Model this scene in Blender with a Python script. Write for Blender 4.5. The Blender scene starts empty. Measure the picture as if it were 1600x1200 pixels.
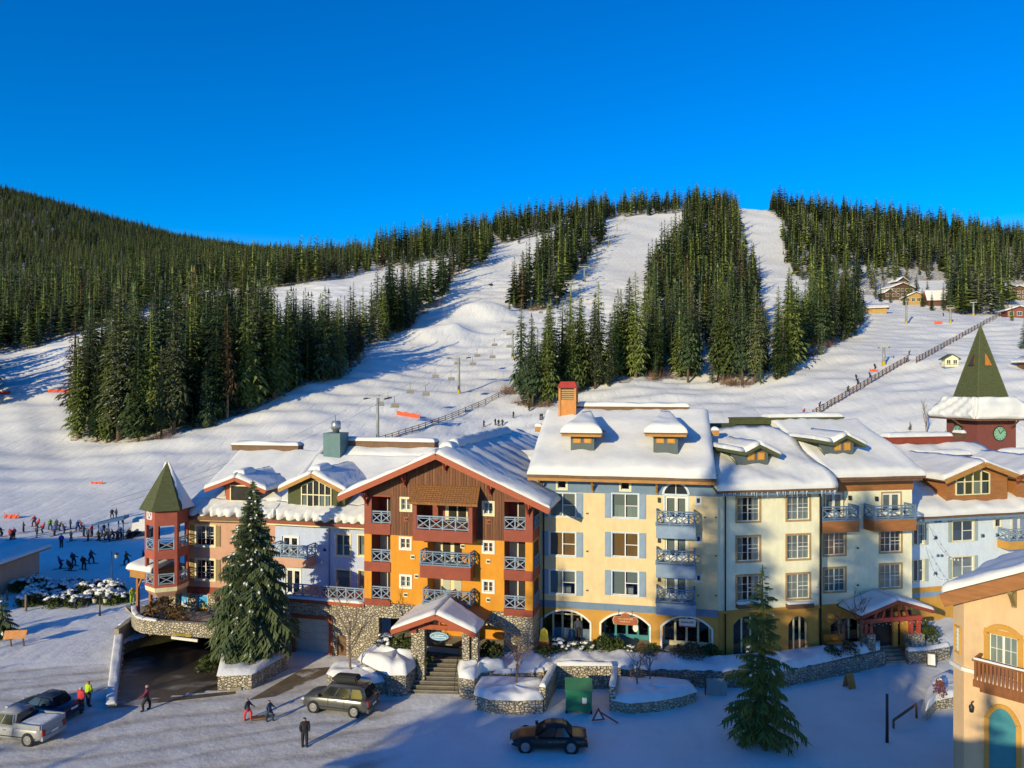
import bpy, bmesh, math, random
import numpy as np
from mathutils import Vector, Matrix

scene = bpy.context.scene
C = scene.collection
R = math.radians
H, F = 21.5, 1150.0            # eye height above the plaza, focal length in photo pixels

# ---------------------------------------------------------------- camera, sky, sun, exposure
cam_data = bpy.data.cameras.new('camera')
cam = bpy.data.objects.new('camera', cam_data)
C.objects.link(cam)
cam.location = (0, 0, H)
cam.rotation_euler = (R(90), 0, 0)
cam_data.sensor_width = 36
cam_data.lens = F / 1600 * 36
cam_data.clip_start = 0.5
cam_data.clip_end = 9000
scene.camera = cam

SUN_AZ, SUN_EL = 35.0, 15.5     # light travels to the right and away from the eye
world = bpy.data.worlds.new('World')
scene.world = world
world.use_nodes = True
wn, wl = world.node_tree.nodes, world.node_tree.links
bg = wn['Background']
skyt = wn.new('ShaderNodeTexSky')
skyt.sky_type = 'NISHITA'
skyt.sun_disc = False
skyt.sun_elevation = R(SUN_EL)
skyt.sun_rotation = R(180 + SUN_AZ)
skyt.altitude = 1500
skyt.air_density = 1.0
skyt.dust_density = 0.4
skyt.ozone_density = 2.0
hsv = wn.new('ShaderNodeHueSaturation')
hsv.inputs['Saturation'].default_value = 1.65
hsv.inputs['Hue'].default_value = 0.516
hsv.inputs['Value'].default_value = 1.42
wl.new(skyt.outputs[0], hsv.inputs['Color'])
wl.new(hsv.outputs[0], bg.inputs['Color'])
bg.inputs['Strength'].default_value = 0.145

sl = bpy.data.lights.new('sun', 'SUN')
sl.energy = 4.9
sl.angle = R(0.5)
sl.color = (1.0, 0.855, 0.52)
sun = bpy.data.objects.new('sun', sl)
C.objects.link(sun)
sdir = Vector((math.sin(R(SUN_AZ)) * math.cos(R(SUN_EL)), math.cos(R(SUN_AZ)) * math.cos(R(SUN_EL)), -math.sin(R(SUN_EL))))
sun.rotation_euler = sdir.to_track_quat('-Z', 'Y').to_euler()
sun.location = (-40, -60, 60)

vs = scene.view_settings
vs.view_transform = 'Standard'
vs.look = 'None'
vs.exposure = -0.05
vs.gamma = 1.0
scene.cycles.max_bounces = 6
scene.cycles.transparent_max_bounces = 12
scene.cycles.caustics_reflective = False
scene.cycles.caustics_refractive = False

# ---------------------------------------------------------------- helpers
def P(px, py, D):
    return Vector(((px - 800) / F * D, D, H + (600 - py) / F * D))

def G(px, py, z=0.0):
    return P(px, py, (H - z) * F / (py - 600))

def tag(o, label=None, cat=None, group=None, kind=None):
    if label: o['label'] = label
    if cat: o['category'] = cat
    if group: o['group'] = group
    if kind: o['kind'] = kind
    return o

def thing(name, label, cat, loc=(0, 0, 0), rz=0.0, group=None):
    o = bpy.data.objects.new(name, None)
    o.empty_display_size = 0.3
    C.objects.link(o)
    o.location = loc
    o.rotation_euler = (0, 0, rz)
    return tag(o, label, cat, group)

def link(name, mesh, parent=None, loc=(0, 0, 0), rot=(0, 0, 0), scale=None):
    o = bpy.data.objects.new(name, mesh)
    C.objects.link(o)
    o.parent = parent
    o.location = loc
    o.rotation_euler = rot
    if scale is not None:
        o.scale = (scale,) * 3 if isinstance(scale, (int, float)) else scale
    return o

def dup(root, loc, rz=0.0, label=None, group=None, scale=None):
    r = root.copy()
    C.objects.link(r)
    r.location = loc
    r.rotation_euler = (0, 0, rz)
    if scale is not None:
        r.scale = (scale,) * 3 if isinstance(scale, (int, float)) else scale
    if label: r['label'] = label
    if group: r['group'] = group
    for ch in list(root.children):
        c = ch.copy()
        C.objects.link(c)
        c.parent = r
        for g in list(ch.children):
            d = g.copy()
            C.objects.link(d)
            d.parent = c
    return r

class MB:
    """collects polygons; build() links them as one mesh object"""
    def __init__(s):
        s.v, s.f, s.m, s.mats, s.sm = [], [], [], [], []

    def mi(s, mat):
        if mat not in s.mats:
            s.mats.append(mat)
        return s.mats.index(mat)

    def poly(s, pts, mat, smooth=False):
        n = len(s.v)
        s.v += [tuple(p) for p in pts]
        s.f.append(tuple(range(n, n + len(pts))))
        s.m.append(s.mi(mat)); s.sm.append(smooth)

    def raw(s, vs, fs, mat, smooth=False):
        n = len(s.v)
        s.v += [tuple(p) for p in vs]
        k = s.mi(mat)
        for f in fs:
            s.f.append(tuple(i + n for i in f)); s.m.append(k); s.sm.append(smooth)

    def hexa(s, a, mat):
        """a: 8 points, bottom ring 0-3 then top ring 4-7"""
        s.raw(a, [(3, 2, 1, 0), (4, 5, 6, 7), (0, 1, 5, 4), (1, 2, 6, 5), (2, 3, 7, 6), (3, 0, 4, 7)], mat)

    def box(s, x0, x1, y0, y1, z0, z1, mat):
        s.hexa([(x0, y0, z0), (x1, y0, z0), (x1, y1, z0), (x0, y1, z0), (x0, y0, z1), (x1, y0, z1), (x1, y1, z1), (x0, y1, z1)], mat)

    def beam(s, p0, p1, w, h, mat, up=(0, 0, 1)):
        p0, p1 = Vector(p0), Vector(p1)
        d = (p1 - p0).normalized()
        u = Vector(up)
        if abs(d.dot(u)) > .98:
            u = Vector((0, 1, 0))
        sx = d.cross(u).normalized() * w / 2
        sz = sx.cross(d).normalized() * h / 2
        a = [p0 - sx - sz, p0 + sx - sz, p0 + sx + sz, p0 - sx + sz]
        b = [p1 - sx - sz, p1 + sx - sz, p1 + sx + sz, p1 - sx + sz]
        s.raw(a + b, [(0, 1, 2, 3), (7, 6, 5, 4), (1, 0, 4, 5), (2, 1, 5, 6), (3, 2, 6, 7), (0, 3, 7, 4)], mat)

    def tube(s, pts, r, mat, n=6, smooth=True, cap=True):
        pts = [Vector(p) for p in pts]
        rs = r if isinstance(r, (list, tuple)) else [r] * len(pts)
        vs, fs = [], []
        for i, p in enumerate(pts):
            d = (pts[min(i + 1, len(pts) - 1)] - pts[max(i - 1, 0)]).normalized()
            u = Vector((0, 0, 1)) if abs(d.z) < .9 else Vector((0, 1, 0))
            a = d.cross(u).normalized(); b = a.cross(d)
            for k in range(n):
                t = 2 * math.pi * k / n
                vs.append(p + a * math.cos(t) * rs[i] + b * math.sin(t) * rs[i])
        for i in range(len(pts) - 1):
            for k in range(n):
                fs.append((i * n + k, i * n + (k + 1) % n, (i + 1) * n + (k + 1) % n, (i + 1) * n + k))
        s.raw(vs, fs, mat, smooth)
        if cap:
            L = len(pts) - 1
            s.raw([vs[k] for k in range(n)], [tuple(range(n))], mat)
            s.raw([vs[L * n + k] for k in range(n)], [tuple(range(n))[::-1]], mat)

    def lathe(s, prof, mat, c=(0, 0, 0), n=12, smooth=True, a0=0.0):
        vs, fs = [], []
        for (r, z) in prof:
            for k in range(n):
                t = a0 + 2 * math.pi * k / n
                vs.append((c[0] + r * math.cos(t), c[1] + r * math.sin(t), c[2] + z))
        for i in range(len(prof) - 1):
            for k in range(n):
                fs.append((i * n + k, i * n + (k + 1) % n, (i + 1) * n + (k + 1) % n, (i + 1) * n + k))
        s.raw(vs, fs, mat, smooth)

    def prism(s, poly, mat, axis='y', a=0.0, b=1.0):
        """extrude a 2-D polygon (x,z) along y, or (x,y) along z, or (y,z) along x"""
        if axis == 'y': mk = lambda p, t: (p[0], t, p[1])
        elif axis == 'z': mk = lambda p, t: (p[0], p[1], t)
        else: mk = lambda p, t: (t, p[0], p[1])
        n = len(poly)
        A = [mk(p, a) for p in poly]; B = [mk(p, b) for p in poly]
        s.poly(A, mat); s.poly(B[::-1], mat)
        for i in range(n):
            j = (i + 1) % n
            s.poly([A[i], B[i], B[j], A[j]], mat)

    def slab(s, quad, th, mat):
        """a plate under the given 3-D polygon, thickness measured straight down"""
        q = [Vector(p) for p in quad]
        lo = [p - Vector((0, 0, th)) for p in q]
        n = len(q)
        s.poly(q, mat); s.poly(lo[::-1], mat)
        for i in range(n):
            j = (i + 1) % n
            s.poly([q[i], lo[i], lo[j], q[j]], mat)

    def grid(s, rows, mat, smooth=True):
        n = len(rows[0])
        vs = [p for r in rows for p in r]
        fs = [(i * n + k, i * n + k + 1, (i + 1) * n + k + 1, (i + 1) * n + k) for i in range(len(rows) - 1) for k in range(n - 1)]
        s.raw(vs, fs, mat, smooth)

    def mesh(s, name):
        me = bpy.data.meshes.new(name)
        me.from_pydata(s.v, [], s.f)
        for m in s.mats:
            me.materials.append(m)
        me.polygons.foreach_set('material_index', s.m)
        me.polygons.foreach_set('use_smooth', s.sm)
        bm = bmesh.new(); bm.from_mesh(me)
        bmesh.ops.remove_doubles(bm, verts=bm.verts, dist=1e-4)
        bmesh.ops.recalc_face_normals(bm, faces=bm.faces)
        bm.to_mesh(me); bm.free()
        me.update()
        return me

    def build(s, name, parent=None, loc=(0, 0, 0), rot=(0, 0, 0)):
        return link(name, s.mesh(name), parent, loc, rot)

# ---------------------------------------------------------------- materials
def new_mat(name):
    m = bpy.data.materials.new(name)
    m.use_nodes = True
    return m, m.node_tree.nodes, m.node_tree.links, m.node_tree.nodes['Principled BSDF']

def mat(name, col, rough=.7, var=.12, vscale=3.0, bump=0.0, bscale=20.0, metal=0.0, stretch=None, spec=None, dirt=None, emit=None):
    m, N, L, b = new_mat(name)
    b.inputs['Roughness'].default_value = rough
    b.inputs['Metallic'].default_value = metal
    if spec is not None:
        b.inputs['Specular IOR Level'].default_value = spec
    tc = N.new('ShaderNodeTexCoord')
    src = tc.outputs['Object']
    if stretch:
        mp = N.new('ShaderNodeMapping')
        mp.inputs['Scale'].default_value = stretch
        L.new(src, mp.inputs['Vector']); src = mp.outputs[0]
    nz = N.new('ShaderNodeTexNoise')
    nz.inputs['Scale'].default_value = vscale
    nz.inputs['Detail'].default_value = 6
    nz.inputs['Roughness'].default_value = .65
    L.new(src, nz.inputs['Vector'])
    rp = N.new('ShaderNodeValToRGB')
    c = Vector(col[:3])
    lo = c * (1 - var * 1.6); hi = c * (1 + var)
    rp.color_ramp.elements[0].position = .28
    rp.color_ramp.elements[1].position = .72
    rp.color_ramp.elements[0].color = (*[max(x, 0) for x in lo], 1)
    rp.color_ramp.elements[1].color = (*[min(x, 1) for x in hi], 1)
    L.new(nz.outputs['Fac'], rp.inputs['Fac'])
    out = rp.outputs[0]
    if 'stucco' in name or 'paint' in name:      # rain streaks and faded patches
        ms = N.new('ShaderNodeMapping'); ms.inputs['Scale'].default_value = (1.0, 1.0, .28)
        ns = N.new('ShaderNodeTexNoise'); ns.inputs['Scale'].default_value = 1.3; ns.inputs['Detail'].default_value = 7; ns.inputs['Roughness'].default_value = .7
        L.new(tc.outputs['Object'], ms.inputs['Vector']); L.new(ms.outputs[0], ns.inputs['Vector'])
        rs = N.new('ShaderNodeMapRange'); rs.inputs['From Min'].default_value = .35; rs.inputs['From Max'].default_value = .65; rs.inputs['To Min'].default_value = .90; rs.inputs['To Max'].default_value = 1.04
        L.new(ns.outputs['Fac'], rs.inputs['Value'])
        mm = N.new('ShaderNodeMix'); mm.data_type = 'RGBA'; mm.blend_type = 'MULTIPLY'; mm.inputs[0].default_value = 1
        L.new(out, mm.inputs[6]); L.new(rs.outputs[0], mm.inputs[7]); out = mm.outputs[2]
    if dirt:
        n2 = N.new('ShaderNodeTexNoise'); n2.inputs['Scale'].default_value = dirt[1]; n2.inputs['Detail'].default_value = 8
        L.new(tc.outputs['Object'], n2.inputs['Vector'])
        r2 = N.new('ShaderNodeValToRGB'); r2.color_ramp.elements[0].position = dirt[2]; r2.color_ramp.elements[1].position = dirt[2] + .12
        L.new(n2.outputs['Fac'], r2.inputs['Fac'])
        mx = N.new('ShaderNodeMix'); mx.data_type = 'RGBA'
        L.new(r2.outputs[0], mx.inputs[0]); L.new(out, mx.inputs[6]); mx.inputs[7].default_value = (*dirt[0], 1)
        out = mx.outputs[2]
    L.new(out, b.inputs['Base Color'])
    if bump:
        nb = N.new('ShaderNodeTexNoise'); nb.inputs['Scale'].default_value = bscale; nb.inputs['Detail'].default_value = 8
        L.new(src, nb.inputs['Vector'])
        bp = N.new('ShaderNodeBump'); bp.inputs['Strength'].default_value = bump; bp.inputs['Distance'].default_value = .05
        L.new(nb.outputs['Fac'], bp.inputs['Height']); L.new(bp.outputs[0], b.inputs['Normal'])
    if emit:
        b.inputs['Emission Color'].default_value = (*emit[0], 1)
        b.inputs['Emission Strength'].default_value = emit[1]
    return m

def stone_mat(name, cols, scale=2.6, joint=(.16, .145, .12)):
    """rubble masonry: irregular cells with recessed mortar joints"""
    m, N, L, b = new_mat(name)
    b.inputs['Roughness'].default_value = .85
    tc = N.new('ShaderNodeTexCoord')
    mp = N.new('ShaderNodeMapping'); mp.inputs['Scale'].default_value = (1, 1, 1.5)
    L.new(tc.outputs['Object'], mp.inputs['Vector'])
    v = N.new('ShaderNodeTexVoronoi'); v.inputs['Scale'].default_value = scale; v.inputs['Randomness'].default_value = .9
    e = N.new('ShaderNodeTexVoronoi'); e.feature = 'DISTANCE_TO_EDGE'; e.inputs['Scale'].default_value = scale; e.inputs['Randomness'].default_value = .9
    L.new(mp.outputs[0], v.inputs['Vector']); L.new(mp.outputs[0], e.inputs['Vector'])
    sp = N.new('ShaderNodeSeparateColor'); L.new(v.outputs['Color'], sp.inputs[0])
    rp = N.new('ShaderNodeValToRGB')
    rp.color_ramp.interpolation = 'LINEAR'
    while len(rp.color_ramp.elements) < len(cols):
        rp.color_ramp.elements.new(.5)
    for i, c in enumerate(cols):
        rp.color_ramp.elements[i].position = i / (len(cols) - 1)
        rp.color_ramp.elements[i].color = (*c, 1)
    L.new(sp.outputs[0], rp.inputs['Fac'])
    nz = N.new('ShaderNodeTexNoise'); nz.inputs['Scale'].default_value = 9; nz.inputs['Detail'].default_value = 6
    L.new(tc.outputs['Object'], nz.inputs['Vector'])
    m1 = N.new('ShaderNodeMix'); m1.data_type = 'RGBA'; m1.blend_type = 'MULTIPLY'; m1.inputs[0].default_value = .3
    L.new(rp.outputs[0], m1.inputs[6]); L.new(nz.outputs['Fac'], m1.inputs[7])
    ed = N.new('ShaderNodeMapRange'); ed.inputs['From Min'].default_value = .02; ed.inputs['From Max'].default_value = .07
    L.new(e.outputs['Distance'], ed.inputs['Value'])
    m2 = N.new('ShaderNodeMix'); m2.data_type = 'RGBA'; m2.inputs[6].default_value = (*joint, 1)
    L.new(ed.outputs[0], m2.inputs[0]); L.new(m1.outputs[2], m2.inputs[7])
    L.new(m2.outputs[2], b.inputs['Base Color'])
    ma = N.new('ShaderNodeMath'); ma.operation = 'ADD'
    e2 = N.new('ShaderNodeMapRange'); e2.inputs['From Max'].default_value = .16
    L.new(e.outputs['Distance'], e2.inputs['Value'])
    L.new(e2.outputs[0], ma.inputs[0]); L.new(sp.outputs[1], ma.inputs[1])
    bp = N.new('ShaderNodeBump'); bp.inputs['Strength'].default_value = 1.0; bp.inputs['Distance'].default_value = .09
    L.new(ma.outputs[0], bp.inputs['Height']); L.new(bp.outputs[0], b.inputs['Normal'])
    return m

def snow_mat(name, col=(.86, .86, .86), bump=.25, scale=1.2, fine=9.0, dirt=None):
    m, N, L, b = new_mat(name)
    b.inputs['Roughness'].default_value = .75
    b.inputs['Specular IOR Level'].default_value = .25
    tc = N.new('ShaderNodeTexCoord')
    n1 = N.new('ShaderNodeTexNoise'); n1.inputs['Scale'].default_value = scale; n1.inputs['Detail'].default_value = 5
    n2 = N.new('ShaderNodeTexNoise'); n2.inputs['Scale'].default_value = fine; n2.inputs['Detail'].default_value = 4
    L.new(tc.outputs['Object'], n1.inputs['Vector']); L.new(tc.outputs['Object'], n2.inputs['Vector'])
    ad = N.new('ShaderNodeMath'); ad.operation = 'MULTIPLY_ADD'; ad.inputs[1].default_value = .25
    L.new(n2.outputs['Fac'], ad.inputs[0]); L.new(n1.outputs['Fac'], ad.inputs[2])
    bp = N.new('ShaderNodeBump'); bp.inputs['Strength'].default_value = bump; bp.inputs['Distance'].default_value = .12
    L.new(ad.outputs[0], bp.inputs['Height']); L.new(bp.outputs[0], b.inputs['Normal'])
    rp = N.new('ShaderNodeValToRGB')
    rp.color_ramp.elements[0].position = .3; rp.color_ramp.elements[1].position = .6
    rp.color_ramp.elements[0].color = (*[c * .9 for c in col], 1); rp.color_ramp.elements[1].color = (*col, 1)
    L.new(n1.outputs['Fac'], rp.inputs['Fac'])
    out = rp.outputs[0]
    if dirt:
        n3 = N.new('ShaderNodeTexNoise'); n3.inputs['Scale'].default_value = dirt[1]; n3.inputs['Detail'].default_value = 9; n3.inputs['Roughness'].default_value = .7
        L.new(tc.outputs['Object'], n3.inputs['Vector'])
        r3 = N.new('ShaderNodeValToRGB'); r3.color_ramp.elements[0].position = dirt[2]; r3.color_ramp.elements[1].position = dirt[2] + dirt[3]
        L.new(n3.outputs['Fac'], r3.inputs['Fac'])
        mx = N.new('ShaderNodeMix'); mx.data_type = 'RGBA'
        L.new(r3.outputs[0], mx.inputs[0]); L.new(out, mx.inputs[6]); mx.inputs[7].default_value = (*dirt[0], 1)
        out = mx.outputs[2]
    L.new(out, b.inputs['Base Color'])
    return m

def glass_mat(name, tint=(.55, .6, .62), refl=.22):
    m, N, L, b = new_mat(name)
    tr = N.new('ShaderNodeBsdfTransparent'); tr.inputs[0].default_value = (*tint, 1)
    gl = N.new('ShaderNodeBsdfGlossy'); gl.inputs['Roughness'].default_value = .03
    tc = N.new('ShaderNodeTexCoord')
    nz = N.new('ShaderNodeTexNoise'); nz.inputs['Scale'].default_value = .9
    L.new(tc.outputs['Object'], nz.inputs['Vector'])
    bp = N.new('ShaderNodeBump'); bp.inputs['Strength'].default_value = .06; bp.inputs['Distance'].default_value = .05
    L.new(nz.outputs['Fac'], bp.inputs['Height']); L.new(bp.outputs[0], gl.inputs['Normal'])
    lw = N.new('ShaderNodeLayerWeight'); lw.inputs[0].default_value = .25
    mr = N.new('ShaderNodeMapRange'); mr.inputs['To Min'].default_value = refl * .45; mr.inputs['To Max'].default_value = .9
    L.new(lw.outputs['Fresnel'], mr.inputs['Value'])
    mx = N.new('ShaderNodeMixShader')
    L.new(mr.outputs[0], mx.inputs[0]); L.new(tr.outputs[0], mx.inputs[1]); L.new(gl.outputs[0], mx.inputs[2])
    L.new(mx.outputs[0], N['Material Output'].inputs[0])
    return m

def needle_mat(name, dark, light, rnd=.5, snow=0.0):
    m, N, L, b = new_mat(name)
    b.inputs['Roughness'].default_value = .75
    b.inputs['Specular IOR Level'].default_value = .2
    tc = N.new('ShaderNodeTexCoord'); oi = N.new('ShaderNodeObjectInfo')
    nz = N.new('ShaderNodeTexNoise'); nz.inputs['Scale'].default_value = 1.6; nz.inputs['Detail'].default_value = 4
    L.new(tc.outputs['Object'], nz.inputs['Vector'])
    ma = N.new('ShaderNodeMath'); ma.operation = 'MULTIPLY_ADD'; ma.inputs[1].default_value = rnd
    L.new(oi.outputs['Random'], ma.inputs[0])
    sb = N.new('ShaderNodeMath'); sb.operation = 'SUBTRACT'; sb.inputs[1].default_value = rnd * .5
    L.new(nz.outputs['Fac'], sb.inputs[0]); L.new(sb.outputs[0], ma.inputs[2])
    rp = N.new('ShaderNodeValToRGB')
    rp.color_ramp.elements[0].position = .2; rp.color_ramp.elements[1].position = .8
    rp.color_ramp.elements[0].color = (*dark, 1); rp.color_ramp.elements[1].color = (*light, 1)
    L.new(ma.outputs[0], rp.inputs['Fac'])
    out = rp.outputs[0]
    if snow > 0:
        g = N.new('ShaderNodeNewGeometry'); sx = N.new('ShaderNodeSeparateXYZ'); L.new(g.outputs['True Normal'], sx.inputs[0])
        ab = N.new('ShaderNodeMath'); ab.operation = 'ABSOLUTE'; L.new(sx.outputs[2], ab.inputs[0])
        n2 = N.new('ShaderNodeTexNoise'); n2.inputs['Scale'].default_value = 2.3; n2.inputs['Detail'].default_value = 3
        L.new(tc.outputs['Object'], n2.inputs['Vector'])
        mu = N.new('ShaderNodeMath'); mu.operation = 'MULTIPLY'; L.new(ab.outputs[0], mu.inputs[0]); L.new(n2.outputs['Fac'], mu.inputs[1])
        r2 = N.new('ShaderNodeValToRGB'); r2.color_ramp.elements[0].position = .62 - snow; r2.color_ramp.elements[1].position = .7 - snow
        L.new(mu.outputs[0], r2.inputs['Fac'])
        mx = N.new('ShaderNodeMix'); mx.data_type = 'RGBA'; L.new(r2.outputs[0], mx.inputs[0]); L.new(out, mx.inputs[6]); mx.inputs[7].default_value = (.72, .74, .76, 1)
        out = mx.outputs[2]
    L.new(out, b.inputs['Base Color'])
    return m

M = {}
M['snow'] = snow_mat('snow_smooth', (.75, .745, .725), .5, .8, 7)
M['snow_rough'] = snow_mat('snow_trodden', (.66, .66, .66), .8, 2.2, 16)
M['snow_dirty'] = snow_mat('snow_sanded', (.70, .685, .66), .7, 2.4, 18, dirt=((.30, .25, .19), .45, .52, .16))
M['needles'] = needle_mat('spruce_needles', (.028, .050, .018), (.19, .235, .062), .8)
M['needles_snowy'] = needle_mat('spruce_needles_snow_dusted', (.030, .044, .022), (.15, .17, .06), .6, snow=.10)
M['needles_front'] = needle_mat('spruce_needles_deep_green', (.042, .068, .034), (.13, .165, .07), .1)
M['needles_olive'] = needle_mat('spruce_needles_olive', (.05, .075, .02), (.19, .22, .05), .1)
M['needles_blue'] = needle_mat('spruce_needles_blue_green', (.024, .045, .028), (.11, .16, .075), .7)
M['needles_brown'] = needle_mat('dying_spruce_needles', (.05, .035, .018), (.17, .12, .055), .6)
M['bark'] = mat('grey_brown_bark', (.13, .09, .06), .9, .3, 4, .4, 12, stretch=(3, 3, .5))
M['bark_pale'] = mat('pale_dry_bark', (.24, .17, .11), .9, .3, 4, .4, 12, stretch=(3, 3, .5))
M['twig'] = mat('brown_bare_twigs', (.22, .125, .075), .9, .3, 3)
M['twig_grey'] = mat('grey_bare_twigs', (.20, .155, .12), .9, .3, 3)

# ---------------------------------------------------------------- terrain
COLS = {
    -700: [(780, 128), (700, 170), (640, 200), (590, 235), (560, 270), (520, 350), (480, 460), (430, 640), (360, 950), (300, 1250), (230, 1550), (200, 1650)],
    0:    [(780, 128), (700, 170), (650, 195), (600, 230), (565, 270), (540, 310), (500, 400), (440, 600), (380, 850), (330, 1150), (287, 1500)],
    100:  [(780, 128), (700, 168), (650, 192), (600, 225), (555, 265), (525, 310), (480, 420), (430, 620), (390, 850), (350, 1150), (318, 1480)],
    200:  [(780, 128), (700, 163), (650, 188), (600, 220), (550, 260), (510, 320), (470, 430), (430, 620), (400, 850), (370, 1180), (347, 1450)],
    300:  [(780, 128), (700, 160), (650, 185), (600, 217), (550, 258), (500, 325), (460, 430), (430, 580), (408, 800), (390, 1150), (378, 1450)],
    420:  [(780, 127), (700, 157), (650, 182), (600, 217), (560, 245), (500, 310), (450, 410), (430, 520), (405, 800), (393, 1500), (386, 2500)],
    520:  [(780, 127), (700, 157), (650, 180), (600, 217), (560, 247), (500, 310), (450, 400), (425, 500), (405, 640), (396, 900), (392, 1100)],
    600:  [(780, 127), (700, 157), (650, 180), (600, 215), (550, 257), (500, 312), (450, 395), (420, 475), (402, 560), (390, 680)],
    720:  [(780, 127), (700, 157), (640, 192), (615, 208), (560, 256), (500, 320), (450, 390), (410, 480), (385, 570), (367, 740)],
    830:  [(780, 127), (700, 157), (650, 183), (610, 206), (560, 253), (480, 340), (420, 440), (385, 530), (355, 640), (343, 760)],
    940:  [(780, 127), (700, 155), (650, 178), (610, 204), (560, 250), (480, 343), (420, 450), (370, 570), (335, 720), (328, 790)],
    1060: [(780, 127), (700, 153), (650, 173), (600, 205), (520, 290), (460, 375), (400, 500), (350, 640), (318, 790), (314, 830)],
    1150: [(780, 127), (700, 150), (650, 167), (600, 200), (520, 285), (460, 370), (400, 500), (350, 630), (322, 740), (316, 800)],
    1250: [(780, 125), (700, 144), (650, 158), (600, 187), (560, 215), (520, 262), (480, 330), (440, 405), (400, 500), (350, 620), (320, 730)],
    1400: [(780, 122), (700, 134), (650, 146), (600, 168), (560, 200), (520, 255), (490, 320), (465, 395), (440, 450), (400, 540), (350, 700), (343, 760)],
    1500: [(780, 121), (700, 131), (650, 142), (600, 162), (560, 190), (520, 245), (490, 315), (470, 375), (440, 430), (400, 530), (370, 670), (362, 760)],
    1600: [(780, 120), (700, 128), (650, 139), (600, 157), (550, 200), (510, 270), (480, 340), (450, 420), (420, 500), (385, 660), (376, 800)],
    2300: [(780, 118), (700, 126), (650, 136), (600, 152), (550, 195), (510, 270), (480, 340), (450, 430), (430, 510), (405, 680), (400, 820)],
}
LD = np.linspace(math.log(30), math.log(5200), 900)
DD = np.exp(LD)
PXK = np.array(sorted(COLS))
PXG = np.arange(-700, 2301, 20)
_tab = []
for k in PXK:
    pts = [(H * F / d + 600, d) for d in (30, 45, 60, 80, 100, 112)] + COLS[k]
    y = np.interp(LD, [math.log(d) for _, d in pts], [p for p, _ in pts])
    flat = H * F / DD + 600
    y[DD < 112] = flat[DD < 112]
    yl, dl = COLS[k][-1]
    zl = H + (600 - yl) / F * dl
    far = DD > dl
    y[far] = 600 - F * (zl - (DD[far] - dl) * .16 - H) / DD[far]
    _tab.append(y)
_tab = np.array(_tab)
TAB = np.array([[np.interp(px, PXK, _tab[:, j]) for j in range(len(LD))] for px in PXG])
def _gauss(a, sig, axis):
    r = int(3 * sig); k = np.exp(-.5 * (np.arange(-r, r + 1) / sig) ** 2); k /= k.sum()
    a = np.moveaxis(a, axis, -1)
    p = np.concatenate([np.repeat(a[..., :1], r, -1), a, np.repeat(a[..., -1:], r, -1)], -1)
    o = sum(k[i] * p[..., i:i + a.shape[-1]] for i in range(2 * r + 1))
    return np.moveaxis(o, -1, axis)
_sm = _gauss(_gauss(TAB, 7, 1), 2.5, 0)
_w = np.clip((DD - 98) / 25, 0, 1); _w = _w * _w * (3 - 2 * _w)
TAB = TAB * 0 + (H * F / DD + 600) * (1 - _w) + _sm * _w

_rs = np.random.RandomState(3)
_waves = [(_rs.uniform(-1, 1, 2), _rs.uniform(0, 6.28), l) for l in (7, 9, 13, 17, 23, 31, 45, 60) for _ in range(2)]
MOUNDS = []
def mound(px, py, D, r, h, p=2.0, ax=1.0):
    MOUNDS.append(((px - 800) / F * D, D, r, h, p, ax))
mound(715, 524, 292, 6.5, 4.2, 1.1)
mound(690, 527, 285, 8, 2.2, 3, .6)
mound(672, 520, 292, 8, 2.4, 3, .6)
mound(735, 500, 322, 12, 3.2, 3, .7)
mound(760, 497, 330, 12, 3.0, 3, .8)
mound(700, 512, 305, 10, 2.0, 3)
mound(672, 592, 222, 4, 1.2, 2)

def zt(X, Y):
    """terrain height (numpy arrays in, array out)"""
    X = np.asarray(X, float); Y = np.asarray(Y, float)
    Yc = np.maximum(Y, 31.0)
    px = np.clip(800 + F * X / Yc, -700, 2299.9)
    ix = (px + 700) / 20; i0 = np.floor(ix).astype(int); fx = ix - i0; i1 = np.minimum(i0 + 1, len(PXG) - 1)
    jl = (np.log(Yc) - LD[0]) / (LD[1] - LD[0]); j0 = np.clip(np.floor(jl).astype(int), 0, len(LD) - 2); fj = jl - j0
    y = (TAB[i0, j0] * (1 - fx) + TAB[i1, j0] * fx) * (1 - fj) + (TAB[i0, j0 + 1] * (1 - fx) + TAB[i1, j0 + 1] * fx) * fj
    z = H + (600 - y) / F * Yc
    z = np.where(Y < 95, 0.0, z)
    msk = np.clip((Y - 110) / 60, 0, 1)
    un = sum(math.sqrt(l) * .035 * np.sin(6.283 / l * (w[0] * X + w[1] * Y) + ph) for w, ph, l in _waves)
    z = z + un * msk
    for (mx, my, r, h, p, ax) in MOUNDS:
        d = np.sqrt(((X - mx) * ax) ** 2 + (Y - my) ** 2) / r
        z = z + .78 * h * np.exp(-d ** p * 1.2)
    return z

def T(px, py):
    """the terrain point seen at a photo pixel (first hit)"""
    Ds = np.exp(np.linspace(math.log(80), math.log(3000), 2400))
    X = (px - 800) / F * Ds
    ray = H + (600 - py) / F * Ds
    z = zt(X, Ds)
    hit = np.nonzero(z >= ray)[0]
    i = hit[0] if len(hit) else len(Ds) - 1
    return Vector((X[i], Ds[i], z[i]))

# ground sheet: one grid, straight columns near the eye, fanning out beyond 92 m
def ramp_poly():
    return [(-26.6, 49.4), (-32.2, 61.0), (-24.5, 75.0), (-18, 75), (-21.6, 58.0), (-19.4, 52.2)]
def in_poly(x, y, poly):
    r = False; n = len(poly); j = n - 1
    for i in range(n):
        if (poly[i][1] > y) != (poly[j][1] > y) and x < (poly[j][0] - poly[i][0]) * (y - poly[i][1]) / (poly[j][1] - poly[i][1]) + poly[i][0]:
            r = not r
        j = i
    return r

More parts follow.
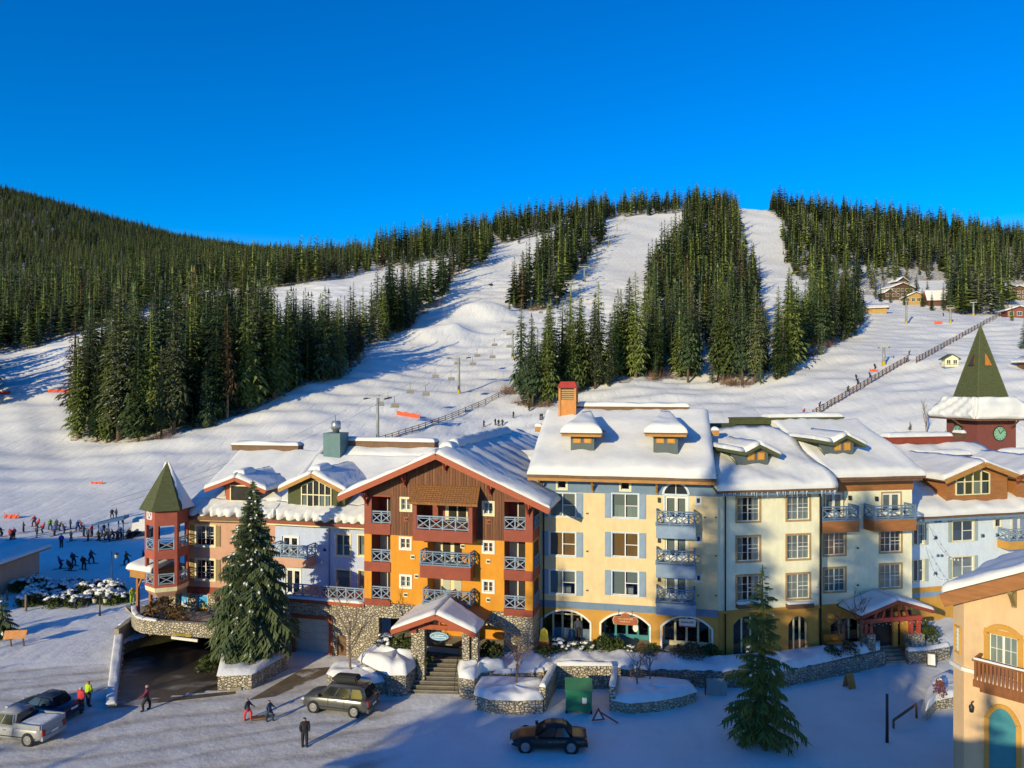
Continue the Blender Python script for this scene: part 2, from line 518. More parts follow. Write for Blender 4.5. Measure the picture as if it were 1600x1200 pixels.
ML = [0]
def ground_material():
    m, N, L, b = new_mat('snow_ground')
    b.inputs['Roughness'].default_value = .8
    b.inputs['Specular IOR Level'].default_value = .2
    tc = N.new('ShaderNodeTexCoord')
    def noise(scale, detail=5, rough=.6, stretch=None):
        n = N.new('ShaderNodeTexNoise'); n.inputs['Scale'].default_value = scale; n.inputs['Detail'].default_value = detail; n.inputs['Roughness'].default_value = rough
        if stretch:
            mp = N.new('ShaderNodeMapping'); mp.inputs['Scale'].default_value = stretch; mp.inputs['Rotation'].default_value = (0, 0, .5)
            L.new(tc.outputs['Object'], mp.inputs['Vector']); L.new(mp.outputs[0], n.inputs['Vector'])
        else:
            L.new(tc.outputs['Object'], n.inputs['Vector'])
        return n.outputs['Fac']
    def math_(op, a, bb):
        n = N.new('ShaderNodeMath'); n.operation = op
        for i, x in enumerate((a, bb)):
            if isinstance(x, (int, float)): n.inputs[i].default_value = x
            else: L.new(x, n.inputs[i])
        return n.outputs[0]
    atn = N.new('ShaderNodeAttribute'); atn.attribute_name = 'street'; AT2 = math_('SUBTRACT', 1.0, atn.outputs['Fac'])
    big = noise(.035, 6); mid = noise(.35, 7, .65); fine = noise(2.6, 6, .7)
    trk2 = noise(.16, 5, .6, (2.6, .22, 1))
    h = math_('ADD', math_('MULTIPLY', mid, .8), math_('ADD', math_('MULTIPLY', fine, .22), math_('MULTIPLY', trk2, math_('MULTIPLY', AT2, 1.1))))
    def wave(scale, dist, ds, rot, p):
        w = N.new('ShaderNodeTexWave')
        for k_, v_ in (('Scale', scale), ('Distortion', dist), ('Detail', 4), ('Detail Scale', ds), ('Detail Roughness', .62)): w.inputs[k_].default_value = v_
        mw = N.new('ShaderNodeMapping'); mw.inputs['Rotation'].default_value = (0, 0, rot); L.new(tc.outputs['Object'], mw.inputs['Vector']); L.new(mw.outputs[0], w.inputs['Vector'])
        return math_('POWER', w.outputs['Fac'], p)
    RUT = wave(.16, 7, .5, 1.25, 3.0); SKI = wave(.10, 14, .35, .3, 6.0)
    h = math_('ADD', h, math_('ADD', math_('MULTIPLY', RUT, math_('MULTIPLY', atn.outputs['Fac'], -.16)), math_('MULTIPLY', SKI, math_('MULTIPLY', AT2, -.30))))
    bp = N.new('ShaderNodeBump'); bp.inputs['Strength'].default_value = .33; bp.inputs['Distance'].default_value = .5
    L.new(h, bp.inputs['Height']); L.new(bp.outputs[0], b.inputs['Normal'])
    rp = N.new('ShaderNodeValToRGB')
    rp.color_ramp.elements[0].position = .32; rp.color_ramp.elements[0].color = (.68, .665, .63, 1)
    rp.color_ramp.elements[1].position = .62; rp.color_ramp.elements[1].color = (.84, .83, .795, 1)
    L.new(math_('ADD', math_('MULTIPLY', big, .55), math_('MULTIPLY', mid, .45)), rp.inputs['Fac'])
    # forest floor under the trees: needles and twigs over the snow, driven by a vertex mask of where trees stand
    at = N.new('ShaderNodeAttribute'); at.attribute_name = 'litter'
    lm = math_('MULTIPLY', at.outputs['Fac'], noise(.9, 8, .75))
    r2 = N.new('ShaderNodeValToRGB'); r2.color_ramp.elements[0].position = .42; r2.color_ramp.elements[1].position = .58
    L.new(lm, r2.inputs['Fac'])
    mx = N.new('ShaderNodeMix'); mx.data_type = 'RGBA'; L.new(r2.outputs[0], mx.inputs[0]); L.new(rp.outputs[0], mx.inputs[6]); mx.inputs[7].default_value = (.16, .11, .065, 1)
    # sanded, driven-on snow on the street
    at2 = N.new('ShaderNodeAttribute'); at2.attribute_name = 'street'
    sm = math_('MULTIPLY', at2.outputs['Fac'], math_('ADD', math_('MULTIPLY', noise(.5, 9, .75), .7), math_('ADD', math_('MULTIPLY', noise(5, 6, .8), .45), math_('MULTIPLY', RUT, .16))))
    r3 = N.new('ShaderNodeValToRGB'); r3.color_ramp.elements[0].position = .44; r3.color_ramp.elements[1].position = .85
    L.new(sm, r3.inputs['Fac'])
    mx2 = N.new('ShaderNodeMix'); mx2.data_type = 'RGBA'; L.new(r3.outputs[0], mx2.inputs[0]); L.new(mx.outputs[2], mx2.inputs[6]); mx2.inputs[7].default_value = (.42, .37, .30, 1)
    L.new(mx2.outputs[2], b.inputs['Base Color'])
    return m

# forests, as polygons of trunk-base pixels
FORESTS = {
    'wood': [(106, 688), (160, 694), (230, 690), (300, 672), (345, 658), (400, 640), (470, 604), (545, 586), (600, 530), (640, 512), (690, 468), (715, 430), (760, 408), (770, 385), (735, 385), (700, 425), (660, 462), (600, 500), (540, 520), (470, 520), (380, 530), (290, 550), (220, 580), (170, 600), (125, 640)],
    'left_edge': [(-560, 660), (-18, 640), (-12, 604), (-30, 572), (-560, 600)],
    'left_hill': [(-700, 600), (-60, 560), (40, 549), (100, 529), (150, 514), (200, 498), (240, 477), (300, 455), (400, 452), (470, 446), (545, 434), (580, 424), (584, 405), (560, 395), (500, 385), (420, 375), (300, 350), (200, 320), (100, 290), (0, 255), (-700, 150)],
    'ridge': [(584, 417), (640, 421), (655, 412), (700, 404), (755, 400), (768, 386), (800, 379), (860, 364), (880, 349), (935, 346), (960, 341), (1062, 334), (1080, 300), (900, 310), (760, 340), (600, 375), (584, 395)],
    'wedge': [(799, 481), (830, 488), (866, 481), (884, 458), (903, 425), (926, 400), (944, 374), (946, 350), (940, 339), (905, 347), (872, 372), (850, 395), (830, 425), (806, 455)],
    'front': [(803, 632), (830, 640), (862, 632), (900, 612), (940, 602), (985, 598), (1004, 578), (985, 570), (940, 578), (900, 582), (860, 592), (815, 608)],
    'centre': [(1000, 588), (1030, 590), (1066, 596), (1088, 592), (1082, 560), (1100, 540), (1112, 560), (1104, 598), (1140, 600), (1192, 600), (1198, 560), (1200, 510), (1190, 470), (1182, 440), (1170, 412), (1160, 390), (1154, 360), (1152, 330), (1135, 316), (1080, 318), (1068, 335), (1066, 362), (1040, 392), (1020, 418), (1012, 455), (1006, 510)],
    'right_row': [(1212, 596), (1236, 581), (1265, 560), (1300, 541), (1330, 528), (1347, 500), (1342, 482), (1300, 490), (1260, 497), (1226, 508), (1214, 540)],
    'right_hill': [(1222, 346), (1220, 382), (1232, 412), (1248, 438), (1290, 432), (1330, 420), (1400, 421), (1500, 428), (1600, 442), (1700, 445), (2300, 470), (2300, 380), (1600, 365), (1500, 350), (1350, 325), (1250, 305), (1150, 305), (1158, 322), (1190, 325)],
    'right_scatter': [(1250, 444), (1300, 462), (1370, 462), (1440, 440), (1600, 446), (1600, 425), (1400, 415), (1300, 430)],
    'house_trees': [(1468, 472), (1500, 492), (1566, 494), (1580, 480), (1570, 462), (1480, 455)],
}

def build_ground():
    cols = np.concatenate([np.arange(-640, -80, 20), np.arange(-80, 1680, 3.6), np.arange(1680, 2241, 20)])
    rows = np.concatenate([np.arange(-70, 38, 4), np.arange(38, 92, .4), np.exp(np.linspace(math.log(92), math.log(420), 330)), np.exp(np.linspace(math.log(424), math.log(3600), 150))])
    XX = (cols[None, :] - 800) / F * np.maximum(rows, 92.0)[:, None]
    YY = np.repeat(rows[:, None], len(cols), 1)
    ZZ = zt(XX, YY)
    nR, nC = XX.shape
    V = np.stack([XX, YY, ZZ], -1).reshape(-1, 3)
    idx = np.arange(nR * nC).reshape(nR, nC)
    Fq = np.stack([idx[:-1, :-1], idx[:-1, 1:], idx[1:, 1:], idx[1:, :-1]], -1).reshape(-1, 4)
    ctr = V[Fq].mean(1)
    rp = ramp_poly()
    keep = np.ones(len(Fq), bool)
    for i in np.nonzero((ctr[:, 0] > -34) & (ctr[:, 0] < -17) & (ctr[:, 1] > 48) & (ctr[:, 1] < 76))[0]:
        if in_poly(ctr[i, 0], ctr[i, 1], rp):
            keep[i] = False
    Fq = Fq[keep]
    me = bpy.data.meshes.new('ground')
    me.vertices.add(len(V)); me.vertices.foreach_set('co', V.ravel())
    me.loops.add(Fq.size); me.loops.foreach_set('vertex_index', Fq.ravel())
    me.polygons.add(len(Fq)); me.polygons.foreach_set('loop_start', np.arange(len(Fq)) * 4)
    me.polygons.foreach_set('use_smooth', np.ones(len(Fq), bool))
    me.update(calc_edges=True)
    PXv = 800 + F * V[:, 0] / np.maximum(V[:, 1], 20)
    PYv = 600 + F * (H - V[:, 2]) / np.maximum(V[:, 1], 20)
    lit = np.zeros(len(V))
    for poly in FORESTS.values():
        pa = np.array(poly, float)
        ins = np.zeros(len(V), bool); j = len(pa) - 1
        for i in range(len(pa)):
            c = ((pa[i, 1] > PYv) != (pa[j, 1] > PYv))
            with np.errstate(divide='ignore', invalid='ignore'):
                c &= PXv < (pa[j, 0] - pa[i, 0]) * (PYv - pa[i, 1]) / (pa[j, 1] - pa[i, 1]) + pa[i, 0]
            ins ^= c; j = i
        lit[ins & (V[:, 1] > 100)] = 1
    a = me.attributes.new('litter', 'FLOAT', 'POINT'); a.data.foreach_set('value', lit.astype(np.float32))
    st = np.clip((58.5 - V[:, 1]) / 3, 0, 1) * np.clip((V[:, 1] - 20) / 5, 0, 1) * np.clip((-3 - V[:, 0]) / 5, .25, 1)
    b = me.attributes.new('street', 'FLOAT', 'POINT'); b.data.foreach_set('value', st.astype(np.float32))
    me.materials.append(ground_material())
    o = link('ground', me)
    tag(o, 'snow covered plaza, street and ski slopes rising to the wooded ridge', None, None, 'structure')
    return o
build_ground()
# ---------------------------------------------------------------- conifers
def conifer_mesh(seed, h, rad, levels, nb, style, needles, base=.06, power=.8, snowcap=None):
    rg = random.Random(seed)
    mb = MB(); sb = MB()
    z0 = h * base
    core = [(rad * .2, z0 + .02 * h)]
    for i in range(1, 7):
        t = i / 6
        core.append((rad * .2 * (1 - t) ** (power + .35) + .01, z0 + (h * .97 - z0) * t))
    mb.lathe(core, needles, n=6, smooth=False)
    for l in range(levels):
        t = (l + .5) / levels
        tt = t ** .92
        zc = z0 + (h - z0) * tt
        prof = (1 - tt) ** power * min(1.0, .55 + tt * 4)
        Rl = rad * prof * rg.uniform(.8, 1.15) + .04 * rad
        n = max(4, int(nb * (.55 + .45 * (1 - tt))))
        a0 = rg.uniform(0, 6.28)
        for k in range(n):
            a = a0 + 6.283 * (k + rg.uniform(-.25, .25)) / n
            L = Rl * rg.uniform(.62, 1.25)
            ca, sa = math.cos(a), math.sin(a)
            zz = zc + rg.uniform(-.4, .4) * h / levels
            dr = rg.uniform(.25, .55) - .5 * tt
            def pt(s, w, dz=0.0):
                r_ = L * s
                return (ca * r_ - sa * w, sa * r_ + ca * w, zz - dr * L * s * s * 1.1 + .12 * L * s * (1 - s) + dz)
            if style == 0:          # far: two drooping facets
                w = L * .42
                mb.raw([pt(.0, 0, .06 * L), pt(.62, w, -.16 * L), pt(1.05, 0), pt(.62, -w, -.16 * L)], [(0, 1, 2), (0, 2, 3)], needles)
            else:
                w = L * (.16 if style == 1 else .09)
                mb.raw([pt(0, 0, .08 * L), pt(.5, w, -.05 * L), pt(1.04, 0, 0), pt(.5, -w, -.05 * L)], [(0, 1, 2), (0, 2, 3)], needles)
                m = 2 if style == 1 else 7
                for q in range(m):
                    s = .28 + .62 * (q + rg.uniform(0, .6)) / m
                    for sg in (-1, 1):
                        tw = L * ((.46 if style == 1 else .34) - .22 * s) * rg.uniform(.8, 1.25) + .02
                        hang = -tw * rg.uniform(.25, .75)
                        bw = .10 if style == 1 else .045
                        mb.raw([pt(s - bw, 0, .02 * L), pt(s + bw, 0, .02 * L), pt(s + .4 * tw / L + bw * .6, sg * tw, hang)], [(0, 1, 2)], needles)
                        if style == 2:
                            mb.raw([pt(s - .02, sg * tw * .25, 0), pt(s + .06, sg * tw * .3, 0), pt(s + .05, sg * tw * .45, -min(.5, tw * rg.uniform(.7, 1.2)))], [(0, 1, 2)], needles)
                if snowcap and rg.random() < snowcap[0] * (1.05 - tt) and tt < .93:
                    s0 = rg.uniform(.4, .8); ln = rg.uniform(.12, .34) / max(1, L); ww = rg.uniform(.06, .13)
                    q = [pt(s0, 0, .03 * L), pt(s0 + ln * .5, ww, .0), pt(s0 + ln, 0, .0), pt(s0 + ln * .5, -ww, .0)]
                    tp = [(x[0], x[1], x[2] + .06) for x in q]
                    cpt = pt(s0 + ln * .5, 0, .13)
                    sb.raw(q + tp + [cpt], [(0, 1, 5, 4), (1, 2, 6, 5), (2, 3, 7, 6), (3, 0, 4, 7), (4, 5, 8), (5, 6, 8), (6, 7, 8), (7, 4, 8)], snowcap[1], True)
    # leader
    mb.raw([(.012 * h, 0, h * .95), (-.006 * h, .01 * h, h * .95), (-.006 * h, -.01 * h, h * .95), (0, 0, h * 1.02)], [(0, 1, 3), (1, 2, 3), (2, 0, 3)], needles)
    return mb, sb

def raw_mesh(mb, name):
    me = bpy.data.meshes.new(name)
    me.from_pydata(mb.v, [], mb.f)
    for m in mb.mats: me.materials.append(m)
    me.polygons.foreach_set('material_index', mb.m)
    me.update()
    return me

def trunk_mesh(h, r, bark, n=6):
    mb = MB()
    mb.tube([(0, 0, -.6), (0, 0, h * .25), (0, 0, h * .6), (0, 0, h * .97)], [r * 1.15, r * .85, r * .5, r * .08], bark, n)
    return mb.mesh('trunk')

def forest_points(poly, spacing, rg, jitter=.9):
    """jittered grid in plan, kept where the trunk base falls inside the pixel polygon"""
    xs = [p[0] for p in poly]; ys = [p[1] for p in poly]
    pts = []
    Y = 110.0
    pa = np.array(poly, float)
    while Y < 3000:
        sp = spacing(Y)
        x0 = (max(min(xs), -420) - 800) / F * Y; x1 = (min(max(xs), 2020) - 800) / F * Y
        n = int((x1 - x0) / sp) + 1
        if n > 0:
            X = x0 + (np.arange(n) + np.array([rg.uniform(-.5, .5) * jitter for _ in range(n)])) * sp
            Yj = Y + np.array([rg.uniform(-.5, .5) * jitter for _ in range(n)]) * sp
            Z = zt(X, Yj)
            px = 800 + F * X / Yj; py = 600 + F * (H - Z) / Yj
            ins = np.zeros(n, bool); j = len(pa) - 1
            for i in range(len(pa)):
                c = (pa[i, 1] > py) != (pa[j, 1] > py)
                with np.errstate(divide='ignore', invalid='ignore'):
                    c &= px < (pa[j, 0] - pa[i, 0]) * (py - pa[i, 1]) / (pa[j, 1] - pa[i, 1]) + pa[i, 0]
                ins ^= c; j = i
            for i in np.nonzero(ins)[0]:
                pts.append((X[i], Yj[i], Z[i], px[i], py[i]))
        Y += sp
    return pts

NEAR = []      # prototypes for trees one can tell apart
for i, (h, r, pw) in enumerate([(24, 3.4, .66), (26, 3.1, .62), (20, 3.3, .72), (25, 4.1, .8), (18, 2.6, .66), (27, 3.6, .7), (22, 2.6, .65)]):
    mb, _ = conifer_mesh(40 + i, h, r, 31, 12, 1, M[('needles', 'needles_snowy', 'needles_blue', 'needles', 'needles', 'needles_blue', 'needles_brown')[i]], base=[.05, .10, .04, .07, .05, .16, .2][i], power=pw)
    NEAR.append((h, raw_mesh(mb, 'crown'), trunk_mesh(h, .24 + .004 * h, M['bark'] if i % 2 else M['bark_pale'])))
FAR = []
for i, (h, r, pw) in enumerate([(20, 2.8, .62), (20, 2.5, .6), (17, 2.8, .75), (22, 3.2, .7), (18, 2.2, .65)]):
    mb, _ = conifer_mesh(80 + i, h, r, 15, 8, 0, M[('needles', 'needles_snowy', 'needles', 'needles_blue', 'needles_brown')[i]], base=.08, power=pw)
    mb.tube([(0, 0, -.6), (0, 0, h * .12)], .22, M['bark'], 4)
    FAR.append((h, raw_mesh(mb, 'far_conifer')))

rgf = random.Random(11)
spc = lambda Y: 4.3 + Y * .0070
allpts = []
for name, poly in FORESTS.items():
    s = spc
    if name == 'right_scatter': s = lambda Y: 11
    if name == 'left_hill': s = lambda Y: 4.6 + min(Y, 600) * .0042
    if name == 'house_trees': s = lambda Y: 6.2
    if name == 'wood': s = lambda Y: 3.8 + Y * .006
    if name == 'front': s = lambda Y: 5.0
    for p in forest_points(poly, s, rgf):
        hh = rgf.gauss(21, 3.6)
        if name in ('wood',): hh = rgf.gauss(28.5, 4.2) if p[1] < 260 else rgf.gauss(21, 3)
        if name in ('front', 'right_row'): hh = rgf.gauss(23, 4)
        if name == 'centre' and p[3] > 1165: hh = rgf.gauss(17, 3)
        if name == 'right_row' and p[3] < 1262: hh = rgf.gauss(19, 3)
        if name in ('ridge', 'right_hill'): hh = rgf.gauss(19, 3.5)
        if name == 'right_scatter': hh = rgf.gauss(12, 4)
        if name == 'left_hill': hh = rgf.gauss(20, 4) if p[1] < 480 else rgf.gauss(14, 3)
        if name == 'wood' and p[3] > 425: hh = rgf.gauss(26, 3) if p[4] > np.interp(p[3], [425, 490, 545, 600, 640, 690, 715], [627, 597, 586, 530, 512, 468, 430]) - 20 else rgf.gauss(16, 3)
        if rgf.random() < .22: hh *= rgf.uniform(.5, .75)
        hh = max(5, min(33, hh))
        allpts.append((p, hh, name))
for name in ('wood', 'centre', 'right_row', 'front', 'wedge', 'ridge', 'right_hill'):      # saplings straying over the edges
    poly = FORESTS[name]
    for k in range(26):
        i = rgf.randrange(len(poly)); a, c = poly[i], poly[(i + 1) % len(poly)]; s_ = rgf.random()
        x, y = a[0] + (c[0] - a[0]) * s_ + rgf.uniform(-7, 7), a[1] + (c[1] - a[1]) * s_ + rgf.uniform(-5, 5)
        if 0 < x < 1600 and y > 325:
            t = T(x, y); allpts.append(((t.x, t.y, t.z, x, y), rgf.uniform(3.5, 10), name))
# hand-set standouts: (base px, base py, height in px)
STAND = [(122, 686, 158, 0), (152, 690, 120, 3), (186, 688, 250, 1), (216, 690, 168, 3), (322, 668, 104, 2), (338, 660, 150, 0), (252, 682, 140, 1), (855, 632, 152, 4), (906, 610, 160, 0), (930, 608, 150, 1), (825, 630, 100, 2),
         (1075, 598, 150, 5), (1180, 598, 150, 1), (1234, 580, 160, 0), (1130, 596, 170, 3), (993, 590, 165, 0), (1160, 600, 150, 5), (1345, 505, 48, 2)] + [(x, y, h, k % 6) for k, (x, y, h) in enumerate(((1376, 472, 26), (1391, 474, 22), (1414, 477, 26), (1420, 472, 34), (1441, 480, 30), (1449, 476, 40), (1456, 486, 30), (1474, 486, 44), (1484, 482, 52), (1556, 484, 46), (1566, 489, 34), (1574, 478, 40), (1581, 502, 26), (1368, 468, 34), (1432, 466, 38), (1398, 462, 40)))]
STAND_LABEL = {0: 'dark bushy spruce at the left tip of the wood beside the orange netting', 1: 'short full spruce standing second from the left tip of the wood',
    2: 'tallest broad dark spruce near the left end of the wood', 3: 'pale olive spruce with branches to the ground in front of the tallest spruce',
    4: 'small pale yellow green spruce at the front edge of the wood', 5: 'spruce right behind the small pale yellow green one',
    7: 'slim brownish spruce with a bare pale trunk just left of the red capped chimney', 8: 'full green spruce rising just right of the red capped chimney',
    10: 'low pointed spruce at the left end of the row behind the yellow house', 11: 'spruce with a long bare trunk left of the shaded gap in the middle wood',
    13: 'tall thick spruce at the left end of the clump before the right run', 15: 'tall pointed spruce at the left edge of the middle wood',
    17: 'lone small spruce at the right end of the clump beside the yellow hut'}
placed = []
grp_text = {
    'wood': ('tall dark spruce crowded in the wood left of the main ski run', 'spruces crowded in the wood left of the main ski run'),
    'front': ('tall spruce in the row behind the yellow house chimney', 'spruces in the row behind the yellow house chimney'),
    'centre': ('narrow green spruce packed in the middle wood between the two ski runs', 'spruces packed in the middle wood between the ski runs'),
    'right_row': ('spruce in the clump behind the cream house roof, left of the beginner slope', 'spruces in the clump behind the cream house roof'),
    'wedge': ('green spruce in the wedge shaped wood under the chairlift', 'spruces in the wedge shaped wood'),
    'left_edge': ('spruce beyond the left edge of the piste', 'spruces beyond the left edge'),
    'left_hill': ('spruce on the wooded hill at the left edge', 'spruces on the left wooded hill'),
    'ridge': ('spruce on the wooded ridge at the top', 'spruces on the ridge'),
    'right_hill': ('spruce on the wooded hill behind the far lodges', 'spruces on the right wooded hill'),
    'right_scatter': ('small spruce scattered in the snowy clearing above the far lodges', 'spruces scattered above the far lodges'),
    'house_trees': ('olive spruce standing between the far right lodges', 'spruces between the far right lodges'),
}
def plant(X, Y, Z, hh, kind, label, group, rz=None, wide=1.0):
    h0, crown, trunk = NEAR[kind]
    o = thing('spruce_tree', label, 'tree', (X, Y, Z), rgf.uniform(0, 6.28) if rz is None else rz, group)
    s = hh / h0
    o.scale = (s * wide, s * wide, s)
    link('crown', crown, o); link('trunk', trunk, o)
    return o
near_xy = []
for i, (px, py, hp, kind) in enumerate(STAND):
    t = T(px, py)
    lab = STAND_LABEL.get(i)
    nm = 'house_trees' if px > 1350 else 'wood' if px < 700 else ('front' if px < 960 else ('centre' if px < 1200 else 'right_row'))
    plant(t.x, t.y, t.z, hp / F * t.y, kind, lab or grp_text[nm][0], None if lab else grp_text[nm][1], wide=1.0 if i not in (2, 13) else 1.15)
    near_xy.append((t.x, t.y))
cand = []
for (p, hh, name) in allpts:
    if not (-40 < p[3] < 1640): continue
    if any((p[0] - a) ** 2 + (p[1] - b) ** 2 < 6 for a, b in near_xy): continue
    cand.append((hh / p[1] + (1.0 if False else 0), p, hh, name))
cand.sort(key=lambda c: -c[0])
singles = cand[:300 - len(STAND)]
rest_ids = set(id(c[1]) for c in singles)
for (_, p, hh, name) in singles:
    lab, grp = grp_text[name]
    plant(p[0], p[1], p[2], hh, rgf.choice([0, 0, 1, 2, 3, 4, 5] * 3 + [6]), lab, grp, wide=rgf.uniform(.8, 1.3))
rest = [(p, hh) for (p, hh, name) in allpts if id(p) not in rest_ids and not any((p[0] - a) ** 2 + (p[1] - b) ** 2 < 6 for a, b in near_xy)]
print('TREES', len(allpts), 'rest', len(rest))

# the far woods: one object; geometry nodes put a conifer on each point
def instancer(name, pts, protos, seed):
    rg = random.Random(seed)
    me = bpy.data.meshes.new(name)
    me.from_pydata([q[0] for q in pts], [], [])
    a = me.attributes.new('scl', 'FLOAT_VECTOR', 'POINT'); a.data.foreach_set('vector', np.array([q[1] for q in pts], np.float32).ravel())
    a = me.attributes.new('rot', 'FLOAT', 'POINT'); a.data.foreach_set('value', np.array([rg.uniform(0, 6.28) for _ in pts], np.float32))
    a = me.attributes.new('pick', 'INT', 'POINT'); a.data.foreach_set('value', np.array([q[2] for q in pts], np.int32))
    o = link(name, me)
    col = bpy.data.collections.new(name + '_kinds')
    for i, m in enumerate(protos):
        po = bpy.data.objects.new('conifer_kind_%d' % i, m); col.objects.link(po)
    ng = bpy.data.node_groups.new(name + '_scatter', 'GeometryNodeTree')
    ng.interface.new_socket('Geometry', in_out='INPUT', socket_type='NodeSocketGeometry')
    ng.interface.new_socket('Geometry', in_out='OUTPUT', socket_type='NodeSocketGeometry')
    N, L = ng.nodes, ng.links
    gi, go = N.new('NodeGroupInput'), N.new('NodeGroupOutput')
    ci = N.new('GeometryNodeCollectionInfo'); ci.inputs['Collection'].default_value = col; ci.inputs['Separate Children'].default_value = True; ci.inputs['Reset Children'].default_value = True
    ip = N.new('GeometryNodeInstanceOnPoints'); ip.inputs['Pick Instance'].default_value = True
    def attr(n, t):
        x = N.new('GeometryNodeInputNamedAttribute'); x.data_type = t; x.inputs['Name'].default_value = n; return x.outputs['Attribute']
    cx = N.new('ShaderNodeCombineXYZ')
    L.new(attr('rot', 'FLOAT'), cx.inputs['Z'])
    L.new(gi.outputs[0], ip.inputs['Points']); L.new(ci.outputs[0], ip.inputs['Instance'])
    L.new(attr('pick', 'INT'), ip.inputs['Instance Index']); L.new(attr('scl', 'FLOAT_VECTOR'), ip.inputs['Scale']); L.new(cx.outputs[0], ip.inputs['Rotation'])
    L.new(ip.outputs[0], go.inputs[0])
    md = o.modifiers.new('scatter', 'NODES'); md.node_group = ng
    return o
protos = [f[1] for f in FAR]
pp = []
for (p, hh) in rest:
    k = rgf.choice([0, 0, 1, 2, 3] * 4 + [4]) if p[1] < 1000 else rgf.choice([0, 1, 1, 2, 3])
    s = hh / FAR[k][0]; w = s * rgf.uniform(.8, 1.4)
    pp.append(((p[0], p[1], p[2]), (w, w, s), k))
fo = instancer('forest', pp, protos, 5)
tag(fo, 'far spruce forest covering the hills and ridge behind the village', None, None, 'stuff')
# ---------------------------------------------------------------- building kit
M['yellow'] = mat('pale_yellow_stucco', (.74, .57, .31), .85, .06, 1.2, .25, 40)
M['ochre'] = mat('ochre_stucco', (.56, .29, .055), .85, .10, 1.0, .25, 40)
M['orange'] = mat('amber_stucco', (.66, .275, .02), .85, .06, 1.2, .25, 40)
M['pink'] = mat('salmon_stucco', (.57, .325, .225), .85, .07, 1.2, .25, 40)
M['blue'] = mat('pale_blue_stucco', (.47, .54, .74), .85, .05, 1.2, .25, 40)
M['cream'] = mat('cream_stucco', (.84, .80, .57), .85, .06, 1.2, .25, 40)
M['white_blue'] = mat('blue_white_stucco', (.62, .70, .78), .85, .05, 1.2, .25, 40)
M['tan'] = mat('tan_stucco', (.68, .46, .25), .85, .07, .8, .25, 40)
M['slate'] = mat('slate_blue_paint', (.145, .225, .33), .6, .08, 3)
M['slate_light'] = mat('light_slate_paint', (.235, .32, .43), .65, .07, 3)
M['white'] = mat('white_paint', (.78, .76, .70), .55, .05, 4)
M['cream_trim'] = mat('cream_trim_paint', (.75, .68, .42), .55, .06, 4)
M['ice_trim'] = mat('ice_blue_trim_paint', (.58, .66, .72), .55, .06, 4)
M['brown_trim'] = mat('tan_brown_trim_paint', (.42, .27, .12), .6, .08, 4)
M['redbrown'] = mat('oxblood_paint', (.26, .045, .02), .6, .12, 2, .1, 30)
M['fascia'] = mat('red_orange_fascia_wood', (.36, .075, .026), .6, .16, 3, .15, 25, stretch=(1, 1, 6))
M['plank'] = mat('brown_plank_wood', (.155, .058, .024), .7, .28, 2.2, .3, 25, stretch=(4, 4, .35))
M['plank2'] = mat('lighter_brown_plank_wood', (.20, .08, .03), .7, .28, 2.2, .3, 25, stretch=(4, 4, .35))
M['timber'] = mat('honey_timber', (.42, .20, .045), .6, .2, 2.5, .2, 25, stretch=(.6, 3, 3))
M['timber_dark'] = mat('dark_brown_timber', (.15, .075, .035), .65, .2, 2.5, .2, 25)
M['beam_brown'] = mat('sienna_beam_wood', (.33, .13, .035), .65, .18, 2.5, .2, 25, stretch=(.5, 3, 3))
M['shingle_green'] = mat('moss_green_shingle', (.075, .088, .032), .85, .22, 3, .4, 30, stretch=(1, 1, 3))
M['shingle_brown'] = mat('brown_cedar_shingle', (.29, .125, .04), .85, .3, 3.5, .4, 30, stretch=(3, 3, 1))
M['shutter_olive'] = mat('olive_shutter_paint', (.24, .17, .065), .6, .08, 4)
M['shutter_grey'] = mat('sage_shutter_paint', (.33, .39, .38), .6, .08, 4)
M['turret'] = mat('brick_red_paint', (.37, .088, .055), .7, .1, 1.5, .15, 30)
M['dark'] = mat('unlit_dark', (.035, .03, .028), .95, .3, 1.0)  # dark colour painted for unlit rooms, doorways and recesses
M['warmroom'] = mat('amber_room_blind', (.55, .27, .05), .8, .18, 1.2, stretch=(6, 1, .6))
M['curtain'] = mat('pale_green_white_curtain', (.74, .80, .72), .9, .2, 2.0, .3, 8, stretch=(9, 1, .25))
M['blind'] = mat('grey_green_blind', (.46, .49, .43), .9, .1, 2.0, stretch=(.3, 1, 12))
M['tealroom'] = mat('teal_curtain', (.05, .30, .33), .8, .2, 2, stretch=(7, 1, .4))
M['dormer_grey'] = mat('grey_board_paint', (.085, .11, .115), .7, .1, 3, stretch=(6, 6, .4))
M['glass'] = glass_mat('window_glass')
M['glass_dark'] = glass_mat('shop_glass', (.45, .5, .52), .18)
M['stone'] = stone_mat('buff_rubble_stone', [(.44, .36, .24), (.60, .50, .34), (.72, .63, .46), (.52, .46, .36), (.82, .74, .58)], 4.2)
M['stone_grey'] = stone_mat('grey_rubble_stone', [(.30, .27, .21), (.46, .41, .32), (.56, .51, .41), (.36, .34, .31)], 3.6, (.12, .11, .1))
M['iron'] = mat('black_iron', (.02, .02, .022), .5, .1, 3)
M['steel'] = mat('galvanised_steel', (.42, .43, .44), .35, .12, 3, metal=.7)
M['teal_vent'] = mat('teal_painted_metal', (.06, .15, .17), .5, .1, 2)
M['red_metal'] = mat('red_painted_metal', (.42, .05, .035), .45, .12, 2)
M['concrete'] = mat('stained_concrete', (.34, .30, .23), .9, .18, 1.2, .3, 15)
M['darkred_wall'] = mat('maroon_board_wall', (.20, .06, .05), .8, .16, 2.5, stretch=(5, 5, .4))

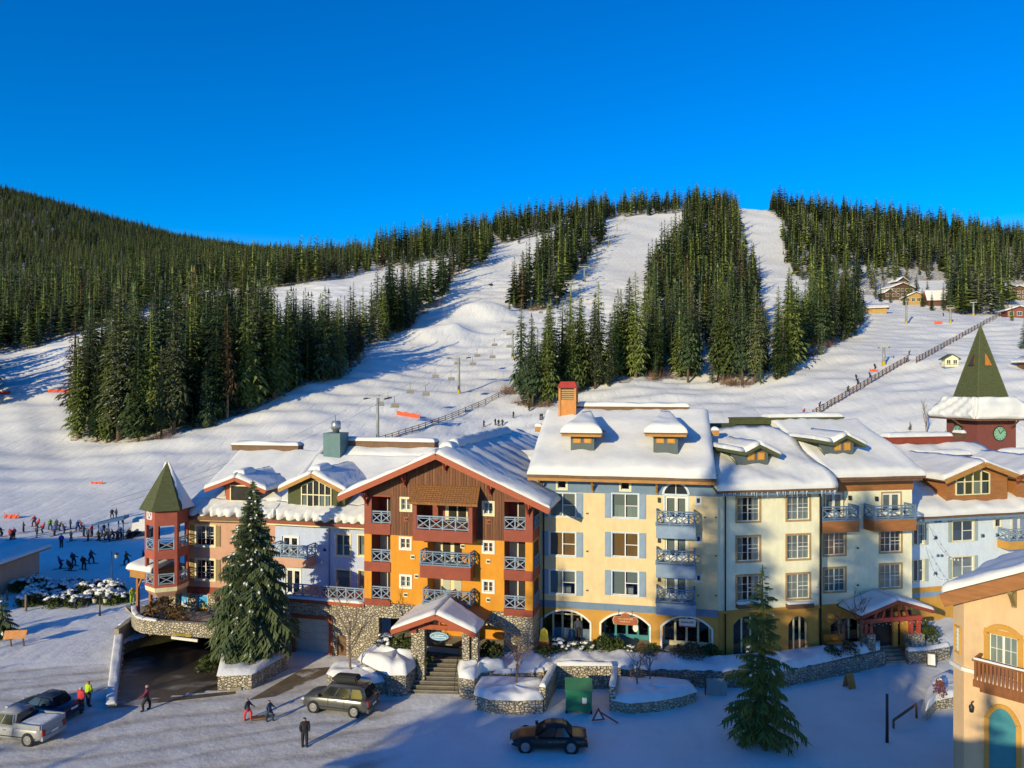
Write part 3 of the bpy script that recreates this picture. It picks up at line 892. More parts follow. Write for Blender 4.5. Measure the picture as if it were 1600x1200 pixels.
class Bld:
    def __init__(s, name, label, pxL, DL, pxR, DR, cat='building', group=None):
        A = Vector(((pxL - 800) / F * DL, DL, 0)); B = Vector(((pxR - 800) / F * DR, DR, 0))
        s.A, s.W = A, (B - A).length
        s.a = math.atan2(B.y - A.y, B.x - A.x)
        s.root = thing(name, label, cat, A, s.a, group)
        s.ops = []
        s.u = Vector((math.cos(s.a), math.sin(s.a), 0)); s.n = Vector((-math.sin(s.a), math.cos(s.a), 0))
    def loc(s, p):
        d = Vector(p) - s.A
        return Vector((d.dot(s.u), d.dot(s.n), d.z))
    def world(s, x, y, z):
        return s.A + s.u * x + s.n * y + Vector((0, 0, z))
    def uv(s, px, py, y=0.0):
        o = s.loc((0, 0, H)); d = Vector(((px - 800) / F, 1, (600 - py) / F))
        dl = Vector((d.dot(s.u), d.dot(s.n), d.z))
        t = (y - o.y) / dl.y
        return o.x + t * dl.x, o.z + t * dl.z
    def rect(s, px0, py0, px1, py1, y=0.0):
        pm, qm = (px0 + px1) / 2, (py0 + py1) / 2
        return (s.uv(px0, qm, y)[0], s.uv(px1, qm, y)[0], s.uv(pm, py1, y)[1], s.uv(pm, py0, y)[1])

def grid_wall(mb, x0, x1, z0, z1, ops, matfn, y=0.0, d=.3, cuts=(), rev=None):
    ops = [(max(a, x0), min(b, x1), max(c, z0), min(e, z1)) for a, b, c, e in ops if b > x0 and a < x1 and e > z0 and c < z1]
    xs = sorted({round(v, 4) for v in [x0, x1] + [q for o in ops for q in o[:2]]})
    zs = sorted({round(v, 4) for v in [z0, z1] + [q for o in ops for q in o[2:]] + [c for c in cuts if z0 < c < z1]})
    for i in range(len(xs) - 1):
        for k in range(len(zs) - 1):
            xm, zm = (xs[i] + xs[i + 1]) / 2, (zs[k] + zs[k + 1]) / 2
            if any(a < xm < b and c < zm < e for a, b, c, e in ops): continue
            mb.poly([(xs[i], y, zs[k]), (xs[i + 1], y, zs[k]), (xs[i + 1], y, zs[k + 1]), (xs[i], y, zs[k + 1])], matfn(xm, zm))
    for a, b, c, e in ops:
        m = rev or matfn((a + b) / 2, e + .02)
        mb.poly([(a, y, c), (a, y + d, c), (a, y + d, e), (a, y, e)], m)
        mb.poly([(b, y, c), (b, y + d, c), (b, y + d, e), (b, y, e)], m)
        mb.poly([(a, y, e), (a, y + d, e), (b, y + d, e), (b, y, e)], m)
        mb.poly([(a, y, c), (a, y + d, c), (b, y + d, c), (b, y, c)], m)

_wc = {}
def q5(v): return max(.2, round(v * 20) / 20)
def window(b, r, trim, style='sash', curtain='half', tw=.12, muntin=None, rid=0, y=0.0, back='dark', op=True, sill=False, frame=None):
    """part: window (trim, sashes, bars); sub-parts: pane (one per sash), curtain"""
    x0, x1, z0, z1 = r
    w, h = q5(x1 - x0), q5(z1 - z0)
    xc, zc = (x0 + x1) / 2, (z0 + z1) / 2
    if op: b.ops.append((xc - w / 2, xc + w / 2, zc - h / 2, zc + h / 2))
    fm = frame or M['white']
    k = (w, h, trim.name, style, tw, muntin, sill, fm.name)
    if k not in _wc:
        mb = MB()
        o = .045
        mb.box(-w / 2 - tw, -w / 2, -o, .02, -h / 2 - tw, h / 2 + tw, trim); mb.box(w / 2, w / 2 + tw, -o, .02, -h / 2 - tw, h / 2 + tw, trim)
        mb.box(-w / 2, w / 2, -o, .02, h / 2, h / 2 + tw, trim); mb.box(-w / 2, w / 2, -o, .02, -h / 2 - tw, -h / 2, trim)
        if sill: mb.box(-w / 2 - tw - .05, w / 2 + tw + .05, -.14, -.046, -h / 2 - tw, -h / 2 - tw + .07, trim)
        fw = .05
        f0, f1 = .07, .12
        mb.box(-w / 2, -w / 2 + fw, f0, f1, -h / 2, h / 2, fm); mb.box(w / 2 - fw, w / 2, f0, f1, -h / 2, h / 2, fm)
        mb.box(-w / 2 + fw, w / 2 - fw, f0, f1, h / 2 - fw, h / 2, fm); mb.box(-w / 2 + fw, w / 2 - fw, f0, f1, -h / 2, -h / 2 + fw, fm)
        panes = []
        if style == 'sash':
            mb.box(-.04, .04, f0 - .01, f1 - .01, -h / 2 + fw, h / 2 - fw, fm)
            mb.box(.04, w / 2 - fw, f0, f1 - .02, -.03, .03, fm)
            panes = [(-w / 2 + fw, -.04, -h / 2 + fw, h / 2 - fw), (.04, w / 2 - fw, -h / 2 + fw, h / 2 - fw)]
        elif style == 'twin':
            mb.box(-.05, .05, f0 - .01, f1 - .01, -h / 2 + fw, h / 2 - fw, fm)
            panes = [(-w / 2 + fw, -.05, -h / 2 + fw, h / 2 - fw), (.05, w / 2 - fw, -h / 2 + fw, h / 2 - fw)]
        elif style == 'door':
            for (a, c) in ((-w / 2 + fw, -.01), (.01, w / 2 - fw)):
                st = .10
                mb.box(a, a + st, f0 - .01, f1, -h / 2 + fw, h / 2 - fw, fm); mb.box(c - st, c, f0 - .01, f1, -h / 2 + fw, h / 2 - fw, fm)
                mb.box(a + st, c - st, f0 - .01, f1, h / 2 - fw - .12, h / 2 - fw, fm); mb.box(a + st, c - st, f0 - .01, f1, -h / 2 + fw, -h / 2 + fw + .3, fm)
                panes.append((a + st, c - st, -h / 2 + fw + .3, h / 2 - fw - .12))
        else:
            panes = [(-w / 2 + fw, w / 2 - fw, -h / 2 + fw, h / 2 - fw)]
        if muntin:
            nx, nz = muntin
            for (a, c, e, g) in panes:
                for i in range(1, nx): 
                    xx = a + (c - a) * i / nx; mb.box(xx - .014, xx + .014, f0 + .015, f1 - .005, e, g, fm)
                for i in range(1, nz):
                    zz = e + (g - e) * i / nz; mb.box(a, c, f0 + .018, f1 - .008, zz - .014, zz + .014, fm)
        pm = []
        for (a, c, e, g) in panes:
            p = MB(); p.poly([(a, .1, e), (c, .1, e), (c, .1, g), (a, .1, g)], M['glass']); pm.append(p.mesh('pane'))
        _wc[k] = (mb.mesh('window'), pm)
    me, pm = _wc[k]
    o = link('window', me, b.root, (xc, y, zc))
    for p in pm: link('pane', p, o)
    cm = None
    if curtain in ('half', 'full', 'warm', 'blind', 'teal', 'top', 'side'):
        ck = (w, h, curtain)
        if ck not in _wc:
            cb = MB()
            if curtain == 'half':
                cb.box(-w / 2, w / 2, .24, .26, h * .02, h / 2, M['blind']); cb.box(-w / 2, w / 2, .29, .31, -h / 2, h * .02, M['curtain'])
            elif curtain == 'full': cb.box(-w / 2, w / 2, .25, .27, -h / 2, h / 2, M['curtain'])
            elif curtain == 'warm': cb.box(-w / 2, w / 2, .25, .27, -h / 2, h / 2, M['warmroom'])
            elif curtain == 'teal': cb.box(-w / 2, w / 2, .25, .27, -h / 2, h / 2, M['tealroom'])
            elif curtain == 'blind': cb.box(-w / 2, w / 2, .25, .27, -h * .1, h / 2, M['blind'])
            elif curtain == 'top':
                cb.box(-w / 2, -w * .05, .25, .27, -h * .5, h / 2, M['blind']); cb.box(w * .05, w / 2, .28, .30, -h * .05, h / 2, M['blind'])
                cb.box(-w * .2, w * .3, .45, .9, -h / 2, -h * .25, M['white'])
            elif curtain == 'side':
                cb.box(-w / 2, -w * .2, .25, .28, -h / 2, h / 2, M['curtain']); cb.box(w * .22, w / 2, .25, .28, -h / 2, h / 2, M['curtain'])
            _wc[ck] = cb.mesh('curtain')
        link('curtain', _wc[ck], o)
    return o

def shutters(b, r, m, w=.42, tw=.12):
    x0, x1, z0, z1 = r
    h = z1 - z0
    k = ('sh', round(w, 2), q5(h), m.name)
    if k not in _wc:
        mb = MB(); hh = q5(h) + .1
        mb.box(-w / 2, w / 2, -.05, -.002, -hh / 2, hh / 2, m)
        n = 2
        for i in range(n):
            z = -hh / 2 + .08 + i * (hh - .08) / n
            mb.box(-w / 2 + .06, w / 2 - .06, -.065, -.05, z, z + hh / n - .12, m)
        _wc[k] = mb.mesh('shutter')
    for x in (x0 - tw - w / 2 - .02, x1 + tw + w / 2 + .02):
        link('shutter', _wc[k], b.root, (x, 0, (z0 + z1) / 2))

def railing_mb(p0, p1, h, n, m, mb=None):
    mb = mb or MB()
    p0, p1 = Vector(p0), Vector(p1)
    U = Vector((0, 0, 1))
    mb.beam(p0 + U * h, p1 + U * h, .10, .09, m)
    mb.beam(p0 + U * .10, p1 + U * .10, .07, .07, m)
    mb.beam(p0 + U * (h - .16), p1 + U * (h - .16), .05, .05, m)
    for i in range(n + 1):
        q = p0.lerp(p1, i / n)
        mb.beam(q + U * .0, q + U * (h + .04), .09, .09, m)
    for i in range(n):
        a, c = p0.lerp(p1, i / n), p0.lerp(p1, (i + 1) / n)
        mb.beam(a + U * .13, c + U * (h - .18), .05, .065, m); mb.beam(a + U * (h - .18), c + U * .13, .055, .06, m)
    return mb

def balcony(b, x0, x1, zb, zt_, depth, boxm, railm, rail_h=.95, n=3, y=0.0, trim=None):
    mb = MB()
    mb.box(x0, x1, y - depth, y - .002, zb, zt_, boxm)
    mb.box(x0 - .04, x1 + .04, y - depth - .04, y - .004, zt_ + .002, zt_ + .08, trim or railm)
    o = mb.build('balcony', b.root)
    zf = zt_ + .08
    railing_mb((x0 + .06, y - depth + .05, zf), (x1 - .06, y - depth + .05, zf), rail_h, n, railm).build('railing', o)
    railing_mb((x0 + .06, y - depth + .11, zf), (x0 + .06, y - .05, zf), rail_h, 1, railm).build('railing', o)
    railing_mb((x1 - .06, y - depth + .11, zf), (x1 - .06, y - .05, zf), rail_h, 1, railm).build('railing', o)
    return o

def snow_sheet(name, parent, p00, p10, p11, p01, th=.45, step=.55, seed=0, rnd=(1, 1, 1, 1), noise=.08, scallop=None, mat_=None, hang=.10):
    """a rounded layer of snow on a planar patch; p00-p10 is the eave. rnd = round off (eave, right, ridge, left)"""
    p00, p10, p11, p01 = map(Vector, (p00, p10, p11, p01))
    rg = random.Random(seed)
    ph = [(rg.uniform(-1, 1), rg.uniform(-1, 1), rg.uniform(0, 6.28), l) for l in (1.1, 1.9, 3.1, 5.3)]
    def params(Ln, ra, rb):
        a = [0, .04, .12, .25, .42, .65] if ra else [0]
        e = [0, .04, .12, .25, .42, .65] if rb else [0]
        a = [v for v in a if v < Ln * .45]; e = [v for v in e if v < Ln * .45]
        lo, hi = a[-1], Ln - e[-1]
        n = max(1, int((hi - lo) / step))
        return a[:-1] + [lo + (hi - lo) * i / n for i in range(n + 1)] + [Ln - v for v in e[:-1][::-1]]
    Lu = max((p10 - p00).length, (p11 - p01).length); Lv = max((p01 - p00).length, (p11 - p10).length)
    if scallop: 
        us = [Lu * i / int(Lu / .14) for i in range(int(Lu / .14) + 1)]
    else: us = params(Lu, rnd[3], rnd[1])
    vs_ = params(Lv, rnd[0], rnd[2])
    nrm = (p10 - p00).cross(p01 - p00).normalized()
    if nrm.z < 0: nrm = -nrm
    eave = ((p00 - p01) + (p10 - p11)).normalized()
    rr = th * 1.15
    rows = []
    def e_(d): 
        t = min(1.0, max(0.0, d / rr)); return math.sqrt(max(0.0, 1 - (1 - t) ** 2))
    for v in vs_:
        row = []
        for u in us:
            s, t = u / Lu, v / Lv
            vv = v
            cut = 0.0
            if scallop:
                per, amp = scallop
                f = abs(math.sin(math.pi * u / per + .4 * math.sin(u * 1.7)))
                cut = amp * (1 - f ** .5) * (.8 + .35 * math.sin(u * 2.3 + seed))
                vv = max(v, 0)
            q = p00.lerp(p10, s).lerp(p01.lerp(p11, s), min(1, (vv + cut * max(0, 1 - v / (amp * 2.2))) / Lv) if scallop else t)
            k = 1.0
            if rnd[0]: k = min(k, e_(v))
            if rnd[2]: k = min(k, e_(Lv - v))
            if rnd[3]: k = min(k, e_(u))
            if rnd[1]: k = min(k, e_(Lu - u))
            nz = sum(noise * .5 * math.sin(6.283 / l * (a * u + c * v) + f_) for a, c, f_, l in ph)
            hgt = k * (th + nz * min(1, k * 1.2))
            if rnd[0] and not scallop:      # the layer bulges over the eave
                bul = math.exp(-(v / .35) ** 2) * hang * (k if v > 0 else .6)
                q = q + eave * bul * (1 + .5 * math.sin(u * 1.3 + seed) * math.sin(u * .37))
            row.append(q + nrm * hgt)
        rows.append(row)
    mb = MB()
    mb.grid(rows, mat_ or M['snow'], True)
    # skirt closing the sheet against the roof
    ring = rows[0] + [r[-1] for r in rows[1:]] + rows[-1][::-1][1:] + [r[0] for r in rows[::-1][1:]]
    n = len(ring)
    lo = [p - nrm * (.01 + (p - p00).dot(nrm)) for p in ring]
    for i in range(n):
        j = (i + 1) % n
        if (ring[i] - lo[i]).length > .03 or (ring[j] - lo[j]).length > .03:
            mb.poly([ring[i], lo[i], lo[j], ring[j]], mat_ or M['snow'])
    return mb.build(name, parent)

def snow_cap(parent, x0, x1, y0, y1, z, th=.3, seed=0, name='snow_cap', noise=.05, m=None):
    return snow_sheet(name, parent, (x0, y0, z), (x1, y0, z), (x1, y1, z), (x0, y1, z), th, .5, seed, (1, 1, 1, 1), noise, mat_=m, hang=.04)

def bracket(mb, x, y, z, m, s=1.0, w=.16):
    """knee brace under an overhang: post on the wall, arm out, diagonal"""
    mb.box(x - w / 2, x + w / 2, y - .14 * s, y, z - 1.1 * s, z, m)
    mb.box(x - w / 2, x + w / 2, y - .95 * s, y - .142 * s, z - .16 * s, z, m)
    mb.beam((x, y - .10 * s, z - .95 * s), (x, y - .85 * s, z - .16 * s), w * .8, .13 * s, m)

def gable_dormer(b, xc, hw, ze, za, yf, ov, roof, facem, fasc, roofm, seed=0, th=.4, floor=None, face_hw=None, cap=None, fh=.3):
    """roof = (y0, z0, slope): main roof plane it grows out of. returns the dormer part"""
    y0, z0, sl_ = roof
    yh = lambda z: y0 + (z - z0) / sl_
    fhw = face_hw or hw - .5
    slp = (za - ze) / hw
    mb = MB()
    zf = floor if floor is not None else z0 + sl_ * (yf - y0)
    zs = za - slp * fhw - .12
    mb.poly([(xc - fhw, yf, zf), (xc + fhw, yf, zf), (xc + fhw, yf, zs), (xc, yf, za - .12), (xc - fhw, yf, zs)], facem)
    for sg in (-1, 1):
        mb.poly([(xc + sg * fhw, yf, zf), (xc + sg * fhw, yh(zs), zs), (xc + sg * fhw, yf, zs)], facem)
    d = mb.build('dormer', b.root)
    rb = MB(); fb = MB()
    for sg in (-1, 1):
        e = (xc + sg * hw, yf - ov, ze); a = (xc, yf - ov, za); a2 = (xc, yh(za) + .3, za); e2 = (xc + sg * hw, yh(ze) + .3, ze)
        rb.slab([e, a, a2, e2], .12, roofm)
        fb.beam((xc + sg * (hw + .02), yf - ov - .04, ze - .1), (xc, yf - ov - .04, za - .1), .08, fh, fasc)
    r = rb.build('dormer_roof', d)
    fb.build('fascia', d)
    if th:
        for sg in (-1, 1):
            e = (xc + sg * hw, yf - ov - .03, ze + .01); a = (xc, yf - ov - .03, za + .01); a2 = (xc, yh(za) + .5, za + .01); e2 = (xc + sg * hw, yh(ze) + .3, ze + .01)
            # eave is the outer edge
            if sg > 0: snow_sheet('snow_layer', d, e, e2, a2, a, th, .5, seed + 1, (1, 0, 0, 1), .05)
            else: snow_sheet('snow_layer', d, e2, e, a, a2, th, .5, seed + 2, (1, 1, 0, 0), .05)
    if cap:
        l0, l1, hgt, wd = cap
        snow_cap(d, xc - wd / 2, xc + wd / 2, yf - ov + l0, yf - ov + l1, za + th * .7, hgt, seed, 'ridge_snow')
    return d

def ridge_cap(b, x0, x1, y, z, h=.45, w=1.2, m=None, snow=True, seed=0, th=.35):
    mb = MB(); m = m or M['timber_dark']
    mb.box(x0, x1, y - w / 2, y + w / 2, z, z + h, m)
    mb.box(x0 - .06, x1 + .06, y - w / 2 - .06, y + w / 2 + .06, z + h + .002, z + h + .12, m)
    o = mb.build('ridge_cap', b.root)
    if snow: snow_cap(o, x0 - .05, x1 + .05, y - w / 2 - .05, y + w / 2 + .05, z + h + .125, th, seed)
    return o

def downspout(b, x, y, z0, z1, m, r=.055):
    mb = MB()
    mb.tube([(x, y - .08, z0), (x, y - .08, z1 - .3), (x, y - .5, z1)], r, m, 6)
    return mb.build('downspout', b.root)

def vent_box(b, px, py, m, y=0.0, s=.22):
    x, z = b.uv(px, py, y)
    k = ('vent', m.name, s)
    if k not in _wc:
        mb = MB(); mb.box(-s / 2, s / 2, -.06, -.002, -s / 2, s / 2, m); mb.box(-s * .25, s * .35, -.14, -.06, -s * .2, s * .2, M['iron'])
        _wc[k] = mb.mesh('wall_vent')
    return link('wall_vent', _wc[k], b.root, (x, y, z))
# ---------------------------------------------------------------- the yellow house
def arch_wall(mb, x0, x1, z0, z1, arches, m, y=0.0, d=.5, seg=14):
    """wall band with segmental arched openings: arches = [(xa, xb, zspring, ztop)]"""
    xs = x0
    for (a, c, zs, ztp) in arches:
        mb.poly([(xs, y, z0), (a, y, z0), (a, y, z1), (xs, y, z1)], m)
        pts = []
        for i in range(seg + 1):
            t = i / seg; x = a + (c - a) * t
            f = 1 - abs(2 * t - 1) ** 2.3
            pts.append((x, zs + (ztp - zs) * f))
        for i in range(seg):
            (xa, za), (xb, zb) = pts[i], pts[i + 1]
            mb.poly([(xa, y, za), (xb, y, zb), (xb, y, z1), (xa, y, z1)], m)
            mb.poly([(xa, y, za), (xb, y, zb), (xb, y + d, zb), (xa, y + d, za)], m)
        mb.poly([(a, y, z0), (a, y + d, z0), (a, y + d, zs), (a, y, zs)], m); mb.poly([(c, y, z0), (c, y + d, z0), (c, y + d, zs), (c, y, zs)], m)
        xs = c
    mb.poly([(xs, y, z0), (x1, y, z0), (x1, y, z1), (xs, y, z1)], m)

def arch_trim(a, c, z0, zs, ztp, m, y=-.03, w=.14, seg=14):
    mb = MB()
    pts = [(a, z0)] + [(a + (c - a) * i / seg, zs + (ztp - zs) * (1 - abs(2 * i / seg - 1) ** 2.3)) for i in range(seg + 1)] + [(c, z0)]
    for p, q in zip(pts[:-1], pts[1:]):
        mb.beam((p[0], y, p[1]), (q[0], y, q[1]), w, .07, m, up=(0, 1, 0))
    return mb

def flat_text(body, size, m, parent, loc, rot=(math.pi / 2, 0, 0), name='lettering', depth=.01):
    cu = bpy.data.curves.new(name, 'FONT')
    cu.body = body; cu.size = size; cu.align_x = 'CENTER'; cu.align_y = 'CENTER'; cu.extrude = depth; cu.resolution_u = 2
    tmp = bpy.data.objects.new(name, cu); C.objects.link(tmp)
    dg = bpy.context.evaluated_depsgraph_get()
    me = bpy.data.meshes.new_from_object(tmp.evaluated_get(dg))
    bpy.data.objects.remove(tmp)
    me.materials.clear(); me.materials.append(m)
    return link(name, me, parent, loc, rot)

ZS = 1.5      # shop floor / terrace level
yb = Bld('apartment_building', 'pale yellow four storey house with slate blue shutters and two flat roofed dormers', 843, 57.3, 1122, 54.6)
W = yb.W
ztop = yb.uv(980, 745)[1] + .3
zb1 = yb.uv(980, 772)[1]                      # bottom of the slate band under the eave
zl0, zl1 = yb.uv(980, 956)[1], yb.uv(980, 945)[1]   # lower slate band
cur = {'t': 'half'}
for (cpx, cols) in ((879, ('half', 'warm', 'top')), (977, ('half', 'warm', 'top'))):
    for (py0, py1), cc in zip(((772, 809), (833, 870), (893, 930)), cols):
        if cpx == 879: py0, py1 = py0 - 1, py1 - 2
        r = yb.rect(cpx - 20, py0, cpx + 20, py1)
        window(yb, r, M['ice_trim'], 'sash', cc, .09)
        shutters(yb, r, M['slate_light'] if cpx == 977 else M['slate_light'], .46, .10)
for px in (878, 977):
    r = yb.rect(px - 6.5, 751 if px < 900 else 753, px + 6.5, 763 if px < 900 else 765)
    window(yb, r, M['cream_trim'], 'one', None, .14)
for (py0, py1) in ((778, 787), (838, 847), (899, 908)):
    window(yb, yb.rect(1088, py0, 1095, py1), M['ice_trim'], 'one', None, .09)
bal = []
for (t0, t1, c0, c1, dt) in ((800, 823, 823, 842, 775), (861, 884, 884, 904, 838), (921, 945, 945, 962, 899)):
    dep = 1.25
    x0, x1, z0, z1 = yb.rect(1025, c0, 1087, c1, -dep)
    bal.append((x0, x1, z0, z1))
    balcony(yb, x0, x1, z0, z1, dep, M['slate_light'], M['slate'], 1.0, 3)
    xd0, xd1, _, zd1 = yb.rect(1039, dt, 1074, dt + 40)
    window(yb, (xd0, xd1, z1 + .10, zd1), M['cream_trim'] if dt > 800 else M['ice_trim'], 'door', 'blind', .10)
    lx = xd0 - .45
    mb = MB(); mb.box(lx - .09, lx + .09, -.2, -.003, zd1 - .5, zd1 - .15, M['iron']); mb.build('wall_lamp', yb.root)
# arched fanlight over the top door
fx0, fx1, fz0, fz1 = yb.rect(1036, 754, 1076, 773)
fb = MB(); cx_, rx = (fx0 + fx1) / 2, (fx1 - fx0) / 2
N_ = 16
for i in range(N_):
    a0, a1 = math.pi * i / N_, math.pi * (i + 1) / N_
    h_ = fz1 - fz0
    fb.beam((cx_ + rx * math.cos(a0), -.04, fz0 + h_ * math.sin(a0)), (cx_ + rx * math.cos(a1), -.04, fz0 + h_ * math.sin(a1)), .16, .09, M['ice_trim'], up=(0, 1, 0))
fb.box(cx_ - rx, cx_ + rx, -.085, -.005, fz0 - .07, fz0 + .07, M['ice_trim']); fb.box(cx_ - .03, cx_ + .03, -.06, -.01, fz0 + .07, fz1 - .06, M['white'])
fo_ = fb.build('arched_window', yb.root)
pb = MB(); pb.poly([(cx_ + rx * .97 * math.cos(math.pi * i / N_), -.015, fz0 + (fz1 - fz0) * .97 * math.sin(math.pi * i / N_)) for i in range(N_ + 1)], mat('dark_fanlight_glass', (.02, .025, .035), .1, .2, 2, spec=.8)); pb.build('pane', fo_)

wb = MB()
def ymat(x, z): return M['slate'] if (z > zb1 or zl0 < z < zl1) else M['yellow']
grid_wall(wb, -.0, W, zl0, ztop, yb.ops, ymat, cuts=(zb1, zl0, zl1))
arx = [yb.rect(a, t, c, 1006) for a, c, t in ((846, 923, 953), (938, 1016, 958), (1033, 1113, 963))]
arches = [(r[0], r[1], r[3] - .85, r[3]) for r in arx]
arch_wall(wb, 0, W, .2, zl0, arches, M['ochre'])
wb.box(0, W, .012, 9.0, ztop, ztop + .05, M['yellow'])
wb.poly([(0, 0, .2), (0, 9, .2), (0, 9, ztop), (0, 0, ztop)], M['yellow']); wb.poly([(W, 0, .2), (W, 9, .2), (W, 9, ztop), (W, 0, ztop)], M['yellow'])
wb.build('wall', yb.root)
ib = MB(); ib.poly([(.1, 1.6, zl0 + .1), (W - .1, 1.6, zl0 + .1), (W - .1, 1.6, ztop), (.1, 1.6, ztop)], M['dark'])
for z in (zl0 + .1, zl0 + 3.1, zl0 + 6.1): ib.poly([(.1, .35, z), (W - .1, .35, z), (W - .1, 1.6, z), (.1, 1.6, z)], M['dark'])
ib.build('interior', yb.root)
for (a, c, zs, ztp) in arches:
    arch_trim(a, c, ZS, zs, ztp, M['white']).build('arch_trim', yb.root)
# arcade floor, back wall and shop fronts
sb_ = MB()
sb_.box(.02, W - .02, .05, 3.2, ZS - .12, ZS, M['concrete'])
sb_.poly([(0, 3.2, ZS), (W, 3.2, ZS), (W, 3.2, zl0), (0, 3.2, zl0)], M['ochre']); sb_.poly([(0, .3, zl0 - .05), (W, .3, zl0 - .05), (W, 3.2, zl0 - .05), (0, 3.2, zl0 - .05)], M['ochre'])
sb_.build('arcade', yb.root)
M['teal_door'] = mat('teal_door_paint', (.05, .24, .27), .5, .1, 3)
M['shopdark'] = mat('dim_shop_interior', (.05, .045, .04), .9, .5, 1.5)
for i, (a, c, zs, ztp) in enumerate(arches):
    mb = MB(); n = [4, 4, 4][i]
    frm = M['cream_trim'] if i != 1 else M['teal_door']
    y_ = 1.2 if i != 1 else 1.9
    x = a + (.75 if i == 0 else .2); e = c - .12
    mb.box(x, e, y_ + .6, y_ + .65, ZS, ztp, M['shopdark'])
    for k in range(n + 1):
        xx = x + (e - x) * k / n
        mb.box(xx - .08, xx + .08, y_, y_ + .12, ZS, ztp, frm)
    mb.box(x, e, y_ + .01, y_ + .11, ZS, ZS + (.75 if i == 0 else .35), frm if i else M['slate'])
    mb.box(x, e, y_ + .02, y_ + .10, zs + .1, zs + .2, frm)
    sf = mb.build('shop_front', yb.root)
    for k in range(n):
        xa, xb = x + (e - x) * k / n + .08, x + (e - x) * (k + 1) / n - .08
        p = MB(); p.box(xa, xb, y_ + .05, y_ + .06, ZS + (.75 if i == 0 else .35), ztp, M['glass_dark']); p.build('pane', sf)
# goods seen through the right shop window
mb = MB(); rg = random.Random(4)
a, c = arches[2][0], arches[2][1]
for k in range(26):
    xx = rg.uniform(a + .4, c - .4); zz = ZS + rg.uniform(.3, 2.0)
    mb.box(xx, xx + rg.uniform(.12, .3), 1.4, 1.55, zz, zz + rg.uniform(.15, .4), rg.choice([M['red_metal'], M['white'], M['timber'], M['red_metal'], M['iron']]))
mb.build('display', yb.root)
# hanging shop sign, white oval notice, banner
x, z = yb.uv(977, 969, -.12)
mb = MB()
hw_, hh_ = .92, .36
pr = [(-hw_, 0), (-hw_ * .86, hh_ * .75), (-hw_ * .35, hh_ * .72), (-hw_ * .28, hh_ * 1.25), (0, hh_ * 1.5), (hw_ * .28, hh_ * 1.25), (hw_ * .35, hh_ * .72), (hw_ * .86, hh_ * .75), (hw_, 0), (hw_ * .9, -hh_ * .9), (-hw_ * .9, -hh_ * .9)]
M['sign_red'] = mat('rust_red_sign_paint', (.36, .10, .045), .5, .1, 3)
M['sign_gold'] = mat('gilt_paint', (.62, .42, .18), .4, .1, 3)
mb.prism([(p[0] * 1.06, p[1] * 1.08) for p in pr], M['sign_gold'], 'y', -.02, .04); mb.prism(pr, M['sign_red'], 'y', -.05, -.021)
for sx in (-.5, .5): mb.tube([(sx, 0, hh_ * .8), (sx, 0, hh_ * 2.2)], .012, M['iron'], 4)
s_ = thing('shop_sign', 'rust red carved sign hanging in the middle arch of the yellow house', 'sign', yb.world(x, -.12, z), yb.a)
mb.build('board', s_)
for k, wl_ in enumerate((1.0, .8)):      # two illegible gilt lines of script
    tb = MB(); rg = random.Random(k)
    xx = -wl_ / 2
    while xx < wl_ / 2:
        w_ = rg.uniform(.04, .09); tb.box(xx, xx + w_, -.062, -.051, .06 - k * .2, .06 - k * .2 + rg.uniform(.05, .12), M['sign_gold']); xx += w_ + .035
    tb.build('lettering', s_)
x, z = yb.uv(993, 981, 1.0)
nb = MB(); nb.prism([(.21 * math.cos(t * .3927), .32 * math.sin(t * .3927)) for t in range(16)], M['white'], 'y', -.02, .02)
o = nb.build('notice_board', None, yb.world(x, 1.0, z), (0, 0, yb.a)); tag(o, 'white oval notice on the teal shop door under the rust red sign', 'notice')
x0, x1, z0, z1 = yb.rect(1061, 967, 1087, 980, -.05)
nb = MB(); nb.box(-(x1 - x0) / 2, (x1 - x0) / 2, -.02, .02, -(z1 - z0) / 2, (z1 - z0) / 2, M['white']); nb.box(-(x1 - x0) / 2, (x1 - x0) / 2, -.025, .021, -(z1 - z0) / 2, -(z1 - z0) / 2 + .10, M['red_metal'])
s_ = thing('shop_sign', 'white sign with a red lower edge in the right arch of the yellow house', 'sign', yb.world((x0 + x1) / 2, -.05, (z0 + z1) / 2), yb.a)
nb.build('board', s_)
tb = MB(); rg = random.Random(9); xx = -.45
while xx < .45:
    w_ = rg.uniform(.03, .07); tb.box(xx, xx + w_, -.034, -.024, .0, rg.uniform(.06, .16), M['darkred_wall']); xx += w_ + .03
tb.build('lettering', s_)

# roof: slab, timber eave, snow
ey, ez = -1.3, yb.uv(975, 744, -1.3)[1]
ex0, ex1 = yb.uv(824, 741, ey)[0], yb.uv(1119, 746, ey)[0]
ry = 8.2
rz_ = yb.uv(985, 644, ry)[1]
rb = MB()
rb.slab([(ex0, ey, ez), (ex1, ey, ez), (ex1, ry, rz_), (ex0, ry, rz_)], .22, M['timber_dark'])
rb.slab([(ex0, ry, rz_), (ex1, ry, rz_), (ex1, ry * 2 - ey, ez), (ex0, ry * 2 - ey, ez)], .22, M['timber_dark'])
rf = rb.build('roof', yb.root)
eb = MB()
eb.box(ex0, ex1, ey - .06, ey - .002, ez - .24, ez - .02, M['timber_dark']); eb.box(ex0, ex1, ey + .05, ey + .25, ez - .50, ez - .27, M['timber']); eb.box(ex0 + 1.2, ex1 - .6, -.6, -.4, ez - .56, ez - .2, M['timber'])
eb.build('eave_beam', rf)
snow_sheet('snow_layer', rf, (ex0 - .02, ey - .08, ez), (ex1 + .02, ey - .08, ez), (ex1 + .02, ry, rz_), (ex0 - .02, ry, rz_), .55, .6, 21, (1, 1, 1, 1), .10)
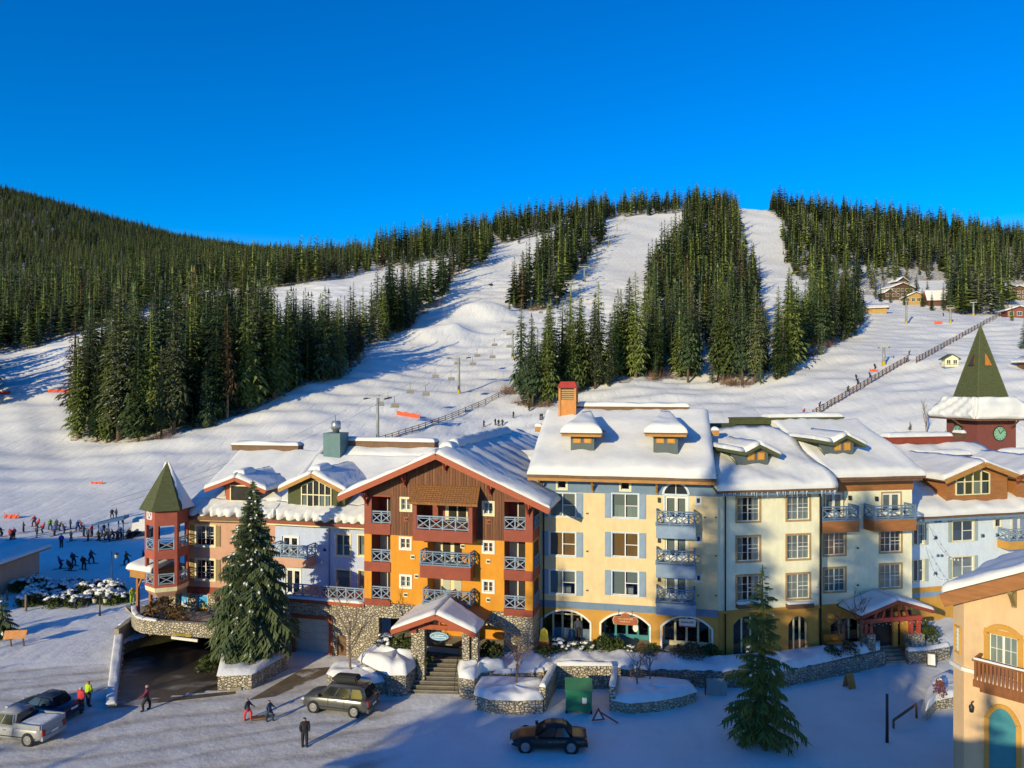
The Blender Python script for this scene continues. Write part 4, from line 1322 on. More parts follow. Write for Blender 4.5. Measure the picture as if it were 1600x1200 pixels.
for px in (926, 1026):
    bk = MB(); bracket(bk, yb.uv(px, 750)[0], 0, ez - .35, M['timber'], 1.0); bk.build('bracket', yb.root)
bk = MB(); bracket(bk, .12, 0, ez - .5, M['timber_dark'], 1.0); bk.build('bracket', yb.root)
ridge_cap(yb, yb.uv(902, 640, ry)[0], yb.uv(1076, 640, ry)[0], ry + .1, rz_ - .02, .4, 1.4, M['timber_dark'], True, 3)
# beam ends poking out of the gables
for px, py, yy in ((842, 670, 5.6), (1117, 676, 5.2)):
    x, z = yb.uv(px, py, yy)
    mb = MB(); mb.box(x - .3, x + .3, yy - .25, yy + .25, z - .25, z + .2, M['timber'])
    o = mb.build('purlin_end', rf); snow_cap(rf, x - .32, x + .32, yy - .3, yy + .3, z + .2, .35, 2)
slope = (rz_ - ez) / (ry - ey)
for i, px in enumerate((910, 1040)):       # hipped flat-faced dormers with a snow hood
    yf = .95
    x, zc = yb.uv(px, 691, yf)
    hw = .92
    zf = ez + slope * (yf - ey) + .12; zt2 = yb.uv(px, 684, yf)[1]
    mb = MB(); mb.box(x - hw, x + hw, yf, yf + 3.0, zf - .3, zt2 + .12, M['dormer_grey'])
    d = mb.build('dormer', yb.root)
    for sx in (-.42, .42):
        w_ = MB(); w_.box(x + sx - .30, x + sx + .30, yf - .05, yf - .002, zt2 - .42, zt2 - .02, M['timber']); w_.box(x + sx - .22, x + sx + .22, yf - .06, yf - .051, zt2 - .36, zt2 - .08, M['warmroom']); w_.build('dormer_window', d)
    for sx in (-.03, .03): pass
    e = MB(); e.box(x - hw - .62, x + hw + .62, yf - .75, yf - .05, zt2 + .13, zt2 + .32, M['timber']); e.box(x - hw - .7, x + hw + .7, yf - .82, yf + 2.6, zt2 + .325, zt2 + .45, M['timber_dark'])
    e.build('dormer_eave', d)
    zt3 = zt2 + .455
    snow_sheet('snow_hood', d, (x - hw - .72, yf - .85, zt3), (x + hw + .72, yf - .85, zt3), (x + hw * .6, yf + 3.4, zt3 + .9), (x - hw * .6, yf + 3.4, zt3 + .9), .62, .35, 5 + i, (1, 1, 0, 1), .05)
for px, py in ((917, 802), (917, 861), (917, 922), (1101, 808), (1118, 808), (1091, 868), (1118, 868), (1091, 930), (1118, 930)):
    vent_box(yb, px, py, M['yellow'], s=.2)
downspout(yb, .35, -.02, ZS, zl0 + 8.6, M['iron'])
# red capped timber chimney
cy = 7.0
cx0, cz = yb.uv(888, 650, cy); hw = yb.uv(900, 620, cy)[0] - yb.uv(888, 620, cy)[0]
ct = yb.uv(888, 606, cy)[1]
ch = thing('chimney', 'tall orange timber chimney with a red cap on the yellow house ridge', 'chimney', yb.world(cx0, cy, cz - .6), yb.a)
M['chim'] = mat('varnished_orange_wood', (.52, .19, .025), .45, .22, 2.5, .1, 20, stretch=(3, 3, .5))
mb = MB(); hh = ct - cz + .6
mb.box(-hw, hw, -hw, hw, 0, hh * .66, M['chim'])
for sx in (-1, 1):
    for sy in (-1, 1): mb.box(sx * hw - .09, sx * hw + .09, sy * hw - .09, sy * hw + .09, 0, hh, M['chim'])
mb.build('shaft', ch)
mb = MB(); mb.box(-hw + .1, hw - .1, -hw + .1, hw - .1, hh * .66 + .002, hh, M['timber_dark'])
for k in range(5):
    zz = hh * .69 + k * hh * .06
    mb.beam((-hw + .09, -hw + .06, zz), (hw - .09, -hw + .06, zz), .05, .09, M['brown_trim'])
mb.build('louvre', ch)
mb = MB(); mb.hexa([(-hw - .2, -hw - .2, hh + .003), (hw + .2, -hw - .2, hh + .003), (hw + .2, hw + .2, hh + .003), (-hw - .2, hw + .2, hh + .003), (-hw + .05, -hw + .2, hh + .55), (hw - .05, -hw + .2, hh + .55), (hw - .05, hw - .2, hh + .55), (-hw + .05, hw - .2, hh + .55)], M['red_metal']); mb.build('cap', ch)

# ---------------------------------------------------------------- the amber gabled house
ob = Bld('apartment_building', 'amber and oxblood red house with a big planked gable and porch', 570, 57.6, 832, 54.4)
W = ob.W
zA = ob.uv(690, 946)[1] - .15
zL = lambda py, px=595: ob.uv(px, py)[1]
z_b3 = (ob.uv(595, 946)[1], ob.uv(595, 936)[1]); z_b2 = (ob.uv(595, 893)[1], ob.uv(595, 878)[1]); z_b1 = (ob.uv(595, 835)[1], ob.uv(595, 818)[1])
z_top = ob.uv(595, 776)[1]
lx0, lx1 = ob.uv(581, 850)[0], ob.uv(610, 850)[0]
rx0, rx1 = ob.uv(788, 850)[0], ob.uv(821, 850)[0]
cx0, cx1 = ob.uv(668, 850)[0], ob.uv(722, 850)[0]
gx = ob.uv(690, 800)[0]
log_ops = []
for z0, z1 in ((z_b3[1], z_b2[0]), (z_b2[1], z_b1[0]), (z_b1[1], z_top)):
    log_ops += [(lx0, lx1, z0, z1), (rx0, rx1, z0, z1)]
log_ops += [(cx0, cx1, z_b2[1] - .1, z_b1[0] - .25), (cx0, cx1, z_b3[1] + .15, z_b2[0] - .2), (ob.uv(653, 810)[0], ob.uv(735, 810)[0], z_b1[1] + .1, z_top)]
for px, py0, py1 in ((634.5, 779, 797), (763, 785, 804), (633.5, 841, 857), (763, 847, 863), (634, 900, 917), (763, 908, 925)):
    cc = 'full' if (px < 700 and py0 != 841) or py0 in (785,) else 'warm'
    window(ob, ob.rect(px - 7.2, py0 + .5, px + 7.2, py1 - .5), M['white'] if py0 > 800 else M['cream_trim'], 'twin', cc, .15, (1, 2))
wall = MB()
def omat(x, z):
    if z > z_b1[0]:
        if x < lx1 + .02 or x > rx0 - .02: return M['redbrown']
        return M['plank']
    side = x < lx1 or x > rx0
    if side and (z_b2[0] < z < z_b2[1] or z_b3[0] < z < z_b3[1]): return M['redbrown']
    if z < z_b3[0] + .25: return M['redbrown']
    return M['orange']
grid_wall(wall, 0, W, zA, z_top + .1, ob.ops + log_ops, omat, d=1.6, cuts=(z_b1[0], z_b1[1], z_b2[0], z_b2[1], z_b3[0], z_b3[1], z_b3[0] + .25))
zap = 16.05
gs = .44
def gz(x): return zap - gs * abs(x - gx)
wall.poly([(0, 0, z_top + .1), (W, 0, z_top + .1), (W, 0, gz(W)), (gx, 0, zap), (0, 0, gz(0))], M['plank'])
# right flank
wall.poly([(W, 0, z_b1[0]), (W, 2.6, z_b1[0]), (W, 2.6, z_top + .1), (W, 0, z_top + .1)], M['redbrown']); wall.poly([(W, 0, zA), (W, 2.6, zA), (W, 2.6, z_b1[0]), (W, 0, z_b1[0])], M['orange'])
wall.poly([(0, 0, zA), (0, 4, zA), (0, 4, z_top + .1), (0, 0, z_top + .1)], M['orange'])
wall.build('wall', ob.root)
for z0, z1 in (z_b2, z_b3):
    mb = MB(); mb.box(W + .003, W + .06, .0, 2.5, z0, z1, M['redbrown']); mb.build('band', ob.root)
# side loggia rails on the flank
for z0 in (z_b3[1], z_b2[1], z_b1[1]):
    mb = MB(); mb.box(W + .004, W + .02, .5, 2.1, z0 + .05, z0 + 2.0, M['dark']); railing_mb((W + .06, .5, z0), (W + .06, 2.1, z0), .95, 2, M['slate'], mb); mb.build('side_railing', ob.root)
# loggia back walls and railings
lb = MB()
for (a, c, z0, z1) in log_ops:
    lb.box(a, c, 1.6, 1.65, z0, z1, M['cream_trim'] if z0 < z_b1[0] else M['redbrown'])
lb.box(lx0 - .2, rx1 + .1, 1.66, 1.7, zA, z_top, M['dark'])
lb.build('loggia_wall', ob.root)
for (a, c, z0, z1) in log_ops[:6]:
    nb = MB(); nb.box(a + (c - a) * .45, a + (c - a) * .95, 1.5, 1.59, z0, z1 - .25, M['dark']); nb.box(a + (c - a) * .42, a + (c - a) * .455, 1.48, 1.59, z0, z1 - .2, M['white']); nb.build('balcony_door', ob.root)
    railing_mb((a, .08, z0 - .02), (c, .08, z0 - .02), .95, 2, M['slate_light']).build('railing', ob.root)
# planks of the gable (proud boards over the plank wall)
keepout = [o for o in ob.ops + log_ops]
pk = 0
x = lx1 + .06
while x < rx0 - .06:
    wv = .2 + .07 * ((pk * 37) % 5) / 5
    xe = min(x + wv, rx0 - .06)
    xm = (x + xe) / 2
    segs = [(z_b1[0] + .62 if ob.uv(646, 800)[0] < xm < ob.uv(750, 800)[0] else z_b1[0] + .02, gz(xm) - .1)]
    for (a, c, e, g) in keepout:
        if e > z_b1[0] - .2 and a - .22 < xm < c + .22:
            ns = []
            for (p, q) in segs:
                if q < e - .2 or p > g + .2: ns.append((p, q)); continue
                if p < e - .2: ns.append((p, e - .2))
                if q > g + .2: ns.append((g + .2, q))
            segs = ns
    for (p, q) in segs:
        if q - p > .15:
            mb = MB(); pr_ = -.025 - .012 * ((pk * 13) % 3)
            mb.box(x + .012, xe - .012, pr_, -.002, p, q, M['plank'] if (pk * 7) % 3 else M['plank2']); mb.build('plank', ob.root)
    x = xe; pk += 1
for xs in ((.0, lx0), (lx1, lx1 + .0), ):
    pass
for (a, c) in ((-.02, lx0), (rx1, W + .02)):        # coloured corner posts
    for (z0, z1, m_) in ((z_b3[1], z_b2[0], M['orange']), (z_b2[1], z_b1[0], M['orange']), (z_b1[0], z_top, M['redbrown'])):
        mb = MB(); mb.box(a, c, -.05, -.003, z0, z1, m_); mb.build('corner_post', ob.root)
for (a, c) in ((-.02, lx1 + .03), (rx0 - .03, W + .03)):
    for (z0, z1) in (z_b1, z_b2, z_b3):
        mb = MB(); mb.box(a, c, -.08, -.051, z0, z1, M['redbrown']); mb.build('band', ob.root)
# central bay on the top floor with a shingled hood
dep = 1.25
bx0, bx1, bz0, bz1 = ob.rect(645, 829, 738, 847, -dep)
bay = MB()
bay.box(bx0, bx1, -dep, -.09, bz0, bz1, M['redbrown'])
zh = ob.uv(690, 788, -dep)[1]
for xx in (bx0, bx1 - .3): bay.box(xx, xx + .3, -dep, -dep + .3, bz1, zh, M['redbrown'])
bay.box(bx1 - .05, bx1, -dep + .3, -.09, bz1, zh, M['redbrown'])
bay.box(bx0, bx1, -dep, -dep + .25, zh, zh + .15, M['fascia'])
bo = bay.build('bay', ob.root)
railing_mb((bx0 + .3, -dep + .1, bz1), (bx1 - .3, -dep + .1, bz1), 1.0, 4, M['slate_light']).build('railing', bo)
db = MB(); dx0, dx1 = ob.uv(686, 800)[0], ob.uv(722, 800)[0]
db.box(dx0, dx1, 1.45, 1.58, z_b1[1] + .1, z_top - .15, M['cream_trim'])
for k in range(2):
    s0 = dx0 + .3 + k * (dx1 - dx0 - .3) / 2; db.box(s0, s0 + .62, 1.40, 1.449, z_b1[1] + .25, z_top - .4, M['dark'])
db.build('balcony_door', ob.root)
# hood
hb = MB()
hx0, hx1 = ob.uv(637, 786, -dep - .5)[0], ob.uv(746, 789, -dep - .5)[0]
ze_, zr_ = zh + .12, ob.uv(697, 759, -.1)[1]
tx0, tx1 = ob.uv(646, 760, -.1)[0], ob.uv(750, 762, -.1)[0]
hb.slab([(hx0, -dep - .5, ze_), (hx1, -dep - .5, ze_), (tx1, -.05, zr_), (tx0, -.05, zr_)], .12, M['shingle_brown'])
hood = hb.build('hood', ob.root)
for k in range(9):     # courses of shingles
    t0, t1 = k / 9, (k + 1) / 9 + .03
    def hp(s, t, up): 
        a_ = Vector((hx0, -dep - .5, ze_)).lerp(Vector((tx0, -.05, zr_)), t); c_ = Vector((hx1, -dep - .5, ze_)).lerp(Vector((tx1, -.05, zr_)), t)
        q = a_.lerp(c_, s); q.z += up; return q
    n = 24
    rg = random.Random(k)
    mb = MB()
    for j in range(n):
        s0, s1 = (j + .04) / n, (j + .96) / n
        u1 = .055 + rg.uniform(0, .03)
        q = [hp(s0, t0, .01), hp(s1, t0, .01), hp(s1, min(t1, 1), .01), hp(s0, min(t1, 1), .01)]
        tq = [hp(s0, t0, u1), hp(s1, t0, u1), hp(s1, min(t1, 1), .02), hp(s0, min(t1, 1), .02)]
        mb.hexa(q + tq, M['shingle_brown'])
    o = mb.build('shingle_course', hood); o['kind'] = 'stuff'
# two lower balconies
for (a, c, y0, y1) in ((656, 735, 885, 905), (660, 735, 945, 952)):
    x0, x1, z0, z1 = ob.rect(a, y0, c, y1, -1.15)
    z0 = z1 - .95 if y0 < 900 else z1 - .6
    balcony(ob, x0, x1, z0, z1, 1.15, M['redbrown'], M['slate'], .95, 4)
for (a, c, z0, z1) in log_ops[6:8]:
    db = MB()
    db.box(a + .3, c - .2, 1.45, 1.58, z0, z1 - .1, M['cream_trim'])
    for k in range(2):
        s0 = a + .75 + k * (c - a - .9) / 2; db.box(s0, s0 + .6, 1.40, 1.449, z0 + .15, z1 - .3, M['blind'] if z0 < 6 else M['dark'])
    db.build('balcony_door', ob.root)
for px, py in ((635, 811), (764, 815), (645, 870), (763, 877), (634, 929), (763, 937), (651, 900), (723, 853)):
    vent_box(ob, px, py, M['cream_trim'] if py > 820 else M['fascia'], s=.34)
# stone ground storey, running on to the left under the terrace
tb_x0 = ob.uv(446, 1000)[0]
stn = MB()
gops = [ob.rect(462, 967, 514, 1042), ob.rect(526, 994, 541, 1040), ob.rect(592, 975, 842, 1030)]
gops[0] = (gops[0][0], gops[0][1], -.6, gops[0][3]); gops[1] = (gops[1][0], gops[1][1], -.6, gops[1][3]); gops[2] = (gops[2][0], W - 2.2, .8, gops[2][3])
zB = zA
ztr = ob.uv(510, 944)[1]
grid_wall(stn, 0, W, -1.0, zA, gops, lambda x, z: M['stone'], y=.02, d=.6)
grid_wall(stn, tb_x0, 0, -1.0, ztr, gops, lambda x, z: M['stone'], y=.02, d=.6)
stn.poly([(W, .02, -1), (W, 2.6, -1), (W, 2.6, zA), (W, .02, zA)], M['stone'])
stn.build('stone_base', ob.root)
bb = MB(); bb.box(gops[2][0], gops[2][1], 2.5, 2.55, .5, gops[2][3] + .5, M['orange']); bb.box(gops[2][0], gops[2][1], .6, 2.6, ZS - .1, ZS, M['concrete'])
bb.box(gops[2][0] - .3, gops[2][1] + .3, .65, 2.6, gops[2][3] + .1, gops[2][3] + .2, M['dark']); bb.box(gops[2][0], gops[2][0] + 4.2, 2.3, 2.45, ZS, gops[2][3], M['dark']); bb.build('entrance_wall', ob.root)
# garage door in its red frame, brown side door
g = gops[0]
mb = MB(); fm = M['fascia']
mb.box(g[0] - .3, g[0], -.05, .3, -.6, g[3] + .3, fm); mb.box(g[1], g[1] + .3, -.05, .3, -.6, g[3] + .3, fm); mb.box(g[0], g[1], -.05, .3, g[3], g[3] + .3, fm)
gd = mb.build('garage_door', ob.root)
for k in range(6):
    z0 = -.6 + (g[3] + .6) * k / 6; z1 = -.6 + (g[3] + .6) * (k + 1) / 6
    p = MB(); p.box(g[0], g[1], .30, .36, z0 + .015, z1 - .015, mat('pale_garage_door_paint', (.58, .57, .50), .6, .06, 1) if k == 0 else M['garage']) if k else None
    if k == 0:
        M['garage'] = mat('pale_garage_door_paint', (.58, .57, .50), .6, .06, 1)
        p.box(g[0], g[1], .30, .36, z0 + .015, z1 - .015, M['garage'])
    p.build('panel', gd)
mb = MB(); mb.box(gops[1][0], gops[1][1], .2, .28, -.6, gops[1][3], M['timber_dark']); mb.build('side_door', ob.root)
# terrace slab, snow on its edge and the railing along it
mb = MB(); mb.box(tb_x0, -.02, -.12, 5.2, ztr, ztr + .28, M['fascia']); te = mb.build('terrace', ob.root)
snow_cap(te, tb_x0, -.05, -.14, .7, ztr + .285, .16, 4, 'snow_edge')
railing_mb((tb_x0, .05, ztr + .4), (-.1, .05, ztr + .4), 1.0, 9, M['slate_light']).build('railing', te)

# big gable roof with its ridge running back
yo = -1.25
hwL, hwR = gx - ob.uv(529, 780, yo)[0], ob.uv(858, 790, yo)[0] - gx
LR = 24.0
rb = MB()
zro = zap + .25
el, er = zro - gs * hwL, zro - gs * hwR
ra, re = (gx, yo, zro), (gx, LR, zro)
rb.slab([(gx - hwL, yo, el), ra, re, (gx - hwL, LR, el)], .2, M['timber_dark']); rb.slab([ra, (gx + hwR, yo, er), (gx + hwR, LR * .45, er), re], .2, M['timber_dark'])
orf = rb.build('roof', ob.root)
fb = MB()
fb.beam((gx - hwL - .05, yo - .06, el - .18), (gx, yo - .06, zro - .18), .12, .42, M['fascia']); fb.beam((gx + hwR + .05, yo - .06, er - .18), (gx, yo - .061, zro - .18), .12, .42, M['fascia'])
fb.build('fascia', orf)
snow_sheet('snow_layer', orf, (gx - hwL, LR, el), (gx - hwL, yo - .08, el), (gx, yo - .08, zro), (gx, LR, zro), .36, .6, 31, (1, 1, 0, 0), .08)
snow_sheet('snow_layer', orf, (gx + hwR, yo - .08, er), (gx + hwR, LR, er), (gx, LR, zro), (gx, yo - .08, zro), .42, .6, 32, (1, 0, 0, 1), .12)
snow_cap(orf, gx - .55, gx + .55, .9, 2.6, zro + .2, .55, 7, 'ridge_snow')
snow_cap(orf, gx - .45, gx + .6, 2.4, 20, zro + .2, .75, 8, 'ridge_snow', .10)
bk = MB()
for px, s in ((634, .9), (697, .8), (767, .9), (574, 1.0), (826, 1.0)):
    x = ob.uv(px, 760)[0]
    bracket(bk, x, -.02, gz(x) - .12, M['redbrown'], s * 1.1)
    bk.build('bracket', ob.root); bk = MB()

# porch: rubble pillars, timber gable, oval sign, on the terrace
pp_ = Bld('entrance_porch', 'red timber entrance porch with snowy gable and pale stone pillars before the amber house', 640, 52.2, 748, 51.2, 'porch')
pz = lambda px, py: pp_.uv(px, py)
pil = [(640.5, 652), (653, 663), (722, 733), (735, 745)]
for k, (a, c) in enumerate(pil):
    x0, x1 = pz(a, 1000)[0], pz(c, 1000)[0]
    yo_ = 0.0 if k in (1, 2) else .25
    mb = MB(); mb.box(x0, x1, yo_, yo_ + .55, .2, pz(690, 982)[1], M['stone']); mb.build('pillar', pp_.root)
pgx = pz(687, 955)[0]; pza = pz(687, 954)[1]; pzl = pz(619, 978)[1]
ph = pgx - pz(619, 978)[0]; ph2 = pz(748, 986)[0] - pgx
psl = (pza - pzl) / ph
rb = MB(); yo2, yb2 = -.9, 4.6
rb.slab([(pgx - ph, yo2, pza - psl * ph), (pgx, yo2, pza), (pgx, yb2, pza), (pgx - ph, yb2, pza - psl * ph)], .14, M['timber_dark']); rb.slab([(pgx, yo2, pza), (pgx + ph2, yo2, pza - psl * ph2), (pgx + ph2, yb2, pza - psl * ph2), (pgx, yb2, pza)], .14, M['timber_dark'])
pr_ = rb.build('roof', pp_.root)
fb = MB()
fb.beam((pgx - ph - .04, yo2 - .06, pza - psl * ph - .14), (pgx, yo2 - .06, pza - .14), .10, .34, M['fascia']); fb.beam((pgx + ph2 + .04, yo2 - .06, pza - psl * ph2 - .14), (pgx, yo2 - .061, pza - .14), .10, .34, M['fascia']); fb.build('fascia', pr_)
snow_sheet('snow_layer', pr_, (pgx - ph, yb2, pza - psl * ph), (pgx - ph, yo2 - .08, pza - psl * ph), (pgx, yo2 - .08, pza), (pgx, yb2, pza), .30, .5, 41, (1, 1, 0, 0), .05)
snow_sheet('snow_layer', pr_, (pgx + ph2, yo2 - .08, pza - psl * ph2), (pgx + ph2, yb2 - 3.2, pza - psl * ph2), (pgx, yb2 - 2, pza), (pgx, yo2 - .08, pza), .30, .5, 42, (1, 1, 0, 1), .05)
tr = MB(); zt_b = pz(690, 984)[1]
tr.box(pz(638, 984)[0], pz(747, 984)[0], -.12, .14, zt_b, zt_b + .34, M['fascia'])
for k in range(-2, 3): tr.beam((pgx + k * .9, -.0, zt_b + .34), (pgx + k * .55, -.0, pza - psl * abs(k) * .55 - .2), .14, .14, M['fascia'])
for a, c in (pil[0], pil[3]): tr.box(pz(a, 980)[0], pz(c, 980)[0], -.2, 3.6, zt_b - .3, zt_b - .002, M['redbrown'])
tr.build('truss', pp_.root)
mb = MB()
for sx in (-1.2, 1.1): mb.box(pgx + sx - .12, pgx + sx + .12, .02, .12, 2.6, 3.1, M['iron'])
x, z = pz(688, 992)
sg_ = thing('hanging_sign', 'oval blue and white sign hanging under the porch gable', 'sign', pp_.world(x, -.3, z), pp_.a)
M['sign_blue'] = mat('faded_blue_sign_paint', (.12, .30, .42), .5, .2, 2)
el_ = lambda sx, sz: [(sx * math.cos(t * 2 * math.pi / 28), sz * math.sin(t * 2 * math.pi / 28)) for t in range(28)]
mb = MB(); mb.prism(el_(.70, .31), M['sign_blue'], 'y', 0, .06); mb.prism(el_(.64, .26), M['ice_trim'], 'y', -.012, -.001); mb.prism(el_(.60, .22), M['sign_blue'], 'y', -.022, -.013); mb.build('board', sg_)
tb = MB(); rg = random.Random(3)
for row, (zz, ww) in enumerate(((.08, .35), (-.06, .48))):
    xx = -ww
    while xx < ww:
        w_ = rg.uniform(.03, .06); tb.box(xx, xx + w_, -.035, -.023, zz - .04, zz + rg.uniform(.02, .05), M['white']); xx += w_ + .02
tb.build('lettering', sg_)
mb = MB()
for sx in (-.45, .45): mb.tube([(sx, .03, .25), (sx, .03, .55)], .012, M['iron'], 4)
mb.build('hanger', sg_)
# ---------------------------------------------------------------- pink house and its turret
pk_ = Bld('apartment_building', 'salmon pink house with olive shutters behind the big snowy spruce', 292, 65.0, 430, 63.6)
W = pk_.W
ze = pk_.uv(350, 806)[1]
zb0, zb1 = pk_.uv(320, 928)[1], pk_.uv(320, 917)[1]
for c in (321, 396):
    for (y0, y1) in ((822, 852), (875, 905)):
        r = pk_.rect(c - 14, y0, c + 14, y1)
        window(pk_, r, M['cream_trim'], 'sash', 'blind' if y0 < 830 else None, .16, (2, 3))
        shutters(pk_, r, M['shutter_olive'], .42, .16)
wb = MB()
grid_wall(wb, 0, W, -.6, ze, pk_.ops, lambda x, z: M['redbrown'] if zb0 < z < zb1 else M['pink'], cuts=(zb0, zb1))
wb.poly([(0, 0, -.6), (0, 9, -.6), (0, 9, ze), (0, 0, ze)], M['pink'])
wb.build('wall', pk_.root)
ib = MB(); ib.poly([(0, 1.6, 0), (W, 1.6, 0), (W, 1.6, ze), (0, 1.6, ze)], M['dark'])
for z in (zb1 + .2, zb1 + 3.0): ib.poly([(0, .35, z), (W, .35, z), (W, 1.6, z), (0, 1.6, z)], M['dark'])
ib.build('interior', pk_.root)
# rubble piers and the two poster windows between them
for a, c in ((264, 278.5), (294, 306), (324.5, 335.5)):
    x0, x1, z0, z1 = pk_.rect(a, 929, c, 982, -.5)
    mb = MB(); mb.box(x0, x1, -.5, .0, -.5, zb0 - .003, M['stone']); mb.build('pier', pk_.root)
M['poster_sky'] = mat('poster_sky_print', (.05, .36, .72), .5, .25, 2.5); M['poster_white'] = mat('poster_white_print', (.75, .78, .8), .5, .15, 3)
M['poster_green'] = mat('poster_green_print', (.30, .42, .08), .5, .4, 3); M['poster_orange'] = mat('poster_orange_print', (.6, .22, .05), .5, .35, 3)
for k, (a, c) in enumerate(((279, 293), (306.5, 324))):
    x0, x1, z0, z1 = pk_.rect(a, 930.5, c, 970, -.25)
    h = z1 - z0
    o = thing('window_poster', ['window poster of snowy peak and green meadow between the left stone piers', 'window poster of blue sky and orange ground between the right stone piers'][k], 'poster', pk_.world((x0 + x1) / 2, -.2, z0), pk_.a)
    w2 = (x1 - x0) / 2
    mb = MB(); mb.box(-w2, w2, 0, .08, 0, h, M['white']); mb.build('frame', o)
    mb = MB()
    mb.box(-w2 + .04, w2 - .04, -.012, -.001, h * .55, h - .04, M['poster_sky'])
    mb.box(-w2 + .04, w2 - .04, -.012, -.001, h * .33, h * .55, M['poster_green'] if k == 0 else M['poster_orange'])
    if k == 0: mb.prism([(-w2 + .06, h * .551), (-w2 * .3, h * .8), (w2 * .1, h * .62), (w2 * .4, h * .86), (w2 - .06, h * .551)], M['poster_white'], 'y', -.02, -.013)
    else:
        mb.prism([(w2 * .3 + .28 * math.cos(t), h * .62 + .34 * math.sin(t)) for t in [i * .6283 for i in range(10)]], M['poster_green'], 'y', -.02, -.013)
    mb.build('picture', o)
    mb = MB(); rg = random.Random(k)
    for rr in range(3):
        xx = -w2 + .08
        while xx < w2 - .15:
            w_ = rg.uniform(.05, .12); mb.box(xx, xx + w_, -.012, -.001, h * (.08 + rr * .07), h * (.08 + rr * .07) + .08, M['iron']); xx += w_ + .05
    mb.build('lettering', o)
# roof
pe, pez = -1.0, ze + .1
psl = .46; pry = 9.2; prz = pez + psl * (pry - pe)
x0e, x1e = pk_.uv(279, 803, pe)[0], W + .3
rb = MB()
rb.slab([(x0e, pe, pez), (x1e, pe, pez), (x1e + .5, pry, prz), (x0e, pry, prz)], .2, M['timber_dark']); rb.slab([(x0e, pry, prz), (x1e, pry, prz), (x1e, 19, pez), (x0e, 19, pez)], .2, M['timber_dark'])
rb.box(x0e, x1e, pe - .06, pe - .003, pez - .3, pez - .03, M['timber_dark']); rb.box(x0e, x1e, pe + .1, pe + .3, pez - .45, pez - .23, M['brown_trim'])
rf = rb.build('roof', pk_.root)
snow_sheet('snow_layer', rf, (x0e, .8, pez + psl * 1.8), (x1e, .8, pez + psl * 1.8), (x1e + .5, pry, prz), (x0e, pry, prz), .4, .6, 51, (0, 0, 1, 1), .08)
snow_sheet('snow_layer', rf, (x0e, pe - .02, pez), (x1e, pe - .02, pez), (x1e, .85, pez + psl * 1.85), (x0e, .85, pez + psl * 1.85), .46, .2, 52, (1, 0, 0, 1), .06, scallop=(.86, .9))
ridge_cap(pk_, pk_.uv(367, 705, pry)[0], pk_.uv(470, 705, pry)[0], pry, prz + .1, .45, 1.2, M['timber_dark'], True, 53)
dx = pk_.uv(372, 760, .2)[0]
gd = gable_dormer(pk_, dx, 2.85, pk_.uv(372, 766, -.3)[1], pk_.uv(372, 747, -.3)[1], .5, .8, (pe, pez, psl), M['fascia'], M['fascia'], M['timber_dark'], 54, .38, face_hw=1.35, cap=(.6, 2.6, .45, 1.1), fh=.32)
window(pk_, pk_.rect(361, 760, 399, 782, .45), M['cream_trim'], 'twin', 'blind', .1, (2, 2), y=.46, op=False)
mb = MB(); r = pk_.rect(361, 760, 399, 782, .45); mb.poly([(r[0], .49, r[2]), (r[1], .49, r[2]), (r[1], .49, r[3]), (r[0], .49, r[3])], M['dark']); mb.build('interior', pk_.root)

def facets(mb, verts, ops_fn, z0, z1, m, d=.25):
    for i in range(len(verts)):
        a, c = Vector(verts[i]), Vector(verts[(i + 1) % len(verts)])
        L_ = (c - a).length; u = (c - a) / L_; nrm = Vector((-u.y, u.x))
        t = MB(); grid_wall(t, 0, L_, z0, z1, ops_fn(i, L_), m, d=d)
        for f, k in zip(t.f, t.m):
            mb.poly([(a.x + u.x * t.v[q][0] + nrm.x * t.v[q][1], a.y + u.y * t.v[q][0] + nrm.y * t.v[q][1], t.v[q][2]) for q in f], t.mats[k])
tc_ = P(261, 600, 63.2); TR = 1.72
tw = thing('turret', 'red hexagonal corner turret with a mossy green pointed roof', 'tower', (tc_.x, tc_.y, 0))
hexv = lambda r: [(r * math.sin(R(a)), -r * math.cos(R(a))) for a in (-68, -8, 52, 112, 172, 232)]
tz = lambda py, D=62: H + (600 - py) / F * D
zo = [(tz(859), tz(821)), (tz(913), tz(873))]
def tops(i, L_): return [(.28, L_ - .22, a, c) for a, c in zo]
mb = MB(); facets(mb, hexv(TR), tops, tz(917), tz(789), lambda x, z: M['turret']); mb.poly([(x, y, tz(917)) for x, y in hexv(TR)], M['turret'])
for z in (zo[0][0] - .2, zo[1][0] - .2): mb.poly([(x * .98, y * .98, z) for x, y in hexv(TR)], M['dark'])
mb.build('wall', tw)
mb = MB()
for k in range(6):
    (ax, ay), (cx2, cy2) = hexv(TR)[k], hexv(TR)[(k + 1) % 6]; (bx, by), (dx2, dy2) = hexv(TR * .72)[k], hexv(TR * .72)[(k + 1) % 6]
    mb.poly([(ax, ay, tz(917) - .004), (cx2, cy2, tz(917) - .004), (cx2 * .97, cy2 * .97, tz(924)), (ax * .97, ay * .97, tz(924))], M['cream_trim']); mb.poly([(ax * .97, ay * .97, tz(924)), (cx2 * .97, cy2 * .97, tz(924)), (dx2, dy2, tz(933)), (bx, by, tz(933))], M['pink'])
mb.poly([(x, y, tz(933)) for x, y in hexv(TR * .72)], M['pink'])
mb.build('corbel', tw)
